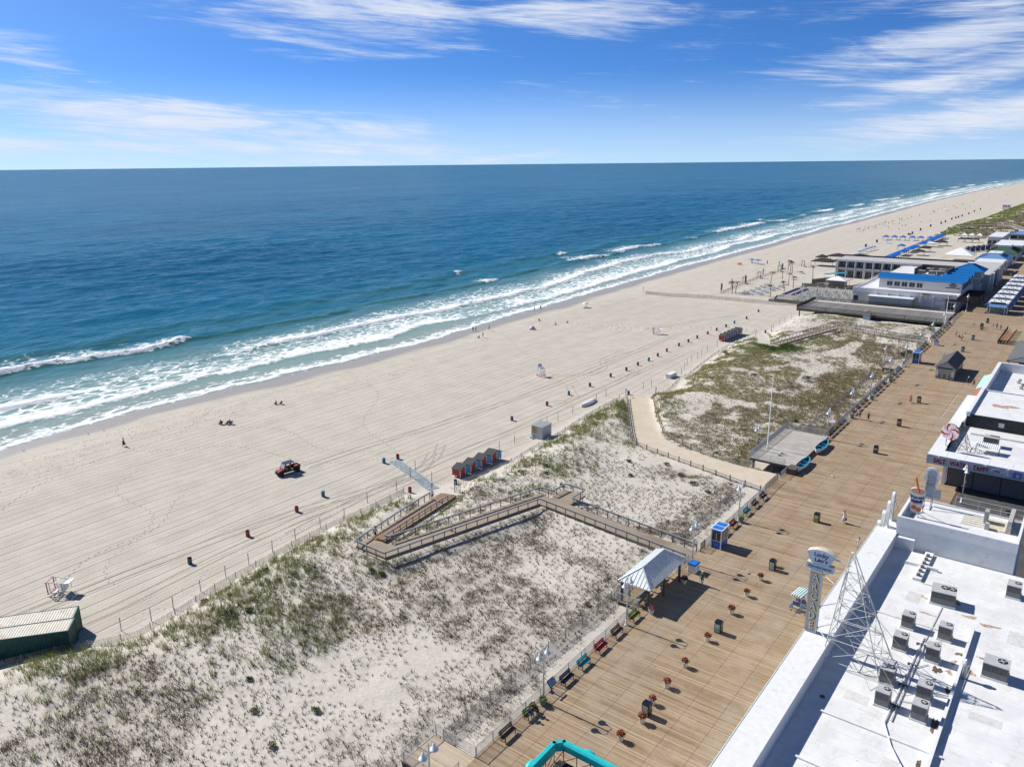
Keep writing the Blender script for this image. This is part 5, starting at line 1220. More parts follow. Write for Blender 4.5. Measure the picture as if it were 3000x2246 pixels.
def ac_unit(label, x, y, z, w=1.05, d=1.05, h=1.35, rz=0.0, fans=1, group='rooftop units on the arcade roof'):
    o = empty('rooftop_unit', label, 'air conditioner', (x, y, z), rz, group); a, b = w / 2, d / 2
    g = mat('ac_side', (0.19, 0.19, 0.185), 0.6, var=0.1, scale=8); gt = mat('ac_top', (0.42, 0.43, 0.43), 0.5, var=0.1); k = mat('ac_fan', (0.015, 0.02, 0.022), 0.4)
    mb = MB(); mb.box(-a - 0.06, a + 0.06, -b - 0.06, b + 0.06, 0, 0.2); mb.build('kerb', M_WHITE, o)
    mb = MB(); mb.box(-a, a, -b, b, 0.2, h); mb.build('cabinet', g, o)
    mb = MB(); mb.box(-a - 0.01, a + 0.01, -b - 0.01, b + 0.01, h, h + 0.05); mb.build('top_pan', gt, o)
    for i in range(fans):
        fx = (a * 0.38 if fans == 1 else a * (0.05 + 0.6 * i)); fy = b * 0.25; r = min(a, b) * (0.44 if fans == 1 else 0.38)
        mb = MB(); mb.lathe([(r, h + 0.05), (r, h + 0.10), (r * 0.94, h + 0.10), (r * 0.9, h + 0.06), (0.0, h + 0.055)], 18, (fx, fy, 0)); f = mb.build('fan_ring', k, o)
        mb = MB(); mb.xf = Matrix.Translation((fx, fy, h + 0.085))
        for q in range(4):
            t = q * pi / 2 + 0.4; mb.bar((0.05 * cos(t), 0.05 * sin(t), 0), (r * 0.8 * cos(t), r * 0.8 * sin(t), 0), 0.10, 0.012)
        mb.lathe([(0.08, -0.01), (0.08, 0.03)], 8); mb.build('fan_blades', gt, f)
    for s in range(2 if w < 1.5 else 3):
        n = 2 if w < 1.5 else 3; xa = -a + 0.05 + s * (w - 0.1) / n
        mb = MB(); mb.box(xa + 0.02, xa + (w - 0.1) / n - 0.02, -b - 0.025, -b - 0.002, 0.28, h * 0.55); mb.build('access_panel', g, o)
        mb = MB(); mb.box(xa + 0.02, xa + (w - 0.1) / n - 0.02, -b - 0.025, -b - 0.002, h * 0.58, h - 0.06); mb.build('louvre', mat('ac_louvre', (0.10, 0.10, 0.10), 0.6), o)
    return o
def stain(x, y, z, r, m, seed, sx=1.0, sy=1.0, parent=None):
    rng = random.Random(seed); mb = MB(); pts = []
    ph = [rng.uniform(0, 6.3) for _ in range(5)]
    for k in range(36):
        t = 2 * pi * k / 36; q = r * (0.72 + 0.22 * sin(2 * t + ph[0]) + 0.16 * sin(3 * t + ph[1]) + 0.10 * sin(5 * t + ph[2]) + 0.07 * sin(9 * t + ph[3]) + 0.05 * sin(14 * t + ph[4])); pts.append((x + q * cos(t) * sx, y + q * sin(t) * sy, z))
    mb.poly(pts); return mb.build('stain', m, parent)
def arcade():
    o = empty('arcade_building', 'long low white arcade building filling the lower right corner', 'building', (-16.4, 30, DECK)); B = Vector((-16.4, 30, DECK))
    def bx(name, m, *a):
        mb = MB(); mb.box(a[0] - B.x, a[1] - B.x, a[2] - B.y, a[3] - B.y, a[4] - B.z, a[5] - B.z); return mb.build(name, m, o)
    Z = 8.5
    bx('wall', M_STUCCO, -16.3, 12, 20, 88.55, DECK, Z - 0.02)
    bx('roof', M_ROOF, -14.2, 12, 20, 88.5, Z - 0.02, Z)
    bx('parapet', M_WHITE, -16.4, -14.1, 20, 89.2, Z - 1.2, 10.0)
    bx('parapet_trim', mat('parapet_edge', (0.55, 0.60, 0.55), 0.5), -16.46, -16.38, 20, 89.26, 9.72, 10.03)
    bx('fascia', mat('arcade_fascia', (0.55, 0.57, 0.56), 0.6), -16.44, -16.40, 20, 89, 5.4, 9.7)
    for i, y in enumerate((49.5, 55.55)): bx('roof_rib', M_WHITE, -12.6, -4.0, y - 0.1, y + 0.1, Z, Z + 0.14)
    bx('roof_rib', M_WHITE, -14.1, -6.5, 73.0, 73.15, Z, Z + 0.10)
    bx('roof_rib', M_WHITE, -4.75, -4.5, 44, 75, Z, Z + 0.42)
    bx('parapet_return', M_WHITE, -14.1, -12.2, 88.0, 88.5, Z, 9.8)
    bx('hatch_kerb', M_WHITE, -12.3, -9.2, 84.6, 84.9, Z, Z + 0.35)
    bx('roof_duct', M_WHITE, -11.0, -10.2, 81.5, 88.3, Z, Z + 0.30)
    for k in range(6): bx('vent_cap', mat('vent_dark', (0.10, 0.10, 0.10), 0.5), -10.75, -10.45, 82.0 + k * 1.0, 82.45 + k * 1.0, Z + 0.30, Z + 0.5)
    mb = MB(); mb.tube([(-8.2 - B.x, 57 - B.y, Z + 0.12 - B.z), (-8.0 - B.x, 71 - B.y, Z + 0.12 - B.z)], 0.06, 6); mb.tube([(-7.85 - B.x, 57.5 - B.y, Z + 0.12 - B.z), (-7.75 - B.x, 70 - B.y, Z + 0.12 - B.z)], 0.05, 6)
    mb.tube([(-8.2 - B.x, 57 - B.y, Z + 0.12 - B.z), (-7.2 - B.x, 54.6 - B.y, Z + 0.12 - B.z), (-6.3 - B.x, 52.9 - B.y, Z + 0.3 - B.z)], 0.05, 6); mb.build('gas_pipe', M_WHITE, o)
    mb = MB()
    for y in (59.5, 62.6, 66, 69.6): mb.cbox((-8.0 - B.x, y - B.y, Z + 0.1 - B.z), (0.7, 0.16, 0.2))
    mb.build('pipe_blocks', mat('block_grey', (0.12, 0.12, 0.11), 0.7), o)
    mb = MB(); mb.lathe([(0.16, 0), (0.16, 1.3), (0.28, 1.35), (0.30, 1.55), (0.18, 1.62), (0.2, 1.8), (0.0, 1.9)], 12, (-4.2 - B.x, 66.6 - B.y, Z - B.z)); mb.build('flue', M_GALV, o, True)
    for i, (x, y, r, m, sx, sy) in enumerate([(-5.0, 70.2, 0.45, M_TAR, 0.8, 1), (-6.2, 66.6, 0.8, M_TAR, 0.5, 1), (-5.3, 66.9, 0.4, M_RUST, 1, 1), (-5.25, 68.6, 0.35, M_RUST, 1, 1.2), (-4.95, 64.2, 0.5, M_TAR, 0.6, 1.3), (-5.1, 59, 1.6, M_TAR, 0.15, 1), (-5.15, 53.6, 1.0, M_TAR, 0.3, 1),
                                         (-3.9, 67.9, 0.5, M_RUST, 1, 1), (-9.6, 78.6, 0.8, M_RUST, 0.9, 0.5), (-6.6, 79.4, 0.6, M_RUST, 0.6, 1.2), (-9.2, 81.3, 0.5, M_RUST, 1.6, 0.4), (-5.2, 77.2, 0.9, M_RUST, 0.7, 0.5), (-3.6, 76.6, 0.9, M_RUST, 1.2, 0.4), (-8.6, 75.5, 0.6, M_RUST, 1.2, 0.4), (-3.0, 70.6, 0.8, M_RUST, 1, .5)]):
        stain(x - B.x, y - B.y, Z + 0.006 + 0.0005 * i - B.z, r, m, i + 3, sx, sy, o)
    for i, (x, y, w, d, c) in enumerate([(-11.6, 58.3, 1.8, 1.2, .60), (-3.2, 61.5, 2.2, 1.0, .58), (-10.8, 77.0, 1.2, 2.0, .57), (-7.4, 52.3, 1.0, 1.0, .6), (-2.0, 74.5, 1.5, 2.4, .56), (-12.0, 69.0, 0.9, 1.3, .58), (-1.2, 55.5, 2.5, 1.2, .6)]):
        bx('roof_patch', mat('roof_patch%d' % (c * 100), (c, c, c * 0.97), 0.6, var=0.1), x, x + w, y, y + d, Z, Z + 0.012)
    for x, y in ((-12.9, 57.4), (-12.9, 71.5), (-5.4, 51.0)):
        mb = MB(); mb.lathe([(0.22, 0.0), (0.20, 0.05), (0.08, 0.14), (0, 0.15)], 10, (x - B.x, y - B.y, Z - B.z)); mb.build('roof_drain', mat('vent_dark', (0.10, 0.10, 0.10), 0.5), o, True)
    mb = MB()
    for q in ([(-9.5, 71), (-8.1, 70.2)], [(-6.6, 71.2), (-7.8, 70.2)], [(-9.3, 67.2), (-8.1, 66.2)], [(-6.9, 66.9), (-7.8, 65.6)], [(-9.1, 61.8), (-8.1, 61.4)], [(-6.4, 61.0), (-7.9, 60.4)], [(-4.0, 68.2), (-4.3, 58.0), (-5.0, 50.0)], [(-7.6, 77.5), (-7.8, 70.5)]):
        mb.tube([(x - B.x, y - B.y, Z + 0.07 - B.z) for x, y in q], 0.03, 5)
    tag(mb.build('conduits', M_GALV, o), kind='stuff')
    lab = ['far left', 'far right', 'second row left', 'second row right', 'third row left', 'third row right', 'nearest left', 'nearest right']
    for i, (x, y) in enumerate([(-9.55, 72.1), (-6.5, 72.0), (-9.4, 68.1), (-6.8, 67.9), (-9.2, 62.5), (-6.35, 61.9), (-8.85, 59.3), (-6.2, 59.2)]):
        ac_unit('grey fan unit on the arcade roof, %s of the block of eight' % lab[i], x, y, Z, 1.02 + 0.04 * (i % 3), 1.1, 1.34 + 0.05 * (i % 2))
    ac_unit('wide grey two fan unit on the arcade roof before the high wall', -7.75, 78.7, Z, 2.1, 1.9, 1.35, 0.1, 2)
    ac_unit('wide grey one fan unit alone on the right of the arcade roof', -2.2, 68.6, Z, 1.85, 1.6, 1.35)
    ac_unit('grey unit at the right edge by the high white wall', -2.4, 83.9, Z, 1.2, 1.4, 1.35)
    return o
arcade()

# ------------------------------------------------------------------ arcade sign on its lattice tower
def lattice(name, label, feet, top, levels, r=0.035, m=None, spread=0.25, extra=None, cat='tower'):
    m = m or M_WHITE; base = Vector((sum(f[0] for f in feet) / 4, sum(f[1] for f in feet) / 4, feet[0][2]))
    o = empty(name, label, cat, base); T = Vector(top) - base
    F = [Vector(f) - base for f in feet]; tops = [T + Vector((sx * spread, sy * spread, 0)) for sx, sy in ((-1, -1), (1, -1), (1, 1), (-1, 1))]
    lv = [[F[k].lerp(tops[k], t) for k in range(4)] for t in levels]
    for k in range(4):
        mb = MB(); mb.tube([F[k], tops[k]], r * 1.3, 6); mb.build('leg', m, o)
    for i, L in enumerate(lv):
        mb = MB()
        for k in range(4): mb.tube([L[k], L[(k + 1) % 4]], r, 5)
        mb.build('ring', m, o)
        if i:
            mb = MB()
            for k in range(4):
                mb.tube([lv[i - 1][k], L[(k + 1) % 4]], r * 0.75, 5); mb.tube([lv[i - 1][(k + 1) % 4], L[k]], r * 0.75, 5)
            mb.build('brace', m, o)
    return o, lv, base
M_STEELW = mat('white_steel', (0.55, 0.55, 0.51), 0.5, var=0.15, scale=6, dirt=(0.28, 0.15, 0.07), dirt_amt=0.03, dirt_scale=4)
tw, lv, tb = lattice('sign_tower', 'white lattice tower carrying the arcade sign above the roof', [(-14.35, 61.8, 8.5), (-9.6, 61.8, 8.5), (-9.6, 66.0, 8.5), (-14.35, 65.8, 8.5)], (-13.2, 63.8, 18.2), [0.05, 0.24, 0.43, 0.62, 0.81], 0.034, M_STEELW, 0.16)
for a, b in (((-13.2, 63.8, 18.0), (-8.2, 63.2, 8.5)), ((-13.2, 63.8, 15.5), (-9.0, 67.8, 8.5)), ((-12.0, 62.4, 13.0), (-8.0, 61.0, 8.5)), ((-14.0, 64.0, 13.0), (-10.0, 60.4, 8.5))):
    mb = MB(); mb.tube([Vector(a) - tb, Vector(b) - tb], 0.022, 5); mb.build('guy_rod', M_STEELW, tw)
def arcade_sign():
    Y = 63.8
    o = empty('arcade_sign', 'tall vertical arcade sign with fan shaped top over the boardwalk edge', 'sign', (-15.9, Y, 10.0)); B = Vector((-15.9, Y, 10.0))
    blue = mat('sign_pale_blue', (0.44, 0.56, 0.68), 0.4, var=0.06); tan = mat('sign_tan', (0.66, 0.50, 0.25), 0.5, var=0.06); navy = mat('sign_navy', (0.03, 0.02, 0.14), 0.5); dk = mat('sign_dark', (0.03, 0.035, 0.045), 0.5); cream = mat('sign_cream', (0.60, 0.53, 0.38), 0.6)
    x0, x1, z0, z1 = -16.42, -15.42, 10.1, 16.0
    mb = MB(); mb.box(x0 - B.x, x1 - B.x, -0.22, 0.22, z0 - 10, z1 - 10); bd = mb.build('blade_body', cream, o)
    mb = MB(); w = 0.09
    for a in ((x0, x1, z0, z0 + w), (x0, x1, z1 - w, z1), (x0, x0 + w, z0 + w, z1 - w), (x1 - w, x1, z0 + w, z1 - w)): mb.box(a[0] - B.x, a[1] - B.x, -0.30, -0.22, a[2] - 10, a[3] - 10)
    mb.build('blade_border', blue, o)
    mb = MB(); mb.box(x0 + w - B.x, x1 - w - B.x, -0.235, -0.222, z0 + w - 10, z1 - w - 10); mb.build('blade_face', tan, o)
    for i, ch in enumerate('ARCADE'):
        z = z1 - 0.62 - i * 0.935; cx = (x0 + x1) / 2 - B.x
        text_obj(ch, 0.98, dk, o, (cx + 0.07, -0.25, z - 10 - 0.05), name='letter_shadow', depth=0.008, squash=0.84, bold=0.022)
        text_obj(ch, 0.95, mat('letter_pale', (0.66, 0.73, 0.78), 0.45), o, (cx, -0.275, z - 10), name='letter', depth=0.02, squash=0.8, bold=0.010)
        for dz in (-0.335, 0.33):       # serifs
            mb = MB(); mb.box(cx - 0.29, cx - 0.08, -0.30, -0.26, z - 10 + dz - 0.03, z - 10 + dz + 0.03)
            if ch in 'AR' and dz < 0:
                mb.build('serif', blue, o); mb = MB(); mb.box(cx + 0.10, cx + 0.31, -0.30, -0.26, z - 10 + dz - 0.03, z - 10 + dz + 0.03)
            if not (ch in 'C'): mb.build('serif', blue, o)
    # amusements strip
    xa, xb, za, zb = -16.80, -14.55, 16.08, 16.66
    mb = MB(); mb.box(xa - B.x, xb - B.x, -0.2, 0.25, za - 10, zb - 10); mb.build('strip_body', cream, o)
    mb = MB(); mb.box(xa - B.x, xb - B.x, -0.235, -0.202, za - 10, zb - 10); mb.build('strip_face', blue, o)
    text_obj('Amusements', 0.44, mat('sign_ink', (0.05, 0.06, 0.12), 0.5), o, ((xa + xb) / 2 - B.x, -0.245, (za + zb) / 2 - 10), name='strip_lettering', depth=0.008, squash=0.84, bold=0.004)
    # fan
    cx = (-16.8 - 14.5) / 2 - B.x
    def fan(sc, y0, y1, name, m):
        pts = []; zb_, zt = 6.72, 8.02; zc = (zb_ + zt) / 2
        bl, br = cx - 0.72 * sc, cx + 0.72 * sc
        pts = [(bl, y0, zc - 0.62 * sc), (br, y0, zc - 0.62 * sc)]
        for k in range(13):
            t = k / 12; a = radians(32) * (1 - 2 * t); R = 2.2 * sc; pts.append((cx + R * sin(a) * 0.99, y0, zc + (0.66 - 2.2) * sc + R * cos(a)))
        mb = MB(); mb.prism(pts, (0, y1 - y0, 0)); return mb.build(name, m, o)
    fan(1.0, -0.28, 0.35, 'fan_body', cream); fan(1.01, -0.34, -0.285, 'fan_border', blue); fan(0.86, -0.36, -0.345, 'fan_face', mat('fan_face', (0.52, 0.63, 0.74), 0.4, var=0.12, scale=2))
    text_obj('Lucky', 0.52, navy, o, (cx + 0.02, -0.375, 7.60), name='fan_lettering', depth=0.01, shear=0.1, bold=0.012)
    text_obj("Leo's", 0.52, navy, o, (cx + 0.05, -0.375, 7.10), name='fan_lettering', depth=0.01, shear=0.1, bold=0.012)
    for i, (dx, z) in enumerate([(-0.85, 7.75), (0.85, 7.72), (-0.75, 7.2), (0.72, 7.15), (-0.5, 7.0)]):
        mb = MB(); mb.cbox((cx + dx * 0.8, -0.37, z), (0.07, 0.012, 0.07)); mb.build('star', mat('star_teal', (0.05, 0.25, 0.32), 0.4), o)
    # brackets to the tower
    mb = MB()
    for z in (0.5, 2.6, 5.7): mb.tube([(x1 - B.x, 0, z), (1.4 + (z * 0.06), -1.2, z + 0.1)], 0.04, 6); mb.tube([(x1 - B.x, 0, z), (1.4 + z * 0.06, 1.2, z + 0.1)], 0.04, 6)
    mb.tube([(cx + 1.0, 0, 7.4), (2.7, 0, 7.2)], 0.06, 6)
    mb.build('bracket', M_STEELW, o)
arcade_sign()

# ------------------------------------------------------------------ custard stand with cut-out signs
def flat_sign(outline, y0, th, m, name, parent): mb = MB(); mb.prism([(x, y0, z) for x, z in outline], (0, th, 0)); return mb.build(name, m, parent)
def custard_stand():
    o = empty('custard_stand', 'white block building with walled flat roof above the arcade', 'building', (-14.3, 88.6, DECK)); B = Vector((-14.3, 88.6, DECK))
    def bx(name, m, *a):
        mb = MB(); mb.box(a[0] - B.x, a[1] - B.x, a[2] - B.y, a[3] - B.y, a[4] - B.z, a[5] - B.z); return mb.build(name, m, o)
    bx('wall', M_STUCCO, -14.25, -2.9, 88.62, 97.0, DECK, 11.0)
    bx('roof', M_ROOF, -14.0, -3.1, 88.9, 96.8, 11.0, 11.15)
    bx('parapet', M_WHITE, -14.3, -2.85, 88.58, 88.88, 10.9, 12.0); bx('parapet', M_WHITE, -14.3, -14.0, 88.88, 97.0, 10.9, 12.0); bx('parapet', M_WHITE, -3.1, -2.85, 88.88, 97.0, 10.9, 12.0); bx('parapet', M_WHITE, -14.0, -3.1, 96.85, 97.0, 10.9, 11.3)
    bx('front_canopy', M_WHITE, -16.9, -14.32, 89.4, 98.0, 7.0, 7.4)
    bx('annex', M_STUCCO, -16.2, -14.3, 89.4, 97.5, DECK, 7.0)
    fr = mat('sign_frame', (0.30, 0.31, 0.31), 0.5, metal=0.4)
    bx('roof_deck', mat('roof_planks', (0.52, 0.47, 0.37), 0.8, var=0.2), -6.2, -4.4, 92.6, 95.6, 11.15, 11.25)
    bx('screen', M_WOODL, -4.3, -3.9, 92.6, 96.6, 11.15, 12.6)
    bx('chimney', mat('chimney_grey', (0.35, 0.35, 0.33), 0.7), -6.6, -6.2, 94.0, 95.0, 11.15, 12.6)
    bx('tank', mat('tank_grey', (0.4, 0.4, 0.38), 0.6), -6.3, -5.9, 92.4, 92.9, 11.15, 11.9)
    for i in range(5): bx('duckboard', mat('roof_planks', (0.52, 0.47, 0.37), 0.8), -8.6, -6.4, 92.7 + i * 0.6, 92.95 + i * 0.6, 11.15, 11.21)
    mb = MB()
    for zz in (12.5, 11.9): mb.tube([(-9.8 - B.x, 96.9 - B.y, zz - B.z), (-3 - B.x, 96.9 - B.y, zz - B.z)], 0.03, 5)
    for xx in (-9.8, -7.5, -5.3, -3): mb.tube([(xx - B.x, 96.9 - B.y, 11 - B.z), (xx - B.x, 96.9 - B.y, 12.5 - B.z)], 0.03, 5)
    mb.build('roof_railing', M_GALV, o)
    # cup cut-out
    c = empty('cup_sign', 'large cut-out sign of an orange drink cup with a straw on the white roof', 'sign', (-13.0, 91.5, 11.15)); zb = 11.15
    wht = mat('sign_white', (0.74, 0.76, 0.77), 0.5); org = mat('cup_peach', (0.72, 0.38, 0.22), 0.5); nav = mat('cup_navy', (0.012, 0.03, 0.11), 0.5); orr = mat('cup_orange', (0.72, 0.16, 0.02), 0.5); straw = mat('cup_straw', (0.62, 0.17, 0.08), 0.5); pink = mat('cup_pink', (0.55, 0.25, 0.25), 0.5)
    def tr(pts): return [(x, z) for x, z in pts]
    el = lambda cx, cz, rx, rz, n=22, a0=0, a1=2 * pi: [(cx + rx * cos(a0 + (a1 - a0) * k / n), cz + rz * sin(a0 + (a1 - a0) * k / n)) for k in range(n + (0 if a1 - a0 > 6.2 else 1))]
    body = [(-0.80, 3.2)] + [(-0.55, 0.75)] + el(-0.02, 0.75, 0.53, 0.22, 8, pi, 2 * pi) + [(0.78, 3.15)] + el(0, 3.15, 0.79, 0.35, 12, 0, pi)
    flat_sign(body, -0.10, 0.2, wht, 'cup_body', c)
    flat_sign(el(0, 3.12, 0.72, 0.34), -0.125, 0.02, org, 'drink_surface', c)
    flat_sign([(-0.70, 2.72), (-0.62, 1.95)] + el(0, 1.95, 0.62, 0.20, 8, pi, 2 * pi) + [(0.70, 2.72)] + [(x, z) for x, z in el(0, 2.74, 0.70, 0.30, 8, 0, -pi)][1:-1], -0.125, 0.02, nav, 'band', c)
    flat_sign([(-0.60, 1.90), (-0.57, 1.72), (-0.2, 1.58), (0.1, 1.62), (0.57, 1.72), (0.60, 1.90), (0.1, 1.76), (-0.2, 1.73)], -0.13, 0.02, pink, 'ribbon', c)
    text_obj("Kohr's", 0.50, wht, c, (0, -0.14, 2.18), name='lettering', depth=0.008, shear=0.3, bold=0.01)
    flat_sign(el(-0.24, 1.15, 0.28, 0.26), -0.125, 0.02, orr, 'orange_fruit', c); flat_sign(el(0.27, 0.98, 0.28, 0.26), -0.13, 0.02, orr, 'orange_fruit', c)
    mb = MB(); mb.tube([(0.12, -0.16, 2.95), (-0.38, -0.16, 4.75)], 0.12, 8); mb.build('straw', straw, c)
    mb = MB(); mb.bar((-0.3, 0.1, 1.2), (-0.3, 1.6, 0.05), 0.06); mb.bar((0.4, 0.1, 2.2), (0.5, 1.8, 0.05), 0.06); mb.bar((-0.5, 0.1, 0.1), (0.6, 1.8, 0.06), 0.06); mb.bar((-0.3, 0.1, 0.06), (-0.3, 1.6, 0.06), 0.06); mb.bar((-0.3, 0.12, 0.0), (-0.3, 0.12, 1.0), 0.06); mb.bar((0.3, 0.12, 0.0), (0.3, 0.12, 1.0), 0.06); mb.build('support_frame', fr, c)
    # cone cut-out seen from behind
    c = empty('cone_sign', 'tall white cut-out cone sign seen from behind on the white roof', 'sign', (-12.4, 95.6, 11.15))
    sc = mat('sign_back', (0.38, 0.42, 0.46), 0.6)
    flat_sign([(-0.45, 0.9), (0.45, 0.9), (0.62, 2.9), (0.78, 3.3), (0.62, 4.2)] + el(0, 4.2, 0.62, 0.5, 8, 0, pi)[1:] + [(-0.80, 3.3), (-0.62, 2.9)], 0, 0.18, wht, 'cone_body', c)
    flat_sign([(-0.36, 1.0), (0.36, 1.0), (0.5, 4.0)] + el(0, 4.0, 0.5, 0.45, 8, 0, pi)[1:-1] + [(-0.5, 4.0)], -0.03, 0.03, sc, 'back_panel', c)
    flat_sign([(0.5, 1.0), (1.15, 1.0), (1.15, 2.1), (0.5, 2.1)], 0.02, 0.1, sc, 'side_panel', c)
    mb = MB()
    for x in (-0.4, 0.4): mb.bar((x, -0.05, 3.6), (x, -1.3, 0.03), 0.07); mb.bar((x, -0.05, 3.6), (x, -0.05, 0.0), 0.07); mb.bar((x, -0.05, 0.05), (x, -1.3, 0.05), 0.06)
    for z in (1.2, 2.6, 3.5): mb.bar((-0.4, -0.08, z), (0.4, -0.08, z), 0.06)
    mb.build('support_frame', fr, c)
    # four edge-on cones along the canopy front
    for i, y in enumerate((90.6, 92.9, 95.3, 97.6)):
        c = empty('cone_sign', '%s white cut-out cone sign standing edge-on along the stand front' % ['nearest', 'second', 'third', 'farthest'][i], 'sign', (-16.55, y, 7.4), 0, 'edge-on cone signs')
        h = 2.3 + 0.35 * i
        pts = [(-0.35, 0.2), (0.35, 0.2), (0.55, h - 1.0), (0.68, h - 0.7), (0.5, h)] + el(0, h, 0.5, 0.4, 6, 0, pi)[1:] + [(-0.68, h - 0.7), (-0.55, h - 1.0)]
        mb = MB(); mb.prism([(0, a, z) for a, z in pts], (0.28, 0, 0)); mb.build('cone_body', wht, c)
        mb = MB(); mb.bar((0.3, 0, h - 0.6), (1.5, 0, 0.02), 0.05); mb.bar((0.3, 0, 0.0), (0.3, 0, h), 0.06); mb.bar((0.3, 0, 0.3), (1.5, 0, 0.05), 0.05); mb.build('support_frame', fr, c)
custard_stand()

# ------------------------------------------------------------------ taffy shop
def taffy_shop():
    o = empty('taffy_shop', 'white flat roofed taffy shop with pale blue lettered fascia', 'building', (-17, 123.4, DECK)); B = Vector((-17, 123.4, DECK))
    def bx(name, m, *a):
        mb = MB(); mb.box(a[0] - B.x, a[1] - B.x, a[2] - B.y, a[3] - B.y, a[4] - B.z, a[5] - B.z); return mb.build(name, m, o)
    pale = mat('fascia_blue', (0.36, 0.48, 0.55), 0.5, var=0.08, scale=1); red = mat('taffy_red', (0.27, 0.012, 0.02), 0.5)
    bx('wall', M_STUCCO, -14.3, 14, 126.2, 160.9, DECK, 6.5)
    bx('pillar', M_WHITE, -14.95, -14.5, 125.2, 126.2, DECK, 6.5)
    for i in range(5):
        x = -14.4 + i * 3.5; s = bx('shutter', M_SHUT, x, x + 3.4, 125.55, 126.15, DECK + 0.02, 6.0)
        mb = MB()
        for k in range(14): mb.box(x + 0.04 - B.x, x + 3.36 - B.x, 125.53 - B.y, 125.55 - B.y, 0.1 + k * 0.205, 0.19 + k * 0.205)
        mb.build('shutter_slats', M_SHUT, s)
    bx('valance', mat('valance_green', (0.35, 0.5, 0.46), 0.6), -14.4, -11, 125.1, 125.2, 5.9, 6.2)
    bx('trim_board', mat('gold_trim', (0.42, 0.27, 0.06), 0.6, var=0.5, scale=6), -10.9, 14, 125.1, 125.2, 5.95, 6.25)
    bx('canopy', M_WHITE, -17, 14, 123.45, 126.2, 6.5, 7.95); bx('canopy', M_WHITE, -17, -15.2, 126.2, 160.9, 6.5, 7.95)
    bx('fascia_front', pale, -17.02, 14, 123.38, 123.45, 6.52, 7.93); bx('fascia_side', pale, -17.06, -17.0, 123.4, 160.9, 6.52, 7.93)
    bx('roof', M_ROOF, -15.2, 14, 126.2, 143.2, 6.6, 7.2); bx('roof_ridge', M_WHITE, -13.5, 14, 139.0, 139.5, 7.2, 7.5)
    bx('roof_edge', M_WHITE, -15.35, -15.2, 128.2, 143.2, 7.2, 8.15)
    for k, x in enumerate((-14.6, -12.2, -9.2, -6.3)): bx('canopy_joint', mat('joint_grey', (0.35, 0.35, 0.34), 0.7), x, x + 0.04, 123.5, 126.0, 7.95, 7.956)
    for k, y in enumerate((131, 136, 141, 146, 151, 156)): bx('canopy_joint', mat('joint_grey', (0.35, 0.35, 0.34), 0.7), -16.9, -15.3, y, y + 0.05, 7.95, 7.956)
    for w, x, s in (('SALT', -15.35, 0.78), ('WATER', -12.75, 0.78), ('TAFFY', -10.05, 0.78)):
        text_obj(w, 0.98, red, o, (x - B.x, -0.035, 7.14 - B.z), name='lettering', depth=0.03, squash=0.74, bold=0.028)
    mb = MB(); mb.prism([(-8.1 + 0.72 * cos(t) - B.x, -0.03, 7.2 + 0.42 * sin(t) - B.z) for t in np.linspace(0, 2 * pi, 24)[:-1]], (0, -0.02, 0)); mb.build('oval', mat('oval_pale', (0.52, 0.6, 0.68), 0.5), o)
    text_obj('OPEN', 0.36, mat('open_ink', (0.12, 0.05, 0.06), 0.5), o, (-8.1 - B.x, -0.06, 7.28 - B.z), name='lettering', depth=0.006, squash=0.95, bold=0.012)
    text_obj('ALL YEAR', 0.17, mat('open_ink', (0.12, 0.05, 0.06), 0.5), o, (-8.1 - B.x, -0.06, 7.02 - B.z), name='lettering', depth=0.006)
    for i, (ch, x) in enumerate((('L', -6.6), ('u', -5.55))):
        bx('letter_tile', mat('tile_%d' % (i % 2), ((0.40, 0.42, 0.58), (0.10, 0.15, 0.42))[i % 2], 0.5, var=0.15), x - 0.47, x + 0.47, 123.33, 123.38, 6.78, 7.68)
        text_obj(ch, 0.85, M_WHITE, o, (x - B.x, -0.085, 7.22 - B.z), name='lettering', depth=0.01, bold=0.015)
    for x in (-15.6, -13.0, -9.6, -6.8, -3.8): bx('spot_lamp', M_WHITE, x, x + 0.18, 123.12, 123.36, 7.75, 7.9)
    # rear block with dark wall, then the long white block
    bx('upper_wall', mat('black_brick', (0.028, 0.032, 0.036), 0.8, var=0.6, scale=5), -14.85, 14, 143.3, 143.6, 7.2, 9.3)
    bx('upper_vent', mat('vent_cream', (0.5, 0.45, 0.36), 0.6), -10.2, -9.4, 143.22, 143.3, 7.9, 8.6)
    bx('upper_block', M_STUCCO, -14.9, 14, 143.6, 160.8, 7.2, 9.2); bx('upper_roof', M_ROOF, -14.4, 14, 143.7, 160.4, 9.2, 9.24)
    bx('upper_parapet', M_WHITE, -14.95, -14.4, 143.25, 160.9, 9.0, 9.75)
    stain(-10.4 - B.x, 151.5 - B.y, 9.246 - B.z, 1.6, mat('rust_soft', (0.40, 0.27, 0.2), 0.85, var=0.4), 55, 1.4, 1.0, o)
    # roof plant
    ac_unit('grey two fan unit on the taffy shop roof', -10.2, 134.9, 7.2, 2.0, 1.7, 1.5, 0, 2, None)
    o2 = empty('corrugated_shelter', 'low corrugated metal shelter in front of the taffy roof unit', 'shelter', (-10.2, 131.2, 7.2))
    mb = MB(); pr_ = []
    for i in range(25): pr_.append((-1.6 + i * 3.2 / 24, 0.0, 1.15 + (0.03 if i % 2 else -0.03)))
    for i in range(24): a, b = Vector(pr_[i]), Vector(pr_[i + 1]); mb.poly([a + Vector((0, -0.9, -0.2)), b + Vector((0, -0.9, -0.2)), b + Vector((0, 1.0, 0.1)), a + Vector((0, 1.0, 0.1))])
    mb.build('roof_sheet', M_ROOFMETAL, o2)
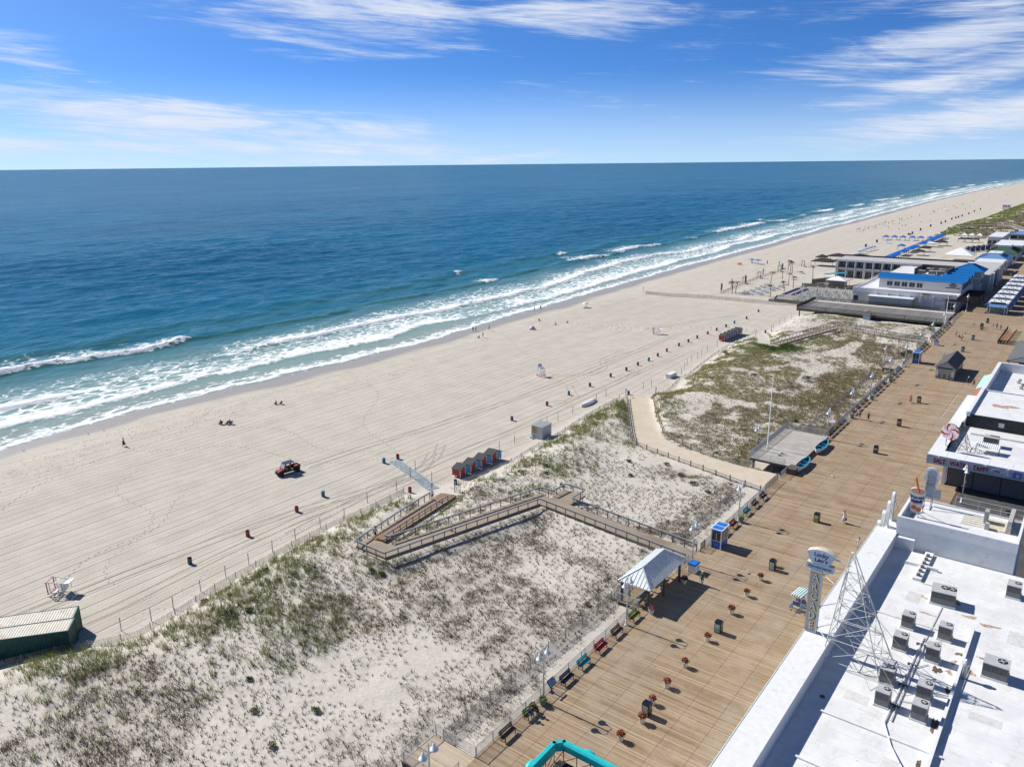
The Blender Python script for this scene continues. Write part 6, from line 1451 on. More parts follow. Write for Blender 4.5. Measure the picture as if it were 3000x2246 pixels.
    for x in (-1.5, 1.5):
        for y in (-0.8, 0.9): link('leg', post_mesh('shelter_leg', M_BLACKRAIL, 0.06, 1.1), o2, (x, y, 0))
    # candy disc
    c = empty('candy_sign', 'round red and white swirl candy sign on the taffy roof', 'sign', (-15.1, 128.6, 7.95)); R = 1.28; zc = 2.35
    c.rotation_euler = (0, 0, radians(-14))
    cm = [mat('candy_white', (0.74, 0.74, 0.75), 0.4), mat('candy_red', (0.50, 0.035, 0.05), 0.4), mat('candy_pink', (0.62, 0.34, 0.42), 0.4)]
    mb = MB(); N, K = 60, 9
    for j in range(K):
        for i in range(N):
            r0, r1 = R * j / K, R * (j + 1) / K; f = lambda r, k: (r * cos(2 * pi * k / N), -0.16, zc + r * sin(2 * pi * k / N))
            ph = ((i / N) * 4 + 1.1 * ((j + 0.5) / K) ** 0.7) % 1.0; mb.m = 1 if ph < 0.30 else (2 if 0.42 < ph < 0.56 else 0)
            mb.poly([f(r0, i), f(r0, i + 1), f(r1, i + 1), f(r1, i)] if j else [f(r1, i), f(r1, i + 1), (0, -0.16, zc)])
    mb.build('swirl_face', cm, c)
    mb = MB(); mb.prism([(R * cos(2 * pi * k / 30), -0.155, zc + R * sin(2 * pi * k / 30)) for k in range(30)], (0, 0.36, 0)); mb.build('disc_body', mat('disc_back', (0.30, 0.27, 0.25), 0.6), c)
    for x in (-0.4, 0.4):
        mb = MB(); mb.box(x - 0.04, x + 0.04, -0.04, 0.04, 0, 1.3); mb.build('support', M_BLACKRAIL, c)
    lattice('candy_tower', 'dark lattice mast bracing the candy sign', [(-14.3, 129.6, 7.2), (-12.6, 129.6, 7.2), (-12.6, 132.8, 7.2), (-14.3, 132.8, 7.2)], (-13.9, 130.2, 11.6), [0.08, 0.35, 0.62, 0.9], 0.03, mat('dark_steel', (0.10, 0.10, 0.10), 0.5), 0.1)
taffy_shop()
def white_block():
    o = empty('white_shop_block', 'long white walled shop block beyond the taffy shop', 'building', (-15, 161, DECK)); B = Vector((-15, 161, DECK))
    def bx(name, m, *a):
        mb = MB(); mb.box(a[0] - B.x, a[1] - B.x, a[2] - B.y, a[3] - B.y, a[4] - B.z, a[5] - B.z); return mb.build(name, m, o)
    bx('wall', M_STUCCO, -14.9, 14, 161.0, 185.0, DECK, 7.6); bx('roof', M_ROOF, -14.4, 14, 161.2, 184.6, 7.6, 7.64)
    bx('parapet', M_WHITE, -15.0, -14.4, 161.0, 185.2, 7.3, 9.5); bx('parapet', M_WHITE, -14.4, 14, 184.6, 185.2, 7.3, 9.5); bx('parapet', M_WHITE, -14.4, 14, 161.0, 161.4, 7.5, 9.3)
    for i, (x, y) in enumerate([(-9.6, 172), (-8.7, 173.4), (-7.6, 171.6), (-10.4, 176.2), (-8.2, 177.4)]):
        mb = MB(); mb.lathe([(0.3, 0), (0.3, 0.5), (0.5, 0.6), (0.45, 0.85), (0, 1.0)], 10, (x - B.x, y - B.y, 7.64 - B.z)); mb.build('roof_vent', M_GALV, o, True)
    bx('roof_plant', mat('ac_top', (0.42, 0.43, 0.43), 0.5), -7.6, -6.2, 174, 176, 7.64, 8.9); bx('roof_plant', mat('ac_top', (0.42, 0.43, 0.43), 0.5), -6.0, -4.8, 169, 171, 7.64, 8.7)
    mb = MB(); mb.prism([(-16.6 - B.x, 0.5, 4.3), (-14.95 - B.x, 0.5, 4.9), (-14.95 - B.x, 0.5, 4.3)], (0, 8, 0)); mb.build('brown_awning', mat('awning_brown', (0.30, 0.13, 0.08), 0.8), o)
    mb = MB(); mb.prism([(-16.9 - B.x, 9.2, 3.9), (-15.0 - B.x, 9.2, 4.7), (-15.0 - B.x, 9.2, 4.3), (-16.9 - B.x, 9.2, 3.5)], (0, 12.0, 0)); mb.build('mint_awning', mat('awning_mint', (0.33, 0.62, 0.52), 0.7), o)
    mb = MB(); mb.box(-16.3 - B.x, -15.2 - B.x, 9.8, 20, 0, 1.0); mb.build('counter', mat('counter_red', (0.25, 0.06, 0.05), 0.6, var=0.5, scale=2), o)
white_block()
def grey_canopy_shop():
    o = empty('canopy_shop', 'shop with broad grey shingled canopy roof at the right edge', 'building', (-12, 205, DECK))
    mr = mat('grey_shingle', (0.115, 0.122, 0.13), 0.85, var=0.25, scale=4)
    mb = MB(); mb.box(-0.8, 24, 0.6, 22, 0, 2.9); mb.build('wall', M_WOOD, o)
    hip_roof(o, -3.1, 26, -1.0, 23.5, 2.9, 5.6, 8, 15, mr, 0.5, 0.15, rx=8.0, seams=False)
    mb = MB(); mb.box(3.0, 8, 5, 18, 4.2, 6.4); mb.build('raised_roof', M_WHITE, o)
    for k in range(4):
        mb = MB(); mb.box(0.2 + k * 2.2, 2.2 + k * 2.2, 0.53, 0.6, 0.7, 2.5); mb.build('window', M_GLASS, o)
    for x in (-2.6, 0.6, 4.0):
        link('post', post_mesh('canopy_post', M_WOOD, 0.22, 2.85), o, (x, -0.6, 0))
grey_canopy_shop()
def terrace():
    o = empty('terrace_fence', 'dark slatted fence round the outdoor table terrace at the right edge', 'fence', (-20.1, 236.5, DECK)); m = mat('fence_black', (0.03, 0.025, 0.022), 0.7)
    for seg in (((0, 0), (0, 23)), ((0, 0), (5.2, 0.8))):
        a, b = Vector(seg[0]), Vector(seg[1]); L = (b - a).length; n = int(L / 0.22); mb = MB()
        for i in range(n):
            q = a.lerp(b, i / n); mb.box(q.x - 0.05, q.x + 0.05, q.y - 0.05, q.y + 0.05, 0.05, 1.0)
        tag(mb.build('slats', m, o), kind='stuff')
        mb = MB(); mb.bar((a.x, a.y, 1.02), (b.x, b.y, 1.02), 0.12, 0.06); mb.build('cap_rail', m, o)
    mt = mat('table_terracotta', (0.42, 0.20, 0.11), 0.7, var=0.15); mt2 = mat('table_sand', (0.48, 0.40, 0.22), 0.7, var=0.15)
    for i in range(12):
        c = mt if i < 8 else mt2
        t = empty('terrace_table', '%s %s table in the row behind the dark terrace fence' % (ORD[i], 'terracotta' if i < 8 else 'sand coloured'), 'table', (-18.9 + 0.03 * i, 238.0 + i * 1.75, DECK), 0, 'terrace tables')
        mb = MB(); mb.box(-0.95, 0.95, -0.38, 0.38, 0.98, 1.04); mb.build('table_top', c, t)
        for s in (-0.75, 0.75):
            mb = MB(); mb.box(s - 0.05, s + 0.05, -0.3, 0.3, 0, 0.98); mb.build('leg', m, t)
    s = empty('mint_shop', 'mint green shop front with a blue sign behind the terrace', 'building', (-14.5, 238, DECK))
    mint = mat('mint_paint', (0.34, 0.56, 0.48), 0.6, var=0.08)
    mb = MB(); mb.box(0.5, 24, 2, 30, 0, 4.3); mb.build('wall', mint, s)
    mb = MB(); mb.box(0.2, 24, 1.6, 30.4, 4.3, 4.7); mb.build('roof', M_WHITE, s)
    mb = MB(); mb.box(1.0, 7.0, 1.5, 1.98, 3.0, 4.25); mb.build('sign_board', mat('sign_blue', (0.03, 0.08, 0.22), 0.5), s)
    for k in range(4):
        mb = MB(); mb.box(0.45, 0.5, 4 + k * 6, 8.5 + k * 6, 0.6, 3.2); mb.build('shutter', M_SHUT, s)
    mp = [mat('palm_pot', (0.06, 0.05, 0.045), 0.7)]
terrace()
# dotted line of small studs on the boards beside the taffy shop
for i in range(11):
    y = 160 + i * 1.87; mb = MB(); mb.lathe([(0.14, 0), (0.12, 0.02), (0, 0.035)], 8)
    tag(mb.build('floor_stud', M_WHITE, None, False, (-20.6, y, DECK + 0.012)), '%s small white floor stud in the dotted row by the white block' % ORD[i], 'stud', 'dotted row of floor studs')

# ------------------------------------------------------------------ turquoise framed kiosk at the bottom edge
def turquoise_kiosk():
    o = empty('turquoise_kiosk', 'dark roofed kiosk with a thick turquoise frame at the bottom edge', 'kiosk', (-24.4, 36.0, DECK)); t = mat('turquoise_gloss', (0.014, 0.46, 0.47), 0.42, var=0.10, scale=1.5, dirt=(0.06, 0.33, 0.34), dirt_amt=0.06); k = mat('kiosk_dark', (0.035, 0.035, 0.037), 0.8, var=0.3, scale=4)
    x0, x1, y0, y1, z = -3.7, 3.7, -6.0, 6.0, 4.0
    c = 0.55
    ring = [(x0, y0 + c), (x0, y1 - c), (x0 + c, y1), (x1 - c, y1), (x1, y1 - c), (x1, y0 + c), (x1 - c, y0), (x0 + c, y0)]
    mb = MB()
    for a, b in zip(ring, ring[1:] + ring[:1]):      # flat-topped band with bevelled shoulders
        a_, b_ = Vector(a + (0,)), Vector(b + (0,)); d = (b_ - a_).normalized(); n = Vector((-d.y, d.x, 0)); n = n if n.dot(a_) > 0 else -n
        sec = [(-0.27, -0.35), (0.27, -0.35), (0.27, 0.18), (0.15, 0.32), (-0.15, 0.32), (-0.27, 0.18)]
        mb._add([p + n * u_ + Vector((0, 0, z + w_)) for p in (a_ - d * 0.112, b_ + d * 0.112) for u_, w_ in sec], [tuple((k, (k + 1) % 6, 6 + (k + 1) % 6, 6 + k)) for k in range(6)] + [(5, 4, 3, 2, 1, 0), (6, 7, 8, 9, 10, 11)])
    f = mb.build('frame_ring', t, o)
    for (x, y, h_) in ((x0 - 0.2, 2.6, 1), (x0 + 2.7, y1 + 0.2, 0), (x1 + 0.2, 2.6, 1)):
        mb = MB(); mb.xf = Matrix.Translation((x, y, z)) @ Matrix.Diagonal((0.55 if h_ else 1.0, 1.0 if h_ else 0.55, 1, 1)); mb.lathe([(0.5, -0.35), (0.55, 0.1), (0.45, 0.28), (0.0, 0.31)], 14); mb.build('scallop', t, f, True)
    mb = MB()
    for a, b in zip(ring, ring[1:] + ring[:1]):
        n = max(1, int((Vector(b) - Vector(a)).length / 1.1))
        for i in range(n):
            p, q = Vector(a).lerp(Vector(b), i / n), Vector(a).lerp(Vector(b), (i + 1) / n); p, q = p * 0.95, q * 0.95
            mb.bar((p.x, p.y, 2.7), (p.x, p.y, 3.8), 0.05); mb.bar((p.x, p.y, 2.7), (q.x, q.y, 3.7), 0.04); mb.bar((p.x, p.y, 2.7), (q.x, q.y, 2.7), 0.05)
    mb.build('truss', k, o)
    mb = MB(); mb.box(x0 + 0.5, x1 - 0.5, y0 + 0.5, y1 - 0.5, 0, 2.6); mb.build('wall', mat('kiosk_wall', (0.2, 0.2, 0.2), 0.7), o)
    mb = MB(); mb.box(x0 + 0.3, x1 - 0.3, y0 + 0.3, y1 - 0.3, 2.58, 2.7); mb.build('roof_deck', k, o)
    hip_roof(o, x0 + 1.1, x1 - 1.1, y0 + 1.1, y1 - 1.1, 2.75, 4.2, -3, 3, mat('kiosk_shingle', (0.075, 0.075, 0.078), 0.85, var=0.4, scale=6), 0.3, 0.1)
turquoise_kiosk()

# ------------------------------------------------------------------ beach drums
def make_drum(col, key, lid=None):
    m = mat('drum_' + key, col, 0.5, var=0.2, scale=3, dirt=(0.16, 0.09, 0.06), dirt_amt=0.05, dirt_scale=3); k = mat('drum_inside', (0.012, 0.012, 0.012), 0.9)
    o = empty('beach_drum', 'x', 'bin')
    mb = MB(); mb.lathe([(0.27, 0), (0.285, 0.02), (0.285, 0.28), (0.297, 0.30), (0.285, 0.32), (0.285, 0.58), (0.297, 0.60), (0.285, 0.62), (0.285, 0.87), (0.30, 0.89), (0.285, 0.90), (0.265, 0.88), (0.265, 0.74)], 16); mb.build('barrel', m, o, True)
    mb = MB(); mb.lathe([(0.0, 0.75), (0.265, 0.75)], 16); mb.build('liner', k, o)
    if lid:
        mb = MB(); mb.lathe([(0.30, 0.88), (0.31, 0.93), (0.22, 1.0), (0.10, 1.02), (0.10, 0.99), (0, 0.98)], 16); mb.build('lid', mat('drum_lid', lid, 0.4, var=0.1), o, True)
    return o
DR = {'red': [make_drum((0.26, 0.045, 0.03), 'red'), [False]], 'blue': [make_drum((0.06, 0.105, 0.15), 'blue'), [False]], 'lid': [make_drum((0.05, 0.17, 0.23), 'lidded', (0.02, 0.22, 0.50)), [False]]}
DRUMS = [(-89.7, 47.1, 'blue'), (-90.3, 56.3, 'red'), (-91.3, 65.5, 'red'), (-92.5, 71.5, 'lid'), (-95.2, 87.1, 'lid'), (-94.6, 89.9, 'red'), (-82.7, 80.8, 'red'), (-78.8, 87.4, 'blue'), (-91.2, 118.7, 'blue'), (-91.2, 131.1, 'red'), (-91.7, 140.4, 'lid'), (-91.5, 149.0, 'blue'), (-91.9, 159.1, 'red'), (-91.7, 166.5, 'red'), (-80.8, 148.0, 'blue'), (-91.9, 172.8, 'red'),
         (-91.8, 178.5, 'lid'), (-92.2, 184.4, 'blue'), (-92.7, 190.7, 'red'), (-93.0, 198.8, 'red'), (-92.9, 204.8, 'red'), (-93.0, 211.0, 'blue'), (-92.8, 218.0, 'red'), (-92.8, 224.6, 'red'), (-92.5, 231.2, 'blue'), (-92.5, 237.9, 'lid'), (-92.1, 247.3, 'red'), (-93.5, 261.7, 'blue'), (-79.4, 229.6, 'blue')]
SP = {(-95.2, 87.1): 'blue drum with bright lid at the seaward end of the access mat', (-94.6, 89.9): 'red drum at the seaward end of the access mat', (-82.7, 80.8): 'red drum beside the foot of the near dune ramp', (-78.8, 87.4): 'blue drum between the ramp foot and the near lockers', (-80.8, 148.0): 'blue drum at the beach mouth of the sandy path', (-79.4, 229.6): 'blue drum at the beach end of the second ramp'}
cnt = {}
for x, y, c in sorted(DRUMS, key=lambda d: d[1]):
    n = {'red': 'rust red', 'blue': 'slate blue', 'lid': 'blue lidded'}[c]
    if (x, y) in SP: lab = SP[(x, y)]
    else:
        k = cnt.get(c, 0); cnt[c] = k + 1; lab = '%s drum in the long beach row, %s %s one from the left' % (n, ORD[k].replace('nearest', 'first'), n)
    o = put(DR[c][0], DR[c][1], (x, y, gz(x, y) - 0.02), random.random() * 6, lab, 'litter drums on the beach'); o.rotation_euler = (random.gauss(0, .03), random.gauss(0, .03), random.random() * 6)
FARD = [(-113.4, 640.0), (-112.4, 606.9), (-118.3, 532.6), (-117.0, 500.5), (-114.0, 681.0), (-112.1, 713.8), (-112.2, 733.1), (-113.1, 768.7), (-112.6, 785.5), (-112.3, 796.9), (-112.0, 814.6), (-111.9, 851.9), (-112.7, 891.8), (-113.1, 935.5)]
mbd = MB(); mbd.lathe([(0.5, 0), (0.55, 0.05), (0.55, 1.6), (0.45, 1.7), (0, 1.7)], 10); fdm = mbd.mesh('barrel', mat('far_drum', (0.03, 0.035, 0.045), 0.6))
for i, (x, y) in enumerate(sorted(FARD, key=lambda d: d[1])): tag(link('beach_drum', fdm, None, (x, y, gz(x, y))), '%s dark bin in the distant beach row beyond the blue canopies' % ORD[i], 'bin', 'distant beach bins')

# ------------------------------------------------------------------ lockers
def locker_row(x, ys, lab):
    red = mat('locker_red', (0.40, 0.05, 0.032), 0.6, var=0.15, scale=4); blue = mat('locker_blue', (0.05, 0.30, 0.56), 0.55, var=0.12, scale=4); sh = mat('locker_shingle', (0.055, 0.058, 0.062), 0.9, var=0.35, scale=6)
    for i, y in enumerate(ys):
        z = gz(x, y); o = empty('beach_locker', '%s beach locker with red and blue doors in the %s row' % (ORD[i], lab), 'locker', (x, y, z), 0, 'red and blue lockers, %s row' % lab)
        a, b = 0.62, 1.3
        for sy in (-1, 1):
            for sx in (-1, 1): link('leg', post_mesh('lockleg', M_WOOD, 0.10, 0.42, -0.3), o, (sx * (a - 0.08), sy * (b - 0.1), 0))
        mb = MB(); mb.box(-a, a, -b, b, 0.38, 1.55); mb.build('box', red, o)
        mb = MB(); mb.prism([(-a, -b, 1.55), (-a, b, 1.55), (-a, 0, 2.05)], (2 * a, 0, 0)); mb.build('gable', red, o)
        mb = MB(); mb.prism([(a + 0.004, 0.06, 0.42), (a + 0.004, b - 0.06, 0.42), (a + 0.004, b - 0.06, 1.55), (a + 0.004, 0.06, 1.98)], (0.035, 0, 0)); d = mb.build('door', blue, o)
        mb = MB(); mb.prism([(a + 0.004, -b + 0.06, 0.42), (a + 0.004, -0.06, 0.42), (a + 0.004, -0.06, 1.98), (a + 0.004, -b + 0.06, 1.55)], (0.035, 0, 0)); mb.build('door', red, o)
        for yy in (-b, 0.0, b):
            mb = MB(); h = 2.0 if yy == 0 else 1.55; mb.box(a + 0.01, a + 0.05, yy - 0.05, yy + 0.05, 0.38, h); mb.build('trim', M_WHITE, o)
        mb = MB(); mb.box(a - 0.02, a + 0.03, -b - 0.03, -b, 0.38, 1.55); mb.build('trim', M_WHITE, o)
        for s in (-1, 1):
            e = Vector((-a - 0.55, s * (b + 0.15), 1.50)); g = Vector((-a - 0.55, 0, 2.12)); mb = MB(); mb.prism([e, g, g + Vector((0, 0, .07)), e + Vector((0, 0, .07))], (2 * a + 0.75, 0, 0)); mb.build('roof_slope', sh, o)
        mb = MB(); mb.box(-a - 0.5, -a, -b, b, 0.38, 1.5); mb.build('back_box', red, o)
locker_row(-80.3, [90.8, 93.6, 96.4, 99.2], 'near')
locker_row(-85.2, [212.2, 214.9, 217.6, 220.3, 223.0], 'far')

# ------------------------------------------------------------------ chair rental shed, chest, beached boat
def rental_shed():
    z = gz(-80.7, 114.3); o = empty('rental_shed', 'boxy grey metal chair rental shed on the sand with yellow sign', 'shed', (-80.75, 114.25, z + 0.08))
    m = mat('shed_metal', (0.44, 0.48, 0.52), 0.45, metal=0.1, var=0.06, scale=2); mr = mat('shed_roof', (0.27, 0.29, 0.30), 0.6, var=0.1)
    mb = MB(); mb.box(-1.25, 1.25, -1.5, 1.5, 0, 2.45); mb.build('walls', m, o)
    for s in (-1, 1):
        mb = MB()
        for k in range(9): mb.box(-1.22 + k * 0.3, -1.19 + k * 0.3, s * 1.51 - 0.01, s * 1.51 + 0.01, 0.05, 2.4)
        mb.build('wall_ribs', m, o)
        mb = MB()
        for k in range(11): mb.box(s * 1.26 - 0.01, s * 1.26 + 0.01, -1.48 + k * 0.295, -1.45 + k * 0.295, 0.05, 2.4)
        mb.build('wall_ribs', m, o)
    mb = MB(); mb.box(-1.36, 1.36, -1.61, 1.61, 2.45, 2.53); mb.build('roof_trim', M_WHITE, o)
    mb = MB(); mb.box(-1.28, 1.28, -1.53, 1.53, 2.53, 2.56); mb.build('roof', mr, o)
    mb = MB(); mb.box(-1.18, 0.05, -1.56, -1.522, 0.95, 2.28); s = mb.build('sign_board', mat('sign_mustard', (0.50, 0.40, 0.17), 0.6, var=0.08), o)
    ink = mat('sign_brown', (0.06, 0.045, 0.02), 0.6)
    for t, zz, sz in (('UMBRELLA', 2.08, 0.22), ('CHAIR', 1.64, 0.42), ('RENTALS', 1.18, 0.26)): text_obj(t, sz, ink, s, (-0.565, -1.565, zz), name='lettering', depth=0.004, squash=0.85, bold=0.008)
    b = empty('cool_box', 'pale cool box sitting at the front corner of the rental shed', 'box', (-81.7, 112.35, z)); mb = MB(); mb.rbox(-0.3, 0.3, -0.2, 0.2, 0, 0.38, 0.03); mb.build('body', M_WHITE, b); mb = MB(); mb.box(-0.31, 0.31, -0.21, 0.21, 0.38, 0.44); mb.build('lid', mat('cool_lid', (0.3, 0.55, 0.62), 0.4), b)
rental_shed()
def chest():
    z = gz(-79.8, 167.3); o = empty('storage_chest', 'long low white storage chest on the sand near the dune fence', 'chest', (-79.9, 167.4, z))
    mb = MB(); mb.box(-0.6, 0.6, -1.7, 1.7, 0.05, 0.95); mb.build('body', M_WHITE, o)
    mb = MB(); mb.box(-0.66, 0.66, -1.75, 1.75, 0.95, 1.05); mb.build('lid', M_WHITE, o)
    mb = MB()
    for k in range(5): mb.box(0.6, 0.63, -1.5 + k * 0.7, -1.44 + k * 0.7, 0.1, 0.93)
    mb.build('ribs', M_GALV, o)
chest()
lifeboat('rescue_boat', 'white wooden boat lying overturned on the sand by the dune fence', (-84.6, 137.3, gz(-84.6, 137.3) + 0.72), 0.05, 6.2, 1.7, 0.72, inner=(0.3, 0.3, 0.3), hull=(0.66, 0.67, 0.67), rim=(0.3, 0.32, 0.33), flip=True)

# ------------------------------------------------------------------ lifeguard stands
def lifeguard(label, loc, rot, box_style=False):
    o = empty('lifeguard_stand', label, 'lifeguard chair', loc); o.rotation_euler = rot
    w = M_WHITE; r = mat('stand_red', (0.40, 0.045, 0.04), 0.5, var=0.1)
    for sx in (-1, 1):
        mb = MB(); mb.bar((sx * 0.75, -0.7, 0), (sx * 0.6, -0.45, 2.0), 0.10, 0.06); mb.build('leg', w, o)
        mb = MB(); mb.bar((sx * 0.75, 0.9, 0), (sx * 0.6, 0.45, 2.9), 0.10, 0.06); mb.build('leg', w, o)
        mb = MB(); mb.bar((sx * 0.66, -0.65, 2.0), (sx * 0.66, 0.6, 2.0), 0.08, 0.1); mb.bar((sx * 0.72, -0.62, 0.6), (sx * 0.7, 0.75, 0.6), 0.06, 0.1); mb.bar((sx * 0.66, -0.55, 2.4), (sx * 0.63, 0.5, 2.4), 0.07, 0.06); mb.bar((sx * 0.7, -0.6, 0.6), (sx * 0.62, 0.55, 2.0), 0.05, 0.08); mb.build('side_brace', w, o)
    for sy in (-0.70, 0.86): mb = MB(); mb.bar((-0.8, sy, 0.35), (0.8, sy, 0.35), 0.05, 0.14); mb.build('base_rail', r, o)
    for sx in (-0.75, 0.75): mb = MB(); mb.bar((sx, -0.7, 0.3), (sx, 0.9, 0.3), 0.05, 0.12); mb.build('base_side', r, o)
    mb = MB(); mb.box(-0.62, 0.62, -0.6, 0.5, 2.03, 2.09); mb.build('seat', w, o)
    mb = MB(); mb.xf = Matrix.Translation((0, 0.42, 2.1)) @ Matrix.Rotation(radians(-12), 4, 'X'); mb.box(-0.62, 0.62, -0.03, 0.03, 0.1, 1.0); mb.build('backrest', w, o)
    mb = MB(); mb.box(-0.62, 0.62, -0.95, -0.6, 1.35, 1.40); mb.box(-0.62, 0.62, -1.0, -0.72, 0.75, 0.80); mb.build('step', w, o)
    mb = MB(); mb.bar((-0.6, -0.63, 1.0), (0.6, -0.63, 1.0), 0.05, 0.1); mb.bar((-0.6, 0.7, 1.3), (0.6, 0.7, 1.3), 0.05, 0.1); mb.build('cross_rail', w, o)
lifeguard('white and red lifeguard stand standing upright on the raked sand', (-106.0, 149.9, gz(-106, 149.9)), (0, 0, radians(80)))
lifeguard('white and red lifeguard stand tipped over on its back near the containers', (-97.0, 32.8, gz(-97, 32.8) + 0.95), (radians(88), 0, radians(127)))
lifeguard('white lifeguard stand tipped over on the far raked sand', (-106.5, 208.6, gz(-106.5, 208.6) + 0.95), (radians(88), 0, radians(127)))

# ------------------------------------------------------------------ shipping containers
def container(label, p, ang, L=12.2, roof=(0.55, 0.52, 0.44), side=(0.015, 0.075, 0.068)):
    o = empty('shipping_container', label, 'container', p, ang); ms = mat('container_green', side, 0.55, var=0.25, scale=1.5, dirt=(0.10, 0.05, 0.03), dirt_amt=0.02); mr = mat('container_roof', roof, 0.6, var=0.1, scale=0.8, dirt=(0.36, 0.22, 0.12), dirt_amt=0.06, dirt_scale=0.9)
    W2, H = 2.44, 2.6
    def corr(axis, fixed, a, b, z0, z1, m, amp=0.04, per=0.28, name='side_panel'):
        mb = MB(); n = int((b - a) / (per / 4)); pr = [0, 0, amp, amp]; last = None
        for i in range(n + 1):
            t = a + (b - a) * i / n; d = fixed + pr[i % 4] * (1 if fixed > 0 else -1) * -1
            cur = ((t, d, z0), (t, d, z1)) if axis == 'x' else ((d, t, z0), (d, t, z1))
            if last: mb.poly([last[0], cur[0], cur[1], last[1]])
            last = cur
        return mb.build(name, m, o)
    corr('x', W2 / 2, -L, 0, 0.15, H - 0.1, ms); corr('x', -W2 / 2, -L, 0, 0.15, H - 0.1, ms); corr('y', -0.001, -W2 / 2, W2 / 2, 0.15, H - 0.1, ms, 0.04, 0.28, 'end_panel')
    mb = MB(); n = int(L / 0.07); pr = [0, 0, 0.035, 0.035]
    for i in range(n):
        mb.poly([(-L + i * L / n, -W2 / 2 + 0.05, H - 0.04 + pr[i % 4]), (-L + (i + 1) * L / n, -W2 / 2 + 0.05, H - 0.04 + pr[(i + 1) % 4]), (-L + (i + 1) * L / n, W2 / 2 - 0.05, H - 0.04 + pr[(i + 1) % 4]), (-L + i * L / n, W2 / 2 - 0.05, H - 0.04 + pr[i % 4])])
    mb.build('roof', mr, o)
    mb = MB()
    for y in (-W2 / 2, W2 / 2):
        mb.bar((-L, y, H - 0.05), (0, y, H - 0.05), 0.1, 0.12); mb.bar((-L, y, 0.08), (0, y, 0.08), 0.12, 0.16)
        for x in (-L, 0): mb.bar((x, y, 0), (x, y, H), 0.14, 0.14)
    for x in (-L, 0):
        for z in (0.08, H - 0.05): mb.bar((x, -W2 / 2, z), (x, W2 / 2, z), 0.12, 0.12)
    mb.build('frame', ms, o)
ca = atan2(28.8 - 23.8, -82.2 + 86.2)
nvec = Vector((-sin(ca), cos(ca), 0)); p0 = Vector((-82.2, 28.8, gz(-84.5, 27) + 0.0)) + nvec * 1.22
container('dark green shipping container with pale roof, the nearer of two', p0, ca)
p1 = p0 + nvec * 2.55 + Vector((cos(ca), sin(ca), 0)) * -0.2
container('green shipping container with pale roof, the one nearer the sea', p1, ca + 0.03, side=(0.03, 0.10, 0.085))

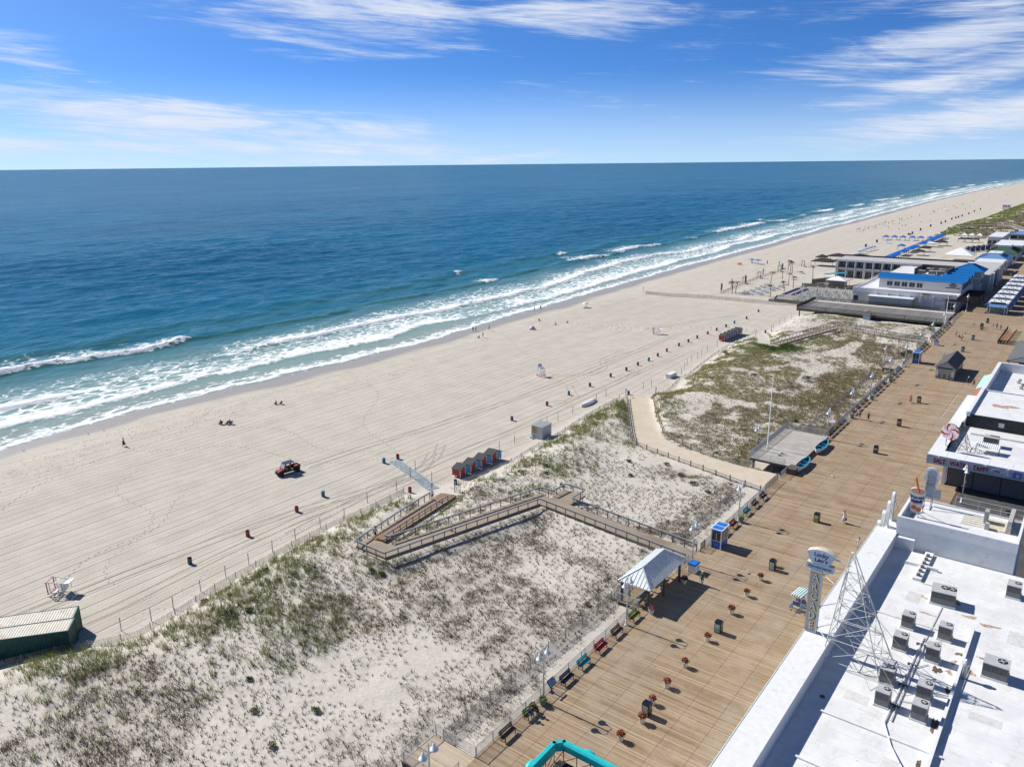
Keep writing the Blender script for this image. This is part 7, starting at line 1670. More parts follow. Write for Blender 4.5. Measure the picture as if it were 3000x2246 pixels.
# ------------------------------------------------------------------ utility vehicle
def utv():
    o = empty('utility_vehicle', 'red and black off-road utility vehicle with roof driving on the raked sand', 'vehicle', (-105.0, 74.3, gz(-105, 74.3)), radians(-7))
    red = mat('utv_red', (0.34, 0.012, 0.022), 0.25, var=0.06); blk = mat('utv_black', (0.012, 0.012, 0.014), 0.5, var=0.2); roofm = mat('utv_roof', (0.075, 0.085, 0.10), 0.35, var=0.1); gl = mat('utv_screen', (0.35, 0.38, 0.40), 0.1); org = mat('utv_bed', (0.34, 0.09, 0.02), 0.5, var=0.3)
    for sx in (-1, 1):
        for y in (-1.55, 1.5):
            w = empty('wheel', None, None); del_keys = [k for k in ('label', 'category') if k in w]
            for k in del_keys: del w[k]
            w.parent = o; w.location = (sx * 0.72, y, 0.36)
            mb = MB(); mb.xf = Matrix.Rotation(pi / 2, 4, 'Y'); mb.lathe([(0.2, -0.14), (0.33, -0.15), (0.37, -0.10), (0.37, 0.10), (0.33, 0.15), (0.2, 0.14)], 16); mb.build('tyre', blk, w, True)
            mb = MB(); mb.xf = Matrix.Rotation(pi / 2, 4, 'Y'); mb.lathe([(0.2, -0.12), (0.2, 0.12)], 12); mb.build('rim', mat('utv_rim', (0.15, 0.15, 0.16), 0.4, metal=0.6), w)
    mb = MB(); mb.prism([(-0.62, -2.0, 0.45), (-0.62, 2.0, 0.45), (-0.62, 2.0, 0.72), (-0.62, 0.9, 0.62), (-0.62, -0.9, 0.6), (-0.62, -2.0, 0.72)], (1.24, 0, 0)); mb.build('chassis', blk, o)
    mb = MB(); mb.prism([(-0.62, -1.9, 0.85), (-0.62, -1.05, 0.85), (-0.62, -1.0, 1.18), (-0.62, -1.4, 1.12), (-0.62, -1.95, 0.95)], (1.24, 0, 0)); mb.build('bonnet', red, o)
    mb = MB(); mb.box(-0.2, 0.0, -1.85, -1.4, 1.06, 1.14); mb.build('bonnet_stripe', M_WHITE, o)
    mb = MB(); mb.box(-0.5, 0.5, -2.08, -1.98, 0.55, 0.85); mb.bar((-0.6, -2.15, 0.62), (0.6, -2.15, 0.62), 0.07); mb.build('bumper', blk, o)
    for sx in (-1, 1):
        mb = MB(); mb.box(sx * 0.42 - 0.12, sx * 0.42 + 0.12, -2.03, -1.95, 0.82, 0.93); mb.build('headlight', mat('utv_lamp', (0.6, 0.6, 0.55), 0.2), o)
        mb = MB(); mb.bar((sx * 0.62, -1.05, 1.15), (sx * 0.58, -0.65, 1.95), 0.06); mb.bar((sx * 0.62, 0.9, 0.7), (sx * 0.58, 0.85, 1.95), 0.06); mb.bar((sx * 0.6, 0.05, 0.7), (sx * 0.58, 0.05, 1.95), 0.06); mb.bar((sx * 0.58, -0.65, 1.95), (sx * 0.58, 0.9, 1.95), 0.06); mb.build('roll_bar', blk, o)
        mb = MB(); mb.box(sx * 0.63 - 0.02, sx * 0.63 + 0.02, 0.05, 0.9, 0.62, 1.15); mb.build('door', blk, o)
        mb = MB(); mb.box(sx * 0.66 - 0.005, sx * 0.66 + 0.005, 0.25, 0.6, 0.75, 1.0); mb.build('emblem', M_WHITE, o)
    mb = MB(); mb.box(-0.66, 0.66, -0.75, 0.98, 1.96, 2.02); mb.build('roof', roofm, o)
    mb = MB()
    for y in (-0.7, -0.1, 0.5): mb.box(-0.55, 0.55, y, y + 0.45, 2.02, 2.045)
    mb.build('roof_panel', mat('utv_roof2', (0.05, 0.06, 0.075), 0.3), o)
    mb = MB(); mb.poly([(-0.57, -1.03, 1.2), (0.57, -1.03, 1.2), (0.55, -0.68, 1.9), (-0.55, -0.68, 1.9)]); mb.build('windscreen', gl, o)
    for y in (-0.35, 0.55):
        mb = MB(); mb.box(-0.55, 0.55, y - 0.2, y + 0.25, 0.62, 0.85); mb.box(-0.55, 0.55, y + 0.2, y + 0.32, 0.85, 1.4); mb.build('seat', blk, o)
    mb = MB(); mb.box(-0.66, 0.66, 1.02, 2.05, 0.85, 0.92); mb.box(-0.68, -0.62, 1.02, 2.05, 0.85, 1.18); mb.box(0.62, 0.68, 1.02, 2.05, 0.85, 1.18); mb.box(-0.66, 0.66, 2.02, 2.08, 0.85, 1.18); mb.build('cargo_bed', blk, o)
    mb = MB(); mb.box(-0.3, 0.35, 1.15, 1.9, 0.93, 1.06); mb.build('rescue_board', org, o)
    mb = MB(); mb.tube([(-0.3 + 0.16 * cos(t), -0.72 + 0.05 * sin(t), 1.22 + 0.15 * sin(t)) for t in np.linspace(0, 2 * pi, 12)], 0.02, 5); mb.build('steering_wheel', blk, o)
utv()

# ------------------------------------------------------------------ pedal surrey
def surrey():
    o = empty('pedal_surrey', 'four wheeled pedal surrey with green and white striped canopy', 'pedal car', (-21.0, 78.4, DECK), radians(-8))
    blk = mat('surrey_black', (0.015, 0.015, 0.017), 0.4); bl = mat('surrey_blue', (0.03, 0.12, 0.28), 0.35); gr = mat('canopy_green', (0.05, 0.27, 0.24), 0.6)
    def wheel(x, y):
        mb = MB(); mb.tube([(x, y + 0.32 * cos(t), 0.33 + 0.32 * sin(t)) for t in np.linspace(0, 2 * pi, 21)], 0.025, 6, False); w = mb.build('wheel', blk, o, True)
        mb = MB()
        for k in range(8): mb.tube([(x, y, 0.33), (x, y + 0.31 * cos(k * pi / 4), 0.33 + 0.31 * sin(k * pi / 4))], 0.006, 3)
        mb.build('spokes', M_GALV, w)
    for x in (-0.5, 0.5):
        for y in (-0.85, 0.85): wheel(x, y)
        mb = MB(); mb.bar((x, -1.0, 0.45), (x, 1.0, 0.45), 0.05); mb.build('frame_rail', bl, o)
        mb = MB(); mb.prism([(x - 0.06, -1.25 + 0.0, 0.45), (x - 0.06, -1.15, 0.72), (x - 0.06, -0.75, 0.78), (x - 0.06, -0.45, 0.6), (x - 0.06, -0.75, 0.70), (x - 0.06, -1.1, 0.66)], (0.12, 0, 0)); mb.build('mudguard', bl, o)
        for y in (-0.75, 0.7):
            mb = MB(); mb.bar((x * 0.95, y, 0.45), (x * 0.9, y * 1.05, 1.95), 0.035); mb.build('canopy_post', M_WHITE, o)
    mb = MB(); mb.bar((-0.5, 0.9, 0.4), (0.5, 0.9, 0.4), 0.05); mb.bar((-0.5, -0.9, 0.4), (0.5, -0.9, 0.4), 0.05); mb.build('axle', blk, o)
    for y in (-0.45, 0.35):
        mb = MB(); mb.box(-0.5, 0.5, y - 0.18, y + 0.18, 0.62, 0.70); mb.box(-0.5, 0.5, y - 0.24, y - 0.18, 0.7, 1.1); mb.build('seat', bl, o)
    mb = MB(); n = 10
    for i in range(n):
        x0, x1 = -0.62 + i * 1.24 / n, -0.62 + (i + 1) * 1.24 / n; f = lambda x: 1.98 + 0.08 * (1 - (x / 0.62) ** 2); mb.m = i % 2
        mb._add([(x0, -1.0, f(x0)), (x1, -1.0, f(x1)), (x1, 1.05, f(x1)), (x0, 1.05, f(x0))], [(0, 1, 2, 3)])
        mb._add([(x0, -1.0, f(x0)), (x1, -1.0, f(x1)), (x1, -1.02, f(x1) - 0.15), (x0, -1.02, f(x0) - 0.15)], [(0, 3, 2, 1)])
    mb.build('canopy', [M_WHITE, gr], o)
surrey()

# ------------------------------------------------------------------ small things on ramp and beach
def traffic_cone(x, y, z):
    o = empty('traffic_cone', 'orange traffic cone on the walkway of the near dune ramp', 'cone', (x, y, z)); m = mat('cone_orange', (0.62, 0.09, 0.015), 0.5)
    mb = MB(); mb.box(-0.18, 0.18, -0.18, 0.18, 0, 0.04); mb.build('base', m, o); mb = MB(); mb.lathe([(0.14, 0.04), (0.03, 0.7), (0.0, 0.7)], 12); c = mb.build('cone_body', m, o, True); mb = MB(); mb.lathe([(0.105, 0.3), (0.08, 0.45)], 12); mb.build('stripe', M_WHITE, c, True)
traffic_cone(-64.4, 70.3, 2.79)
def sign_post(label, x, y, h=1.9, col=(0.35, 0.4, 0.44)):
    o = empty('notice_post', label, 'sign', (x, y, gz(x, y)))
    mb = MB(); mb.box(-0.05, 0.05, -0.05, 0.05, -0.3, h); mb.build('post', M_WOOD, o); mb = MB(); mb.box(0.05, 0.08, -0.25, 0.25, h - 0.6, h - 0.05); mb.build('board', mat('notice_%s' % len(label), col, 0.5), o)
sign_post('small notice on a post left of the near ramp foot', -79.6, 82.6); sign_post('small blue notice on a post by the near lockers', -76.9, 85.0, 1.9, (0.12, 0.3, 0.45)); sign_post('small notice on a post left of the sandy path mouth', -80.6, 146.4); sign_post('small notice on a post right of the sandy path mouth', -73.8, 147.3)
sign_post('small notice on a post left of the second ramp foot', -80.4, 224.4); sign_post('small notice on a post right of the second ramp foot', -77.6, 229.5, 2.2, (0.12, 0.25, 0.4)); sign_post('orange warning board on a post at the seaward end of the windbreak', -145.7, 276.3, 2.4, (0.55, 0.12, 0.03))

# ------------------------------------------------------------------ dune shrubs
def shrub_mesh(seed, r, h, n, leaf):
    rng = random.Random(seed); mb = MB()
    for k in range(7):
        a = rng.uniform(0, 2 * pi); mb.tube([(0, 0, -0.05), (r * 0.5 * cos(a), r * 0.5 * sin(a), h * 0.5)], 0.015, 3)
    stem = mb.mesh('stems', M_WOOD)
    mb = MB()
    for j in range(5):
        c = (rng.uniform(-.45, .45) * r, rng.uniform(-.45, .45) * r, h * rng.uniform(0.3, 0.6)); leafball(mb, c, r * rng.uniform(0.5, 0.75), n // 5, leaf, rng, h / r * 0.8)
    return stem, mb
MSH = [mat('shrub_green', (0.055, 0.115, 0.022), 0.6, var=0.35, scale=9), mat('shrub_yellow', (0.13, 0.16, 0.035), 0.6, var=0.35, scale=9), mat('shrub_dark', (0.03, 0.065, 0.018), 0.6, var=0.35, scale=9)]
SHRUBS = [(-71.8, 41.2, 1.0, 2, 'dark mound with a smaller one at its side'), (-70.6, 43.1, 0.55, 0, 'just right of the dark mound'), (-78.2, 42.3, 0.5, 0, 'at the dune edge by the leaning fence'), (-76.3, 44.2, 0.45, 1, 'above the leaning fence'), (-77.8, 50.5, 0.45, 0, 'behind the leaning fence midway'), (-56, 33.7, 0.5, 1, 'alone low on the near dune'), (-51.6, 37.2, 0.55, 1, 'in the brown grass near the bottom'), (-51.0, 31.9, 0.5, 1, 'near the bottom edge'), (-60.3, 36.0, 0.4, 1, 'small one left of centre on the near dune'), (-41.2, 67.2, 0.45, 1, 'beside the slat fence by the pavilion'), (-66.0, 57.2, 0.55, 0, 'tucked below the ramp corner'), (-64.7, 57.7, 0.5, 0, 'below the ramp corner, right hand one'), (-62.3, 66.5, 0.55, 0, 'against the ramp side'), (-68.0, 97.5, 0.65, 0, 'beyond the ramp on white sand'), (-66.4, 95.2, 0.55, 0, 'low one beyond the ramp'), (-69.6, 93.0, 0.8, 0, 'spreading patch below the ramp bay'),
          (-61.5, 92.6, 0.5, 0, 'behind the ramp bay'), (-52.9, 110.5, 0.6, 0, 'left of the sandy path'), (-49.2, 108.0, 0.6, 0, 'beside the split rail fence'), (-46.2, 106.0, 0.65, 0, 'dark one under the split rail fence'), (-43.0, 104.6, 0.5, 0, 'near the boardwalk before the path'), (-58.6, 108.2, 0.55, 0, 'by the bend of the sandy path'), (-55.6, 103.5, 0.5, 1, 'between ramp and path'), (-44.4, 119.5, 0.55, 0, 'right of the crowd barriers'), (-48.3, 120.4, 0.5, 1, 'above the crowd barriers'), (-43.3, 146.2, 0.65, 2, 'beyond the grey stage by the slat fence'), (-50.2, 176.0, 1.5, 2, 'large round dark bush on the second dune'), (-61.4, 172.5, 1.0, 2, 'dark bush left of the large round one'), (-77.2, 193.4, 0.9, 0, 'on the second dune front'), (-75.4, 190.5, 0.7, 1, 'small one on the second dune front'), (-38.6, 214.5, 1.5, 2, 'large bush beyond the far viewing bay'), (-38.0, 219, 1.2, 2, 'bush by the rail before the second ramp'), (-37.8, 250.0, 1.3, 2, 'bush by the rail under the wide grey deck'), (-38.8, 255.5, 1.2, 0, 'bush at the corner of the wide grey deck'), (-59.9, 242, 0.8, 0, 'by the bay of the second ramp'), (-66.8, 199.5, 1.2, 2, 'dark one in the lush green patch')]
for i, (x, y, r, mi, w) in enumerate(SHRUBS):
    o = empty('dune_shrub', 'green dune shrub, ' + w, 'shrub', (x, y, gz(x, y)), i, 'green dune shrubs')
    st, lb = shrub_mesh(i, r, r * 0.85, int(170 + 200 * r), 0.10 + 0.06 * r); link('stems', st, o); lb.build('foliage', MSH[mi], o)

# ------------------------------------------------------------------ tyre tracks and footprints pressed into the sand
def ground_marks():
    m, t = new_mat('pressed_sand'); geo = t.n('ShaderNodeNewGeometry'); P = geo.outputs['Position']
    c = t.mix(t.ramp(t.noise(P, 3.0, 4.0), 0.3, 0.7), (0.33, 0.298, 0.248, 1), (0.43, 0.39, 0.325, 1))
    bs = t.n('ShaderNodeBsdfPrincipled', Base_Color=c, Roughness=0.95); bs.inputs['Specular IOR Level'].default_value = 0.2
    bn = t.n('ShaderNodeBump', Strength=0.6, Distance=0.1, Height=t.noise(P, 6.0, 3.0)); t.set(bs, 'Normal', bn.outputs[0]); finish(t, bs)
    tr = [[(-93.5, 100), (-90, 95), (-87.6, 88), (-88.6, 78), (-91.5, 66), (-93, 54), (-94, 40), (-94.5, 25)], [(-92, 96), (-88.8, 91), (-87.0, 84), (-87.8, 76), (-89, 64), (-88.4, 50), (-87, 36), (-87.5, 24)], [(-104.5, 152), (-101, 153.5), (-97, 159), (-97.6, 166), (-102, 172), (-103, 184)], [(-91.4, 133.6), (-89.4, 136), (-89.6, 140), (-92.6, 143), (-96, 147)],
          [(-90.6, 160), (-88.8, 163), (-89.4, 168), (-92.8, 171)], [(-104.9, 78), (-104.2, 90), (-102, 105), (-100, 125), (-99, 150), (-99.6, 180), (-100.5, 215)], [(-86, 60), (-87.5, 75), (-88, 95), (-87.2, 115), (-88, 140), (-88.4, 160), (-88, 190)], [(-112, 214), (-108, 222), (-104, 236), (-100, 246), (-96, 250)]]
    mb = MB()
    for k, p in enumerate(tr):
        q = resample(p, 70); q[1:-1] = (q[:-2] + 2 * q[1:-1] + q[2:]) / 4
        for off in (-0.75, 0.75):
            L = []
            for i in range(len(q)):
                d = q[min(i + 1, len(q) - 1)] - q[max(i - 1, 0)]; d = d / (np.hypot(*d) + 1e-9); n = np.array([-d[1], d[0]]); L.append((q[i] + n * (off - 0.13), q[i] + n * (off + 0.13)))
            X = np.array([[a[0], b[0]] for a, b in L]); Y = np.array([[a[1], b[1]] for a, b in L]); Z = terrain(X, Y) + 0.022
            for i in range(len(L) - 1): mb.poly([(X[i, 0], Y[i, 0], Z[i, 0]), (X[i, 1], Y[i, 1], Z[i, 1]), (X[i + 1, 1], Y[i + 1, 1], Z[i + 1, 1]), (X[i + 1, 0], Y[i + 1, 0], Z[i + 1, 0])])
    tag(mb.build('tyre_tracks', m), kind='structure')
    rng = random.Random(5); mb = MB(); V = []
    trails = [((-94, 90), (-136, 84)), ((-100, 92), (-150, 130)), ((-95, 88), (-140, 66)), ((-90, 146), (-150, 186)), ((-120, 20), (-150, 90)), ((-92, 40), (-128, 60)), ((-86, 232), (-140, 206)), ((-148, 50), (-146, 190)), ((-150, 60), (-149, 240)), ((-97, 33), (-110, 60))]
    for a, b in trails:
        L = math.hypot(b[0] - a[0], b[1] - a[1]); n = int(L / 0.75); w = rng.uniform(1, 3); ph = rng.uniform(0, 6)
        for i in range(n):
            f = i / n; s_ = sin(f * 9 + ph) * w; dx, dy = (b[0] - a[0]) / L, (b[1] - a[1]) / L; sd_ = 0.14 if i % 2 else -0.14
            V.append((a[0] + dx * L * f - dy * (s_ + sd_), a[1] + dy * L * f + dx * (s_ + sd_), atan2(dy, dx)))
    for _ in range(900):
        y = rng.uniform(20, 270); x = float(shore_x(y)) + rng.uniform(10, 24) ; V.append((x, y, rng.uniform(0, 6)))
    X = np.array([v[0] for v in V]); Y = np.array([v[1] for v in V]); Z = terrain(X[None], Y[None])[0]
    for (x, y, a), z in zip(V, Z):
        l, w = 0.19, 0.09; c_, s_ = cos(a), sin(a)
        mb.poly([(x + c_ * l * u_ - s_ * w * v_, y + s_ * l * u_ + c_ * w * v_, z + 0.026) for u_, v_ in ((-1, -.5), (0, -1), (1, -.6), (1, .6), (0, 1), (-1, .5))])
    tag(mb.build('footprints', m), kind='structure')
ground_marks()

# ------------------------------------------------------------------ beach club complex
def parts(o, B):
    def bx(name, m, x0, x1, y0, y1, z0, z1, parent=None):
        mb = MB(); mb.box(x0 - B[0], x1 - B[0], y0 - B[1], y1 - B[1], z0 - B[2], z1 - B[2]); return mb.build(name, m, parent or o)
    return bx
M_CLUB = mat('club_wall', (0.60, 0.575, 0.53), 0.7, var=0.04, scale=0.6); M_CLUBG = mat('club_grey', (0.43, 0.425, 0.42), 0.7, var=0.05)
M_BLUEROOF = mat('blue_metal_roof', (0.012, 0.16, 0.44), 0.4, var=0.06); M_LTBLUE = mat('light_blue_roof', (0.15, 0.29, 0.50), 0.5, var=0.08); M_DKPERG = mat('pergola_brown', (0.045, 0.03, 0.025), 0.7)
def window(bx, x0, x1, y, z0, z1, parts_n=2, dy=-1):
    f = bx('window', M_WHITE, x0, x1, y - 0.06, y, z0, z1); n = parts_n; w = (x1 - x0 - 0.24) / n
    for k in range(n): bx('pane', M_GLASS, x0 + 0.12 + k * w + 0.03, x0 + 0.12 + (k + 1) * w - 0.03, y - 0.09, y - 0.061, z0 + 0.14, z1 - 0.14)
def seam_slope(o, a, b, c, d, m, n, name='roof_slope'):
    a, b, c, d = (Vector(v) for v in (a, b, c, d)); mb = MB(); mb.prism([a, b, c, d], (0, 0, -0.12)); p = mb.build(name, m, o)
    mb = MB(); nr = (b - a).cross(d - a).normalized(); nr = nr if nr.z > 0 else -nr
    for i in range(n + 1):
        t = i / n; mb.bar(a.lerp(b, t) + nr * 0.04, d.lerp(c, t) + nr * 0.04, 0.07, 0.08, tuple(nr))
    tag(mb.build('seams', m, p), kind='stuff')
def grey_deck():
    o = empty('grey_deck', 'wide weathered grey deck in front of the blue roofed club', 'deck', (-58, 269, 0)); B = (-58, 269, 0); bx = parts(o, B)
    bx('joists', M_DARKWOOD, -80, -35.3, 259.5, 279.5, 2.3, 2.93)
    planks('plank_run', -22, 22.7, -9.5, 7.6, 3.0, 0.3, 0.03, plank_material('deck_grey', (0.15, 0.145, 0.14), (0.21, 0.205, 0.2), (0.28, 0.27, 0.26)), o, 'y')
    bx('pale_walk', mat('pale_walk', (0.50, 0.48, 0.43), 0.8), -80, -35.3, 276.7, 279.5, 2.94, 3.02)
    for x in np.arange(-79, -36, 6.0): link('pile', post_mesh('dpile', M_DARKWOOD, 0.3, 2.4, -1), o, (x + 58, -9.2, 0))
    k = mat('deck_rail', (0.06, 0.055, 0.05), 0.7)
    for pts, lb in (([(-35.5, 259.5, 3.0), (-80, 259.5, 3.0), (-80, 279.5, 3.0)], 'dark picket railing along the near edge of the grey deck'), ([(-80, 279.5, 3.0), (-41, 279.5, 3.0)], 'dark picket railing along the far edge of the grey deck'), ([(-35.5, 259.5, 3.0), (-35.5, 280, 3.0)], 'dark picket railing between grey deck and boardwalk')):
        picket_rail(lb, pts, 1.15, 3.0, 0.2, k, th=0.035)
    s = empty('small_booth', 'small pale booth with tan roof standing at the near deck rail', 'booth', (-57.8, 259.0, 1.5)); 
    mb = MB(); mb.box(-1.0, 1.0, -0.9, 0.9, 0, 2.6); mb.build('walls', mat('booth_pale', (0.38, 0.45, 0.48), 0.7), s); mb = MB(); mb.prism([(-1.2, -1.0, 2.55), (1.2, -1.0, 2.55), (0, -1.0, 3.2)], (0, 2.1, 0)); mb.build('roof', mat('booth_tan', (0.42, 0.27, 0.17), 0.8), s)
grey_deck()
def club():
    o = empty('club_building', 'large pale two storey club building with blue metal roof edge', 'building', (-53, 284, DECK)); B = (-53, 284, DECK); bx = parts(o, B)
    bx('lower_wall', M_CLUB, -69, -37.3, 284.0, 333, 1.0, 7.0); bx('lower_roof', M_ROOF, -68.9, -37.4, 284.1, 333, 7.0, 7.06)
    bx('lower_parapet', M_WHITE, -69.1, -37.2, 283.85, 284.1, 6.6, 7.9); bx('lower_parapet', M_WHITE, -69.1, -68.85, 284.1, 333, 6.8, 7.4)
    mb = MB()
    for k in (7.6, 7.9, 8.2): mb.bar((-69 + 53, 0.1, k - 3), (-69 + 53, 45, k - 3), 0.06)
    for y in np.arange(0, 46, 3.0): mb.bar((-69 + 53, y + 0.1, 4), (-69 + 53, y + 0.1, 5.2), 0.08)
    mb.build('roof_railing', M_WHITE, o)
    bx('upper_wall', M_CLUB, -63, -37.6, 294, 331, 7.06, 10.6)
    bx('upper_roof', M_ROOF, -61, -40, 299, 330, 10.6, 10.75)
    seam_slope(o, (-63.6 + 53, 9.6, 7.4), (-36.9 + 53, 9.6, 7.4), (-36.9 + 53, 13.5, 9.0), (-63.6 + 53, 13.5, 9.0), M_BLUEROOF, 48)
    bx('roof_back', M_CLUB, -63, -37.5, 297.3, 297.5, 10.6, 11.9)
    for k in range(3):
        y = 14 + k * 6.5; a = -37 + 53
        mb = MB(); mb.prism([(a, y, 7.5), (a, y + 6.2, 7.5), (a, y + 3.1, 9.0)], (-7, 0, 0)); mb.build('cross_gable', M_CLUB, o)
        for s in (0, 1):
            e = (a + 0.3, y + (6.4 if s else -0.2), 7.4); g = (a + 0.3, y + 3.1, 9.15); seam_slope(o, e, g, (g[0] - 8, g[1], g[2]), (e[0] - 8, e[1], e[2]), M_BLUEROOF, 4)
    bx('side_band', mat('club_navy', (0.02, 0.035, 0.09), 0.5), -37.55, -37.3, 296, 318, 9.9, 10.3)
    for k in range(4):
        bx('window', M_GLASS, -37.6, -37.5, 296.5 + k * 5, 300.5 + k * 5, 7.8, 9.7); bx('mullion', M_WHITE, -37.52, -37.44, 298.4 + k * 5, 298.6 + k * 5, 7.8, 9.7)
    for k in range(5): window(bx, -60.6 + k * 2.35, -58.5 + k * 2.35, 294.0, 7.75, 9.6)
    ink = mat('club_ink', (0.015, 0.02, 0.06), 0.5)      # four lines of raised letters, too small to read
    for ln, (w, z) in enumerate(((1.3, 10.0), (2.5, 9.55), (1.8, 9.12), (4.4, 8.62))):
        n = max(3, int(w / 0.34)); mb = MB()
        for k in range(n): mb.box(12.9 - w / 2 + k * w / n, 12.9 - w / 2 + (k + 0.8) * w / n, 9.90, 9.99, z - 3 - 0.14, z - 3 + 0.14)
        mb.build('lettering', ink, o)
    bx('round_emblem', mat('emblem_tan', (0.45, 0.28, 0.1), 0.6), -47.2, -45.2, 283.75, 283.85, 7.1, 7.7)
    # plant screen
    k = mat('plant_screen', (0.14, 0.115, 0.10), 0.8, var=0.3)
    bx('plant_screen', k, -54.5, -44.0, 320, 320.3, 10.75, 12.9); bx('plant_screen', k, -54.5, -54.2, 306, 320, 10.75, 12.9); bx('plant_screen', k, -44.3, -44, 306, 320, 10.75, 12.9)
    for i, (x, y) in enumerate([(-52.5, 308), (-49, 308), (-46.5, 309), (-51, 315), (-47, 315)]): ac_unit('dark rooftop unit inside the club roof screen, number %s across' % ['one', 'two', 'three', 'four', 'five'][i], x, y, 10.75, 2.2, 2.0, 1.4, 0, 1, 'units in the club roof screen')
    # porch block, pilasters, ground floor
    bx('porch', mat('porch_grey', (0.40, 0.40, 0.39), 0.7), -62.8, -49.6, 280.6, 283.9, 3.0, 5.6); bx('porch_roof', M_WHITE, -63.2, -49.3, 280.2, 283.9, 5.6, 5.95); bx('porch_trim', M_LTBLUE, -63.25, -49.25, 280.1, 280.2, 5.5, 5.8)
    for x in (-61.5, -58, -54.6, -51.2, -47.6, -44.0): bx('pilaster', M_WHITE, x, x + 0.35, 283.6, 283.98, 3.0, 6.9)
    bx('corner_window', M_WHITE, -68.7, -66.8, 283.9, 284.0, 3.2, 5.4); bx('corner_pane', M_GLASS, -68.5, -67.0, 283.86, 283.9, 3.4, 5.2)
    bx('white_panel', M_WHITE, -43.3, -40.6, 283.9, 283.99, 4.3, 5.4)
    for i, x in enumerate((-39.6, -38.4)): bx('door', M_GLASS, x, x + 1.0, 283.9, 283.99, 3.0, 5.2)
    for x in (-46.2, -44.8, -42.0): bx('wall_lamp', M_WHITE, x, x + 0.25, 283.5, 284, 6.0, 6.3)
    # corner tower
    t = empty('corner_tower', 'square tower with blue hipped roof at the boardwalk corner of the club', 'tower', (-39.4, 324, DECK)); bt = parts(t, (-39.4, 324, DECK))
    bt('wall', M_CLUBG, -43.4, -35.4, 319.6, 328.6, 3.0, 11.4); bt('band', M_WHITE, -43.5, -35.3, 319.5, 328.7, 9.0, 9.3); bt('band', M_WHITE, -43.5, -35.3, 319.5, 328.7, 6.2, 6.4); bt('eave', M_WHITE, -44.3, -34.5, 318.7, 329.5, 11.3, 11.5)
    hip_roof(t, -5.0, 5.0, -5.4, 5.6, 8.5, 11.0, -1.2, 1.4, M_BLUEROOF, 0.45)
    bt('roof_cap', M_WHITE, -40.6, -38.2, 322.6, 325.6, 13.9, 14.1); bt('window', M_GLASS, -35.45, -35.36, 321.5, 326.5, 7.0, 8.8)
    # rear wing along the boardwalk
    r = empty('rear_wing', 'plain grey wing of the club running along the boardwalk', 'building', (-39, 340, DECK)); br = parts(r, (-39, 340, DECK))
    br('wall', M_CLUBG, -44, -33.6, 328.9, 372, 3.0, 9.3); br('roof', M_CLUBG, -43.8, -33.8, 329, 371.8, 9.3, 9.4); br('pier', M_CLUB, -33.6, -32.9, 334, 337, 3, 9.5); br('pier', M_CLUB, -33.6, -32.9, 350, 352, 3, 9.5); br('recess', mat('recess_dark', (0.05, 0.06, 0.08), 0.7), -33.62, -33.5, 338, 349, 3, 8.6)
    # pergola
    p = empty('pergola', 'dark brown slatted pergola over the club entrance', 'pergola', (-36, 283, DECK))
    mb = MB(); mb.bar((-4.2, -0.2, 3.1), (3.7, -0.2, 3.1), 0.15, 0.3); mb.bar((3.6, -0.2, 3.1), (3.6, 26, 3.1), 0.15, 0.3); mb.bar((-1.0, 0, 3.1), (-1.0, 26, 3.1), 0.15, 0.3); mb.build('beam', M_DKPERG, p)
    for i in range(52):
        mb = MB() if i == 0 else mb
        y = i * 0.5; mb.bar((-4.0 if y < 1.0 else -1.2, y, 3.35), (4.0, y, 3.35), 0.09, 0.2)
    tag(mb.build('rafters', M_DKPERG, p), kind='stuff')
    for x, y in ((3.6, 0), (3.6, 8), (3.6, 16), (3.6, 25), (-3.9, 0)): link('post', post_mesh('pergpost', M_DKPERG, 0.22, 3.0), p, (x, y, 0))
club()
def motel():
    o = empty('motel_wing', 'long two storey white balcony building behind the club', 'building', (-72, 362, 0)); B = (-72, 362, 0); bx = parts(o, B)
    bx('wall', M_CLUBG, -95.8, -44, 364, 376, 0.3, 7.6); bx('roof', M_CLUBG, -96, -44, 362.0, 376.5, 7.8, 8.1); bx('roof_edge', mat('club_black', (0.02, 0.02, 0.022), 0.6), -96.2, -44, 376.3, 376.8, 8.1, 8.7); bx('fascia', M_WHITE, -96.1, -44, 361.8, 362.0, 7.3, 8.0)
    bx('floor_slab', M_WHITE, -96, -44, 361.8, 364, 4.0, 4.4); bx('end_wall', M_WHITE, -96.2, -95.8, 361.8, 376, 0.3, 8.0)
    for i in range(14):
        x = -95.6 + i * 3.65; bx('column', M_WHITE, x, x + 0.4, 361.8, 362.2, 0.3, 7.4)
        if x < -50:
            for z in (0.6, 4.7):
                w = bx('window', M_GLASS, x + 0.7, x + 2.1, 363.9, 364.0, z, z + 2.3); bx('door', mat('motel_door', (0.10, 0.10, 0.11), 0.5), x + 2.3, x + 3.3, 363.9, 364.0, z - 0.2, z + 2.3)
            mb = MB()
            for z in (4.9, 5.3): mb.bar((x + 0.4 + 72, 0.0, z), (x + 3.65 + 72, 0.0, z), 0.05)
            mb.build('balcony_rail', mat('club_black', (0.02, 0.02, 0.022), 0.6), o)
motel()
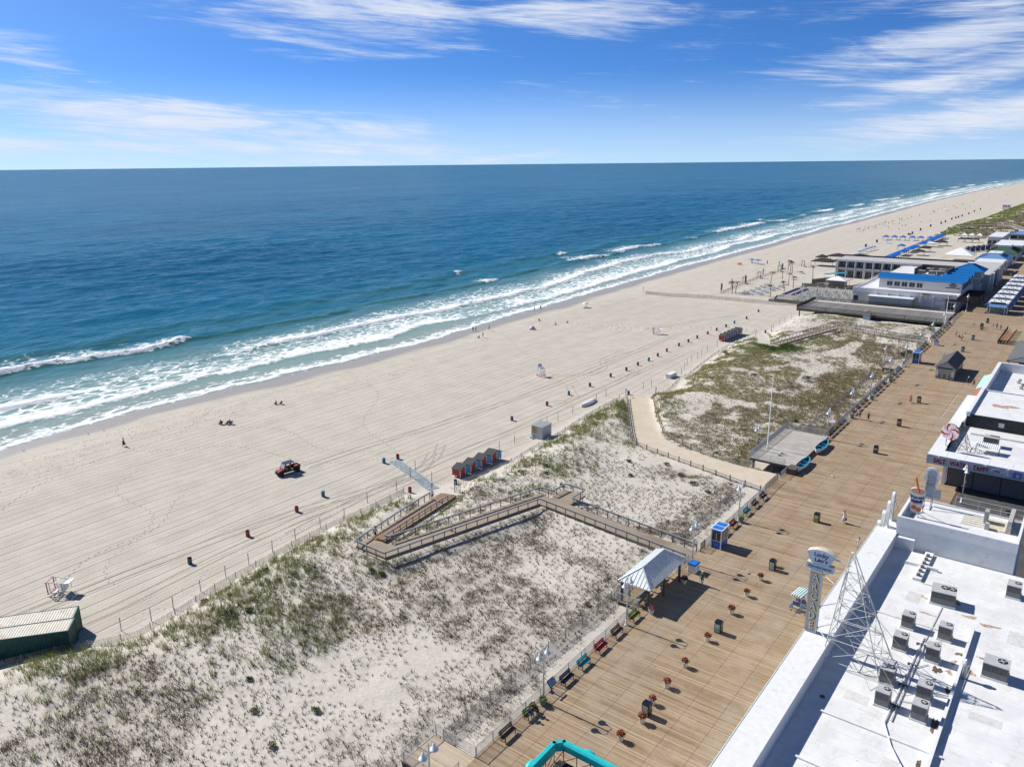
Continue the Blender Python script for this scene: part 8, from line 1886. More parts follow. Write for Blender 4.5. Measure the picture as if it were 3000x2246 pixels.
def frame_tent(label, x, y, z, w, d, h, rise, m, name='canopy_tent', group=None, legs=True, solid=False, mleg=None):
    o = empty(name, label, 'tent', (x, y, z), 0, group); a, b = w / 2, d / 2
    mb = MB()
    A, Bq, C_, D = (-a, -b, h), (a, -b, h), (a, b, h), (-a, b, h)
    if w > d * 1.4: R0, R1 = (-(a - b), 0, h + rise), (a - b, 0, h + rise)
    elif d > w * 1.4: R0, R1 = (0, -(b - a), h + rise), (0, b - a, h + rise)
    else: R0 = R1 = (0, 0, h + rise)
    if R0 == R1:
        for q in ((A, Bq, R0), (Bq, C_, R0), (C_, D, R0), (D, A, R0)): mb.prism(q, (0, 0, -0.06))
    elif w > d:
        for q in ((A, Bq, R1, R0), (C_, D, R0, R1), (Bq, C_, R1), (D, A, R0)): mb.prism(q, (0, 0, -0.06))
    else:
        for q in ((A, Bq, R0), (Bq, C_, R1, R0), (C_, D, R1), (D, A, R0, R1)): mb.prism(q, (0, 0, -0.06))
    c = mb.build('canopy', m, o)
    mb = MB()
    for p, q in ((A, Bq), (Bq, C_), (C_, D), (D, A)): mb.bar((p[0], p[1], h - 0.15), (q[0], q[1], h - 0.15), 0.03, 0.28)
    mb.build('valance', m, c)
    k = mleg or M_WOOD
    for sx in (-1, 1):
        for sy in (-1, 1): link('leg', post_mesh('tentleg%.1f%s' % (h, k.name), k, 0.12, h), o, (sx * (a - 0.12), sy * (b - 0.12), 0))
    return o
M_TENTBLUE = mat('canopy_blue', (0.008, 0.13, 0.52), 0.6, var=0.08); M_TENTBLK = mat('canopy_black', (0.028, 0.026, 0.026), 0.8, var=0.2); M_TENTW = mat('canopy_white', (0.74, 0.75, 0.75), 0.6)
M_DKLEG = mat('dark_leg', (0.06, 0.05, 0.05), 0.7)
for i, (x, y) in enumerate([(-117.5, 552), (-112.6, 553), (-107.8, 554), (-102.5, 555), (-97.8, 556), (-92.6, 558)]): frame_tent('%s blue square canopy from the sea in the crosswise row on the sand' % ['first', 'second', 'third', 'fourth', 'fifth', 'sixth'][i], x, y, 0.05, 3.4, 3.6, 2.3, 1.0, M_TENTBLUE, group='crosswise row of blue canopies', mleg=M_DKLEG)
ry = [438, 444, 450, 462, 468, 482, 489, 497, 515, 522, 540, 547, 555, 563, 571, 579]
for i, y in enumerate(ry): frame_tent('%s blue pointed canopy in the long row running away up the beach' % ORD[i], -90.0 + 0.02 * i, y, 0.05, 4.4, 5.4, 2.3, 1.1, M_TENTBLUE, group='long row of blue canopies', mleg=M_DKLEG)
frame_tent('lone blue canopy standing on the open sand between the rows', -96.4, 494.5, 0.05, 3.8, 3.8, 2.6, 1.0, M_TENTBLUE, mleg=M_DKLEG)
for i, (x, y, w, d) in enumerate([(-111.5, 398, 10.5, 7), (-112, 424, 9.5, 7), (-102.5, 428, 9, 7), (-117.5, 415, 5, 5)]): frame_tent(['black canopied beach bar nearest the palms', 'black canopied beach bar behind the first one', 'black canopied beach bar behind the balcony building', 'small black canopy on the seaward side of the bars'][i], x, y, 0.05, w, d, 2.6, 1.3, M_TENTBLK, 'beach_bar', mleg=M_DKLEG)
for i, (x, y, w, d) in enumerate([(-83, 470, 6, 5), (-83.5, 490, 6, 5), (-82, 530, 7, 5)]): frame_tent(['nearest', 'second', 'farthest'][i] + ' dark thatched shelter behind the long row of blue canopies', x, y, 0.05, w, d, 2.4, 1.2, M_TENTBLK, 'thatched_shelter', mleg=M_DKLEG)
frame_tent('large peaked white marquee behind the club', -61.0, 456, 0.3, 13, 12, 3.0, 3.6, M_TENTW, 'marquee', mleg=M_WHITE)
frame_tent('white peaked tent half hidden behind the balcony building', -87, 398, 0.1, 11, 8, 3.5, 2.6, M_TENTW, 'marquee', mleg=M_WHITE)
frame_tent('white flat canopy among the blue canopies', -84.5, 520, 0.1, 6, 5, 2.3, 0.4, M_TENTW, 'marquee', mleg=M_WHITE)
for i in range(3):
    frame_tent(['left', 'middle', 'right'][i] + ' small white peaked tent at the foot of the far dune', -77.5 + i * 4.2, 585 + i, 0.3, 3.8, 4, 2.2, 1.5, M_TENTW, mleg=M_WHITE)
    frame_tent(['left', 'middle', 'right'][i] + ' small dark umbrella tent before the white peaked tents', -75.5 + i * 4.0, 560, 0.3, 3.6, 3.6, 2.0, 1.0, M_TENTBLK, mleg=M_DKLEG)
def yard():
    # tent bar, dining terrace and fenced play yard between motel and deck
    o = frame_tent('white gabled tent over a bar beside the umbrella tables', -85.5, 327, 1.0, 7.6, 6.5, 3.0, 1.4, M_TENTW, 'bar_tent', mleg=M_WHITE)
    mb = MB(); mb.box(-3.0, 3.0, -1.5, 2.5, 0, 2.0); mb.build('bar_counter', mat('bar_grey', (0.22, 0.22, 0.21), 0.7, var=0.3), o)
    mb = MB(); mb.box(-98, -69.3, 284, 322, 0.2, 1.0); tag(mb.build('dining_terrace', mat('terrace_boards', (0.27, 0.25, 0.22), 0.8, var=0.15)), 'low grey boarded dining terrace beside the club', 'terrace')
    wf = mat('yard_fence', (0.17, 0.15, 0.13), 0.85, var=0.3, scale=2)
    def board_fence(label, pts, h):
        at, L, P = runs(pts); f = empty('board_fence', label, 'fence', P[0]); mb = MB(); n = int(L / 0.35)
        for i in range(n):
            a, b = at(L * i / n) - P[0], at(L * (i + 0.9) / n) - P[0]; mb.bar(a + Vector((0, 0, h / 2)), b + Vector((0, 0, h / 2)), 0.05, h)
        tag(mb.build('boards', wf, f), kind='stuff')
    board_fence('weathered board fence on the near side of the dining terrace', [(-98, 293, 0.1), (-96, 284, 0.1), (-81, 283, 0.1)], 1.3)
    board_fence('weathered board fence behind the dining terrace', [(-98, 322, 0.2), (-80, 326, 0.2), (-76, 345, 0.2)], 2.0)
    board_fence('tall board fence between palm yard and pool', [(-98, 335, 0.2), (-90, 352, 0.2)], 2.0)
    sand_fence('slat fence round the near side of the palm yard', [(-119.4, 291), (-116, 292.3), (-100.5, 293.0), (-98, 293.5)], 1.0, 3, 0.25)
    sand_fence('slat fence with flags along the seaward side of the palm yard', [(-119.4, 291), (-121, 312), (-122.5, 338), (-122, 366)], 1.0, 3, 0.25, m=mat('rust_fence', (0.22, 0.13, 0.09), 0.85, var=0.3))
    for i, (x, y) in enumerate([(-145, 391), (-137, 391), (-131, 391), (-126, 391)]): tag(link('wooden_stake', post_mesh('yardstake', M_DARKWOOD, 0.3, 1.8), None, (x, y, 0)), ['first', 'second', 'third', 'fourth'][i] + ' dark post in the short row toward the sea by the blue umbrellas', 'stake')
    sand_fence('thin grey fence between the beach bars and the short row of posts', [(-124, 392), (-116, 393), (-104, 392)], 1.0, 3, 0.4)
    pm = mat('picnic_blue', (0.15, 0.22, 0.30), 0.7, var=0.15)
    for i, (x, y) in enumerate([(-112.0, 297.9), (-111.0, 302.2), (-111.3, 308.6), (-111.3, 314.5), (-111.5, 320.4), (-106.0, 297.0), (-105.9, 302.8), (-105.8, 309.4), (-105.4, 313.5), (-105.5, 319.3)]):
        picnic_table('%s blue grey picnic table in the %s line of the palm yard' % (['nearest', 'second', 'third', 'fourth', 'farthest'][i % 5], 'seaward' if i < 5 else 'landward'), (x, y, 0.1), radians(75), pm, 2.6, group='picnic tables in the palm yard')
    mb = MB(); mb.box(-109.3, -107.8, 294, 318, 0.12, 0.16); tag(mb.build('play_lane', mat('lane_blue', (0.30, 0.38, 0.44), 0.8)), 'long pale blue lane mat between the picnic tables', 'mat')
    # tables with folded umbrellas on the terrace
    ub = mat('umbrella_white', (0.66, 0.70, 0.72), 0.7); tb = mat('terrace_seat', (0.30, 0.36, 0.38), 0.6, var=0.2); teal = mat('umbrella_teal', (0.10, 0.38, 0.42), 0.7)
    p = empty('umbrella_table', 'x', 'table'); mb = MB(); mb.lathe([(0.5, 0.70), (0.5, 0.74), (0, 0.74)], 10); mb.build('table_top', tb, p); mb = MB(); mb.tube([(0, 0, 0), (0, 0, 2.6)], 0.03, 6); mb.build('pole', M_WHITE, p)
    mb = MB(); mb.lathe([(0.06, 1.2), (0.20, 1.35), (0.16, 2.0), (0.05, 2.6), (0, 2.65)], 8); mb.build('folded_umbrella', ub, p, True); mb = MB(); mb.lathe([(0.19, 1.5), (0.18, 1.7)], 8); mb.build('tie', teal, p)
    for k in range(4):
        c = MB(); a = k * pi / 2 + 0.4; c.xf = Matrix.Translation((0.85 * cos(a), 0.85 * sin(a), 0)) @ Matrix.Rotation(a, 4, 'Z'); c.box(-0.22, 0.22, -0.22, 0.22, 0.4, 0.45); c.box(0.18, 0.22, -0.22, 0.22, 0.45, 0.9)
        for sx in (-0.2, 0.2):
            for sy in (-0.2, 0.2): c.box(sx - 0.02, sx + 0.02, sy - 0.02, sy + 0.02, 0, 0.4)
        c.build('chair', tb, p)
    u = [False]; n = 0
    for r in range(6):
        for q in range(6):
            x, y = -89.5 + q * 3.5 + (r % 2) * 1.2, 287 + r * 4.6
            if x > -70.5 or (y > 314 and x < -80): continue
            put(p, u, (x + random.uniform(-.4, .4), y + random.uniform(-.4, .4), 1.0), random.random() * 3, 'folded white umbrella table on the terrace, row %s from the deck, %s from the left' % (['one', 'two', 'three', 'four', 'five', 'six'][r], ['first', 'second', 'third', 'fourth', 'fifth', 'sixth'][q]), 'folded umbrella tables on the terrace'); n += 1
    # navy sofas and bar awning
    s = empty('lounge_block', 'navy cushioned lounge seating block beside the terrace', 'sofa', (-95.2, 306, 0.3)); nv = mat('sofa_navy', (0.012, 0.02, 0.11), 0.7, var=0.2)
    mb = MB(); mb.box(-2.5, 2.5, -9, 9, 0, 0.5); mb.build('base', mat('sofa_base', (0.2, 0.21, 0.22), 0.7), s)
    for k in range(6):
        mb = MB(); mb.rbox(-2.4, -1.0, -8.8 + k * 2.95, -6.1 + k * 2.95, 0.5, 0.95, 0.08); mb.build('cushion', nv, s); mb = MB(); mb.rbox(1.0, 2.4, -8.8 + k * 2.95, -6.1 + k * 2.95, 0.5, 0.95, 0.08); mb.build('cushion', nv, s)
    a = empty('turquoise_awning', 'bright turquoise sloping awning by the pool fence', 'awning', (-93.5, 352, 0.3)); mb = MB(); mb.prism([(-3, -7, 3.2), (2.2, 7, 2.6), (3.4, 7, 2.2), (-1.6, -7, 2.8)], (0, 0, 0.08)); mb.build('canopy', mat('awning_turq', (0.06, 0.42, 0.58), 0.6), a)
    for x, y in ((-2.6, -6.5), (2.4, 6.5)): link('leg', post_mesh('awnleg', M_GALV, 0.1, 2.7), a, (x, y, 0))
    # red framed swings, flags
    rm = mat('swing_red', (0.50, 0.08, 0.03), 0.6)
    for i, (x, y) in enumerate([(-121.7, 321), (-122.4, 340), (-122.2, 366), (-119, 390)]):
        s = empty('swing_frame', ['nearest', 'second', 'third', 'farthest'][i] + ' timber frame with orange red netting at the palm yard edge', 'frame', (x, y, 0.1), radians(12))
        mb = MB()
        for yy in (-1.5, 1.5):
            mb.bar((-0.6, yy, 0), (-0.6, yy, 2.8), 0.14); mb.bar((0.6, yy, 0), (0.6, yy, 2.8), 0.14); mb.bar((-0.6, yy, 2.8), (0.6, yy, 2.8), 0.14)
        mb.bar((-0.6, -1.6, 2.8), (-0.6, 1.6, 2.8), 0.14); mb.bar((0.6, -1.6, 2.8), (0.6, 1.6, 2.8), 0.14); mb.build('timber_frame', M_WOOD, s)
        mb = MB(); mb.box(0.56, 0.60, -1.4, 1.4, 0.2, 1.1); mb.build('net', rm, s)
    for i, (x, y, c) in enumerate([(-120.4, 318, 0), (-122, 343, 1), (-121, 365, 0), (-119.6, 291, 0), (-121, 305, 1)]):
        f = empty('feather_flag', ['blue feather flag by the nearest red frame', 'white feather flag by the second red frame', 'blue feather flag by the third red frame', 'blue feather flag at the near corner of the palm yard', 'white feather flag midway on the palm yard fence'][i], 'flag', (x, y, 0)); mb = MB(); mb.tube([(0, 0, 0), (0, 0, 4.2)], 0.03, 5); mb.build('pole', M_GALV, f); mb = MB(); mb.prism([(0.05, 0, 1.2), (0.6, 0, 1.5), (0.75, 0, 3.6), (0.35, 0, 4.3), (0.05, 0, 4.2)], (0, 0.03, 0)); mb.build('banner', mat('banner%d' % c, ((0.05, 0.15, 0.32), (0.7, 0.72, 0.72))[c], 0.7), f)
yard()
# palms
def palm(label, x, y, h, seed):
    rng = random.Random(seed); o = empty('palm_tree', label, 'palm tree', (x, y, gz(x, y) if y < 290 else 0.1), rng.random() * 6, 'palms in the beach yard')
    lean = rng.uniform(0.2, 0.8); pts = [(lean * (t ** 2), 0.1 * sin(t * 3), h * t) for t in np.linspace(0, 1, 7)]
    mb = MB(); mb.tube(pts, [0.16 - 0.07 * k / 6 for k in range(7)], 7); mb.build('trunk', mat('palm_trunk', (0.20, 0.15, 0.10), 0.9, var=0.3, scale=6), o, True)
    T = Vector(pts[-1]); m = mat('palm_leaf', (0.09, 0.095, 0.03), 0.6, var=0.4, scale=3)
    mb = MB()
    for k in range(16):
        a = k * 2 * pi / 16 + rng.uniform(-.2, .2); L = rng.uniform(1.3, 1.9); up = rng.uniform(0.1, 0.9); pv = None
        for j in range(7):
            t = j / 6; r = L * t; z = up * r - 0.75 * r * r / L; c = T + Vector((r * cos(a), r * sin(a), z)); wd = 0.26 * (1 - t * 0.8) * (0.4 + min(1, t * 4) * 0.6); s = Vector((-sin(a), cos(a), -0.35)) * wd; s2 = Vector((sin(a), -cos(a), -0.35)) * wd
            cur = (c + s, c, c + s2)
            if pv: mb.poly([pv[0], cur[0], cur[1], pv[1]]); mb.poly([pv[1], cur[1], cur[2], pv[2]])
            pv = cur
    mb.build('fronds', m, o)
for i, (x, y, h) in enumerate([(-116.2, 294.2, 4.4), (-115.0, 295.0, 4.4), (-112.5, 327.0, 4.8), (-104.4, 325.1, 5.0), (-100.6, 319.6, 4.6), (-100.7, 309.0, 3.9), (-100.8, 293.7, 4.6), (-113.0, 343.1, 4.6), (-119.7, 370.5, 4.8), (-118.0, 369.0, 5.0), (-116.0, 365.1, 4.9), (-102.1, 350.2, 5.4), (-117, 296.5, 4.0)]):
    palm('palm tree in the fenced sand yard, ' + ['left of the near corner pair', 'right of the near corner pair', 'in the open middle', 'behind the picnic tables', 'beside the lounge block', 'shorter one by the lounge block', 'at the near fence', 'behind the second red frame', 'left of the seaward three', 'middle of the seaward three', 'right of the seaward three', 'before the turquoise awning', 'behind the near corner pair'][i], x, y, h, i)
for i, (x, y) in enumerate([(-17.6, 262.5)]): palm('potted palm at the end of the terrace fence by the boardwalk', x, y, 1.2, 77)
for i, (x, y, h, fl) in enumerate([(-98.5, 330, 9, None), (-96, 318, 6, None), (-80, 345, 8, None), (-92, 380, 9, None), (-96, 505, 9, (2.0, 1.2)), (-84, 560, 9, (2.2, 1.3)), (-52, 470, 9, None)]):
    flagpole('tall thin white pole ' + ['at the palm yard corner', 'beside the lounge block', 'behind the bar tent', 'behind the balcony building end', 'with a flag among the blue canopies', 'with a flag by the far dune foot', 'beside the white marquee'][i], x, y, 0.2, h, fl, 0.07)
# open umbrellas on the sand
def beach_umbrella(label, x, y, col, h=2.1, r=1.2, group=None):
    o = empty('beach_umbrella', label, 'umbrella', (x, y, gz(x, y)), 0, group); mb = MB(); mb.tube([(0, 0, 0), (0.1, 0, h)], 0.025, 5); mb.build('pole', M_WHITE, o)
    mb = MB(); mb.lathe([(r, h - 0.45), (r * 0.75, h - 0.2), (r * 0.4, h - 0.04), (0.0, h + 0.06)], 8, (0.1, 0, 0)); mb.f = [f for f in mb.f if len(f) == 4]; mb.mi = mb.mi[:len(mb.f)]; mb.build('canopy', col, o)
    mb = MB(); mb.box(-0.3, 0.3, -0.9, 0.9, 0.25, 0.32); mb.box(-0.3, 0.3, 0.7, 1.1, 0.3, 0.65); mb.xf = None; mb.build('lounger', mat('lounger_white', (0.6, 0.62, 0.64), 0.6), o)
for i, (x, y) in enumerate([(-109.7, 456.9), (-109.6, 463.7), (-110.0, 472.7), (-109.7, 480.0), (-109.6, 487.3)]): beach_umbrella('%s blue beach umbrella of five in a line behind the beach bars' % ['nearest', 'second', 'third', 'fourth', 'farthest'][i], x, y, M_TENTBLUE, 2.1, 1.5, 'line of five blue umbrellas')
beach_umbrella('blue beach umbrella near the water, left of two', -145.1, 390.8, M_TENTBLUE, 2.2, 1.5); beach_umbrella('blue beach umbrella near the water, right of two', -141, 388, M_TENTBLUE, 2.3, 1.9); beach_umbrella('lone blue umbrella before the crosswise canopies', -111.5, 528, M_TENTBLUE, 2.3, 1.5); beach_umbrella('white beach umbrella near the water beyond the raked sand', -147.8, 236.3, M_TENTW, 1.9, 1.1); beach_umbrella('blue umbrella beside the white marquee', -62, 432, M_TENTBLUE, 2.4, 1.6)
t = empty('shade_tent', 'orange pop-up shade left of the two blue umbrellas', 'tent', (-147.5, 381, gz(-147.5, 381))); mb = MB(); mb.prism([(-1, -0.8, 0), (1, -0.8, 0), (0.7, -0.2, 1.0), (-0.7, -0.2, 1.0)], (0, 0.9, 0)); mb.build('shell', mat('shade_orange', (0.55, 0.15, 0.05), 0.7), t)

# ------------------------------------------------------------------ boardwalk kiosks and far shops
def kiosk(i, y, x0=-28.6, x1=-22.6):
    o = empty('boardwalk_kiosk', '%s white roofed kiosk in the row down the far boardwalk' % ORD[i], 'kiosk', ((x0 + x1) / 2, y, DECK), 0, 'white roofed kiosks down the boardwalk'); a = (x1 - x0) / 2; b = 4.2
    col = [(0.15, 0.17, 0.24), (0.30, 0.31, 0.33), (0.20, 0.24, 0.32)][i % 3]
    mb = MB(); mb.box(-a + 0.5, a - 0.5, -b + 0.7, b - 0.5, 0, 2.9); mb.build('wall', mat('kiosk_wall%d' % (i % 3), col, 0.7), o)
    mb = MB(); mb.box(-a + 0.2, a - 0.2, -b + 0.6, b - 0.2, 2.9, 3.5); mb.build('parapet', mat('kiosk_pale', (0.55, 0.57, 0.58), 0.6), o); mb = MB(); mb.box(-a + 0.4, a - 0.4, -b + 0.8, b - 0.4, 3.5, 3.53); mb.build('roof', M_ROOF, o)
    for k in range(4):
        mb = MB(); mb.lathe([(0.22, 0), (0.22, 0.3), (0.3, 0.35), (0, 0.5)], 8, (-1.4 + k * 0.9, -1.0 + (k % 2) * 2.2, 3.53)); mb.build('roof_vent', mat('ac_top', (0.42, 0.43, 0.43), 0.5), o)
    seam_slope(o, (-a + 0.6, -b - 0.6, 2.3), (a - 0.6, -b - 0.6, 2.3), (a - 0.6, -b + 0.62, 3.2), (-a + 0.6, -b + 0.62, 3.2), M_LTBLUE, 10, 'awning')
    seam_slope(o, (a + 0.7, -b + 0.7, 2.2), (a + 0.7, b - 0.6, 2.2), (a - 0.25, b - 0.6, 3.2), (a - 0.25, -b + 0.7, 3.2), M_LTBLUE, 10, 'awning'); seam_slope(o, (-a - 0.7, -b + 0.7, 2.2), (-a - 0.7, b - 0.6, 2.2), (-a + 0.25, b - 0.6, 3.2), (-a + 0.25, -b + 0.7, 3.2), M_LTBLUE, 10, 'awning')
    for x in (-a + 0.3, -a + 1.0, a - 1.0, a - 0.3): link('post', post_mesh('kioskpost', M_WHITE, 0.2, 2.6), o, (x, -b + 0.0, 0))
    mb = MB(); mb.box(-a + 1.1, a - 1.1, -b + 0.62, -b + 0.68, 0.8, 2.3); mb.build('menu_board', mat('menu_mural', (0.16, 0.27, 0.27), 0.6, var=0.6, scale=1.5), o)
    mb = MB(); mb.box(-a + 1.0, a - 1.0, -b + 0.40, -b + 0.58, 3.2, 3.75); mb.build('name_board', mat('sign_dark', (0.03, 0.035, 0.045), 0.5) if i == 0 else mat('kiosk_pale', (0.55, 0.57, 0.58), 0.6), o)
for i, y in enumerate([287.5, 298.5, 309.5, 320.5, 331.5, 343, 355]): kiosk(i, y)
def far_shop(label, x0, x1, y0, y1, h, roof, hip, wall=M_CLUB):
    o = empty('far_shop', label, 'building', ((x0 + x1) / 2, (y0 + y1) / 2, DECK)); a, b = (x1 - x0) / 2, (y1 - y0) / 2
    mb = MB(); mb.box(-a, a, -b, b, -2.5, h); mb.build('wall', wall, o)
    if hip: hip_roof(o, -a - 0.6, a + 0.6, -b - 0.6, b + 0.6, h, h + hip, -b * 0.3, b * 0.3, roof, 0.6); mb = MB(); mb.box(-a * 0.45, a * 0.45, -b * 0.45, b * 0.45, h + hip * 0.55, h + hip * 1.02); mb.build('flat_crown', M_WHITE, o)
    else: mb = MB(); mb.box(-a - 0.2, a + 0.2, -b - 0.2, b + 0.2, h, h + 0.5); mb.build('roof', roof, o)
    for k in range(3):
        mb = MB(); w = 2 * a / 3; mb.box(-a + k * w + 0.3, -a + (k + 1) * w - 0.3, -b - 0.06, -b, 0.5, 2.4); mb.build('window', M_GLASS, o)
far_shop('pale shop with light blue roof beyond the club tower', -48, -36, 408, 432, 3.4, M_LTBLUE, 2.4); far_shop('shop with dark green hipped roof down the far boardwalk', -47.5, -35.5, 440, 462, 3.6, mat('green_roof', (0.045, 0.10, 0.065), 0.7, var=0.15), 3.0); far_shop('flat white roofed shop beyond the green roof', -48, -36, 470, 500, 4.2, M_WHITE, 0, M_CLUBG)
far_shop('low white roofed store between tower and light blue roof', -46, -36, 382, 402, 4.0, M_WHITE, 0); far_shop('long white shed among the far pool yard', -57, -50, 520, 556, 4.0, M_WHITE, 0); far_shop('far grey house at the right edge below the dune', -50, -38, 560, 575, 3.2, M_LTBLUE, 1.8)
far_shop('blue roofed pavilion on the far boardwalk at the right edge', -26, -16, 372, 392, 3.0, M_LTBLUE, 1.8); far_shop('small white hut standing alone on the far beach by the dune', -94, -88, 935, 945, 1.6, M_WHITE, 0, M_WHITE)
far_shop('grey roofed far house on the dune at the right edge', -44, -30, 640, 660, 3.0, mat('far_grey_roof', (0.2, 0.22, 0.25), 0.7), 2.0)
for i in range(6):
    o = empty('pool_cabana', '%s dark blue curtained cabana by the far pool' % ['first', 'second', 'third', 'fourth', 'fifth', 'sixth'][i], 'cabana', (-63.5 + i * 1.9, 500 + i * 4.5, 0.3), 0, 'dark blue pool cabanas'); mb = MB(); mb.lathe([(1.5, 2.2), (1.2, 2.8), (0, 3.3)], 8); mb.build('roof', mat('cabana_roof', (0.06, 0.07, 0.10), 0.7), o); mb = MB(); mb.box(-1.1, 1.1, -1.1, 1.1, 0, 2.2); mb.build('curtains', mat('cabana_navy', (0.03, 0.045, 0.13), 0.7), o)
    for s in (-1.15, 1.15): mb = MB(); mb.box(s - 0.12, s + 0.12, -1.2, -1.05, 0, 2.2); mb.build('side_curtain', M_WHITE, o)
# far boardwalk over the distant dune
o = empty('far_walkway', 'low grey walkway winding over the distant dune', 'walkway', (-60, 640, 4)); mb = MB(); ribbon(mb, [(-30, -5, 0.3), (-9, 22, 0.6), (1.5, 16, 0.6), (12, -16, 0.0), (18, -30, 0)], 1.8, -0.5, 0); mb.build('deck', M_WOOD, o)
mb = MB()
for s in (-1.7, 1.7): 
    q = [(-30, -5 + s, 1.4), (-9, 22 + s, 1.7), (1.5, 16 + s, 1.7), (12, -16 + s, 1.1)]
    for a, b in zip(q[:-1], q[1:]): mb.bar(a, b, 0.25, 0.3)
mb.build('rail', M_WOOD, o)

# ------------------------------------------------------------------ people
def skel(pose):
    """joints (x right, y forward is -Y, z up) with radii, edges and clothing zone of each edge"""
    J = {}; E = []
    def j(n, p, r): J[n] = (Vector(p), r)
    def e(a, b, zone): E.append((a, b, zone))
    sit = pose in ('sit', 'sand')
    hz = {'sit': 0.50, 'sand': 0.14}.get(pose, 0.95)
    ly = 0.0
    j('pelvis', (0, 0, hz), 0.135); j('belly', (0, -0.01 if not sit else 0.02, hz + 0.17), 0.125); j('chest', (0, 0 if not sit else 0.03, hz + 0.38), 0.145); j('neck', (0, -0.01, hz + 0.55), 0.055); j('jaw', (0, -0.03, hz + 0.64), 0.075); j('head', (0, -0.015, hz + 0.73), 0.098); j('crown', (0, -0.005, hz + 0.80), 0.06)
    e('pelvis', 'belly', 'shirt'); e('belly', 'chest', 'shirt'); e('chest', 'neck', 'skin'); e('neck', 'jaw', 'skin'); e('jaw', 'head', 'skin'); e('head', 'crown', 'skin')
    for s, S in ((-1, 'L'), (1, 'R')):
        if pose == 'walk': ph = s * 0.30
        elif pose == 'stand': ph = s * 0.04
        else: ph = 0
        if sit:
            kn = (s * 0.13, -0.44, hz + (0.02 if pose == 'sit' else 0.22)); an = (s * 0.13, -0.46 if pose == 'sit' else -0.72, 0.08 if pose == 'sit' else 0.07)
        else:
            kn = (s * 0.10, -0.30 * ph - 0.05 * abs(ph), 0.50); an = (s * 0.10, -1.0 * ph * 0.85 + (0.12 if ph < -0.1 else 0), 0.09 + (0.10 if ph < -0.1 else 0))
        j('hip' + S, (s * 0.10, 0, hz - 0.04), 0.105); j('knee' + S, kn, 0.062); j('ankle' + S, an, 0.042); j('toe' + S, (an[0] + s * 0.02, an[1] - 0.17, an[2] - 0.05), 0.036)
        e('pelvis', 'hip' + S, 'shorts'); e('hip' + S, 'knee' + S, 'shorts'); e('knee' + S, 'ankle' + S, 'shin'); e('ankle' + S, 'toe' + S, 'shoe')
        sw = -ph * 0.8
        j('shoulder' + S, (s * 0.19, 0.0 if not sit else 0.03, hz + 0.47), 0.065)
        if sit: el = (s * 0.25, -0.08, hz + 0.22); wr = (s * 0.16, -0.30, hz + 0.16)
        else: el = (s * 0.26, -0.28 * sw, hz + 0.20); wr = (s * 0.26, -0.62 * sw - 0.06, hz - 0.03)
        j('elbow' + S, el, 0.045); j('wrist' + S, wr, 0.030)
        d = (Vector(wr) - Vector(el)).normalized(); hand = Vector(wr) + d * 0.085; j('palm' + S, hand, 0.034)
        e('chest', 'shoulder' + S, 'shirt'); e('shoulder' + S, 'elbow' + S, 'sleeve'); e('elbow' + S, 'wrist' + S, 'skin'); e('wrist' + S, 'palm' + S, 'skin')
        side = Vector((0, 1, 0)) if abs(d.y) < 0.7 else Vector((1, 0, 0))
        for k in range(4):
            ln = (0.085, 0.095, 0.09, 0.07)[k]; o = side * (0.024 * (k - 1.5)); a = hand + o + d * 0.03
            j('f%d%s' % (k, S), a + d * ln * 0.5, 0.009); j('g%d%s' % (k, S), a + d * ln + Vector((-s * 0.03, 0, 0)), 0.008)
            e('palm' + S, 'f%d%s' % (k, S), 'skin'); e('f%d%s' % (k, S), 'g%d%s' % (k, S), 'skin')
        j('t' + S, Vector(wr) + d * 0.05 - side * 0.05, 0.010); j('u' + S, Vector(wr) + d * 0.10 - side * 0.06, 0.009); e('palm' + S, 't' + S, 'skin'); e('t' + S, 'u' + S, 'skin')
    return J, E
ZONES = ['skin', 'shirt', 'shorts', 'sleeve', 'shin', 'shoe']
def body_mesh(pose, dress=False):
    J, E = skel(pose); names = list(J); idx = {n: i for i, n in enumerate(names)}
    me = bpy.data.meshes.new('b'); me.from_pydata([J[n][0] for n in names], [(idx[a], idx[b]) for a, b, _ in E], []); ob = bpy.data.objects.new('b', me); COL.objects.link(ob)
    md = ob.modifiers.new('s', 'SKIN'); md.use_smooth_shade = True
    for i, n in enumerate(names):
        r = J[n][1]; sv = me.skin_vertices[0].data[i]; sv.radius = (r, r * (0.8 if n in ('chest', 'belly', 'pelvis') else 1.0)); sv.use_root = (n == 'pelvis')
    sub = ob.modifiers.new('u', 'SUBSURF'); sub.levels = 1; sub.render_levels = 1
    bpy.context.view_layer.update(); dg = bpy.context.evaluated_depsgraph_get(); out = bpy.data.meshes.new_from_object(ob.evaluated_get(dg)); bpy.data.objects.remove(ob); bpy.data.meshes.remove(me)
    segs = [(J[a][0], J[b][0], ZONES.index(z)) for a, b, z in E]; mi = []
    for p in out.polygons:
        c = Vector(p.center); best = (9, 0)
        for a, b, z in segs:
            d = b - a; t = max(0, min(1, (c - a).dot(d) / max(1e-9, d.dot(d)))); q = (c - a - d * t).length
            if q < best[0]: best = (q, z, t)
        z = best[1]
        if z == 3 and best[2] > 0.55: z = 0
        if z == 2 and not dress and best[2] > 0.85 and pose not in ('sit', 'sand'): z = 4
        mi.append(z)
    out.materials.clear()
    for k in range(6): out.materials.append(None)
    out.polygons.foreach_set('material_index', mi); out.polygons.foreach_set('use_smooth', [True] * len(out.polygons))
    out.name = 'body_' + pose
    return out
BODY = {p: body_mesh(p) for p in ('stand', 'walk', 'sit', 'sand')}
HEADZ = {'stand': 0.95, 'walk': 0.95, 'sit': 0.50, 'sand': 0.14}
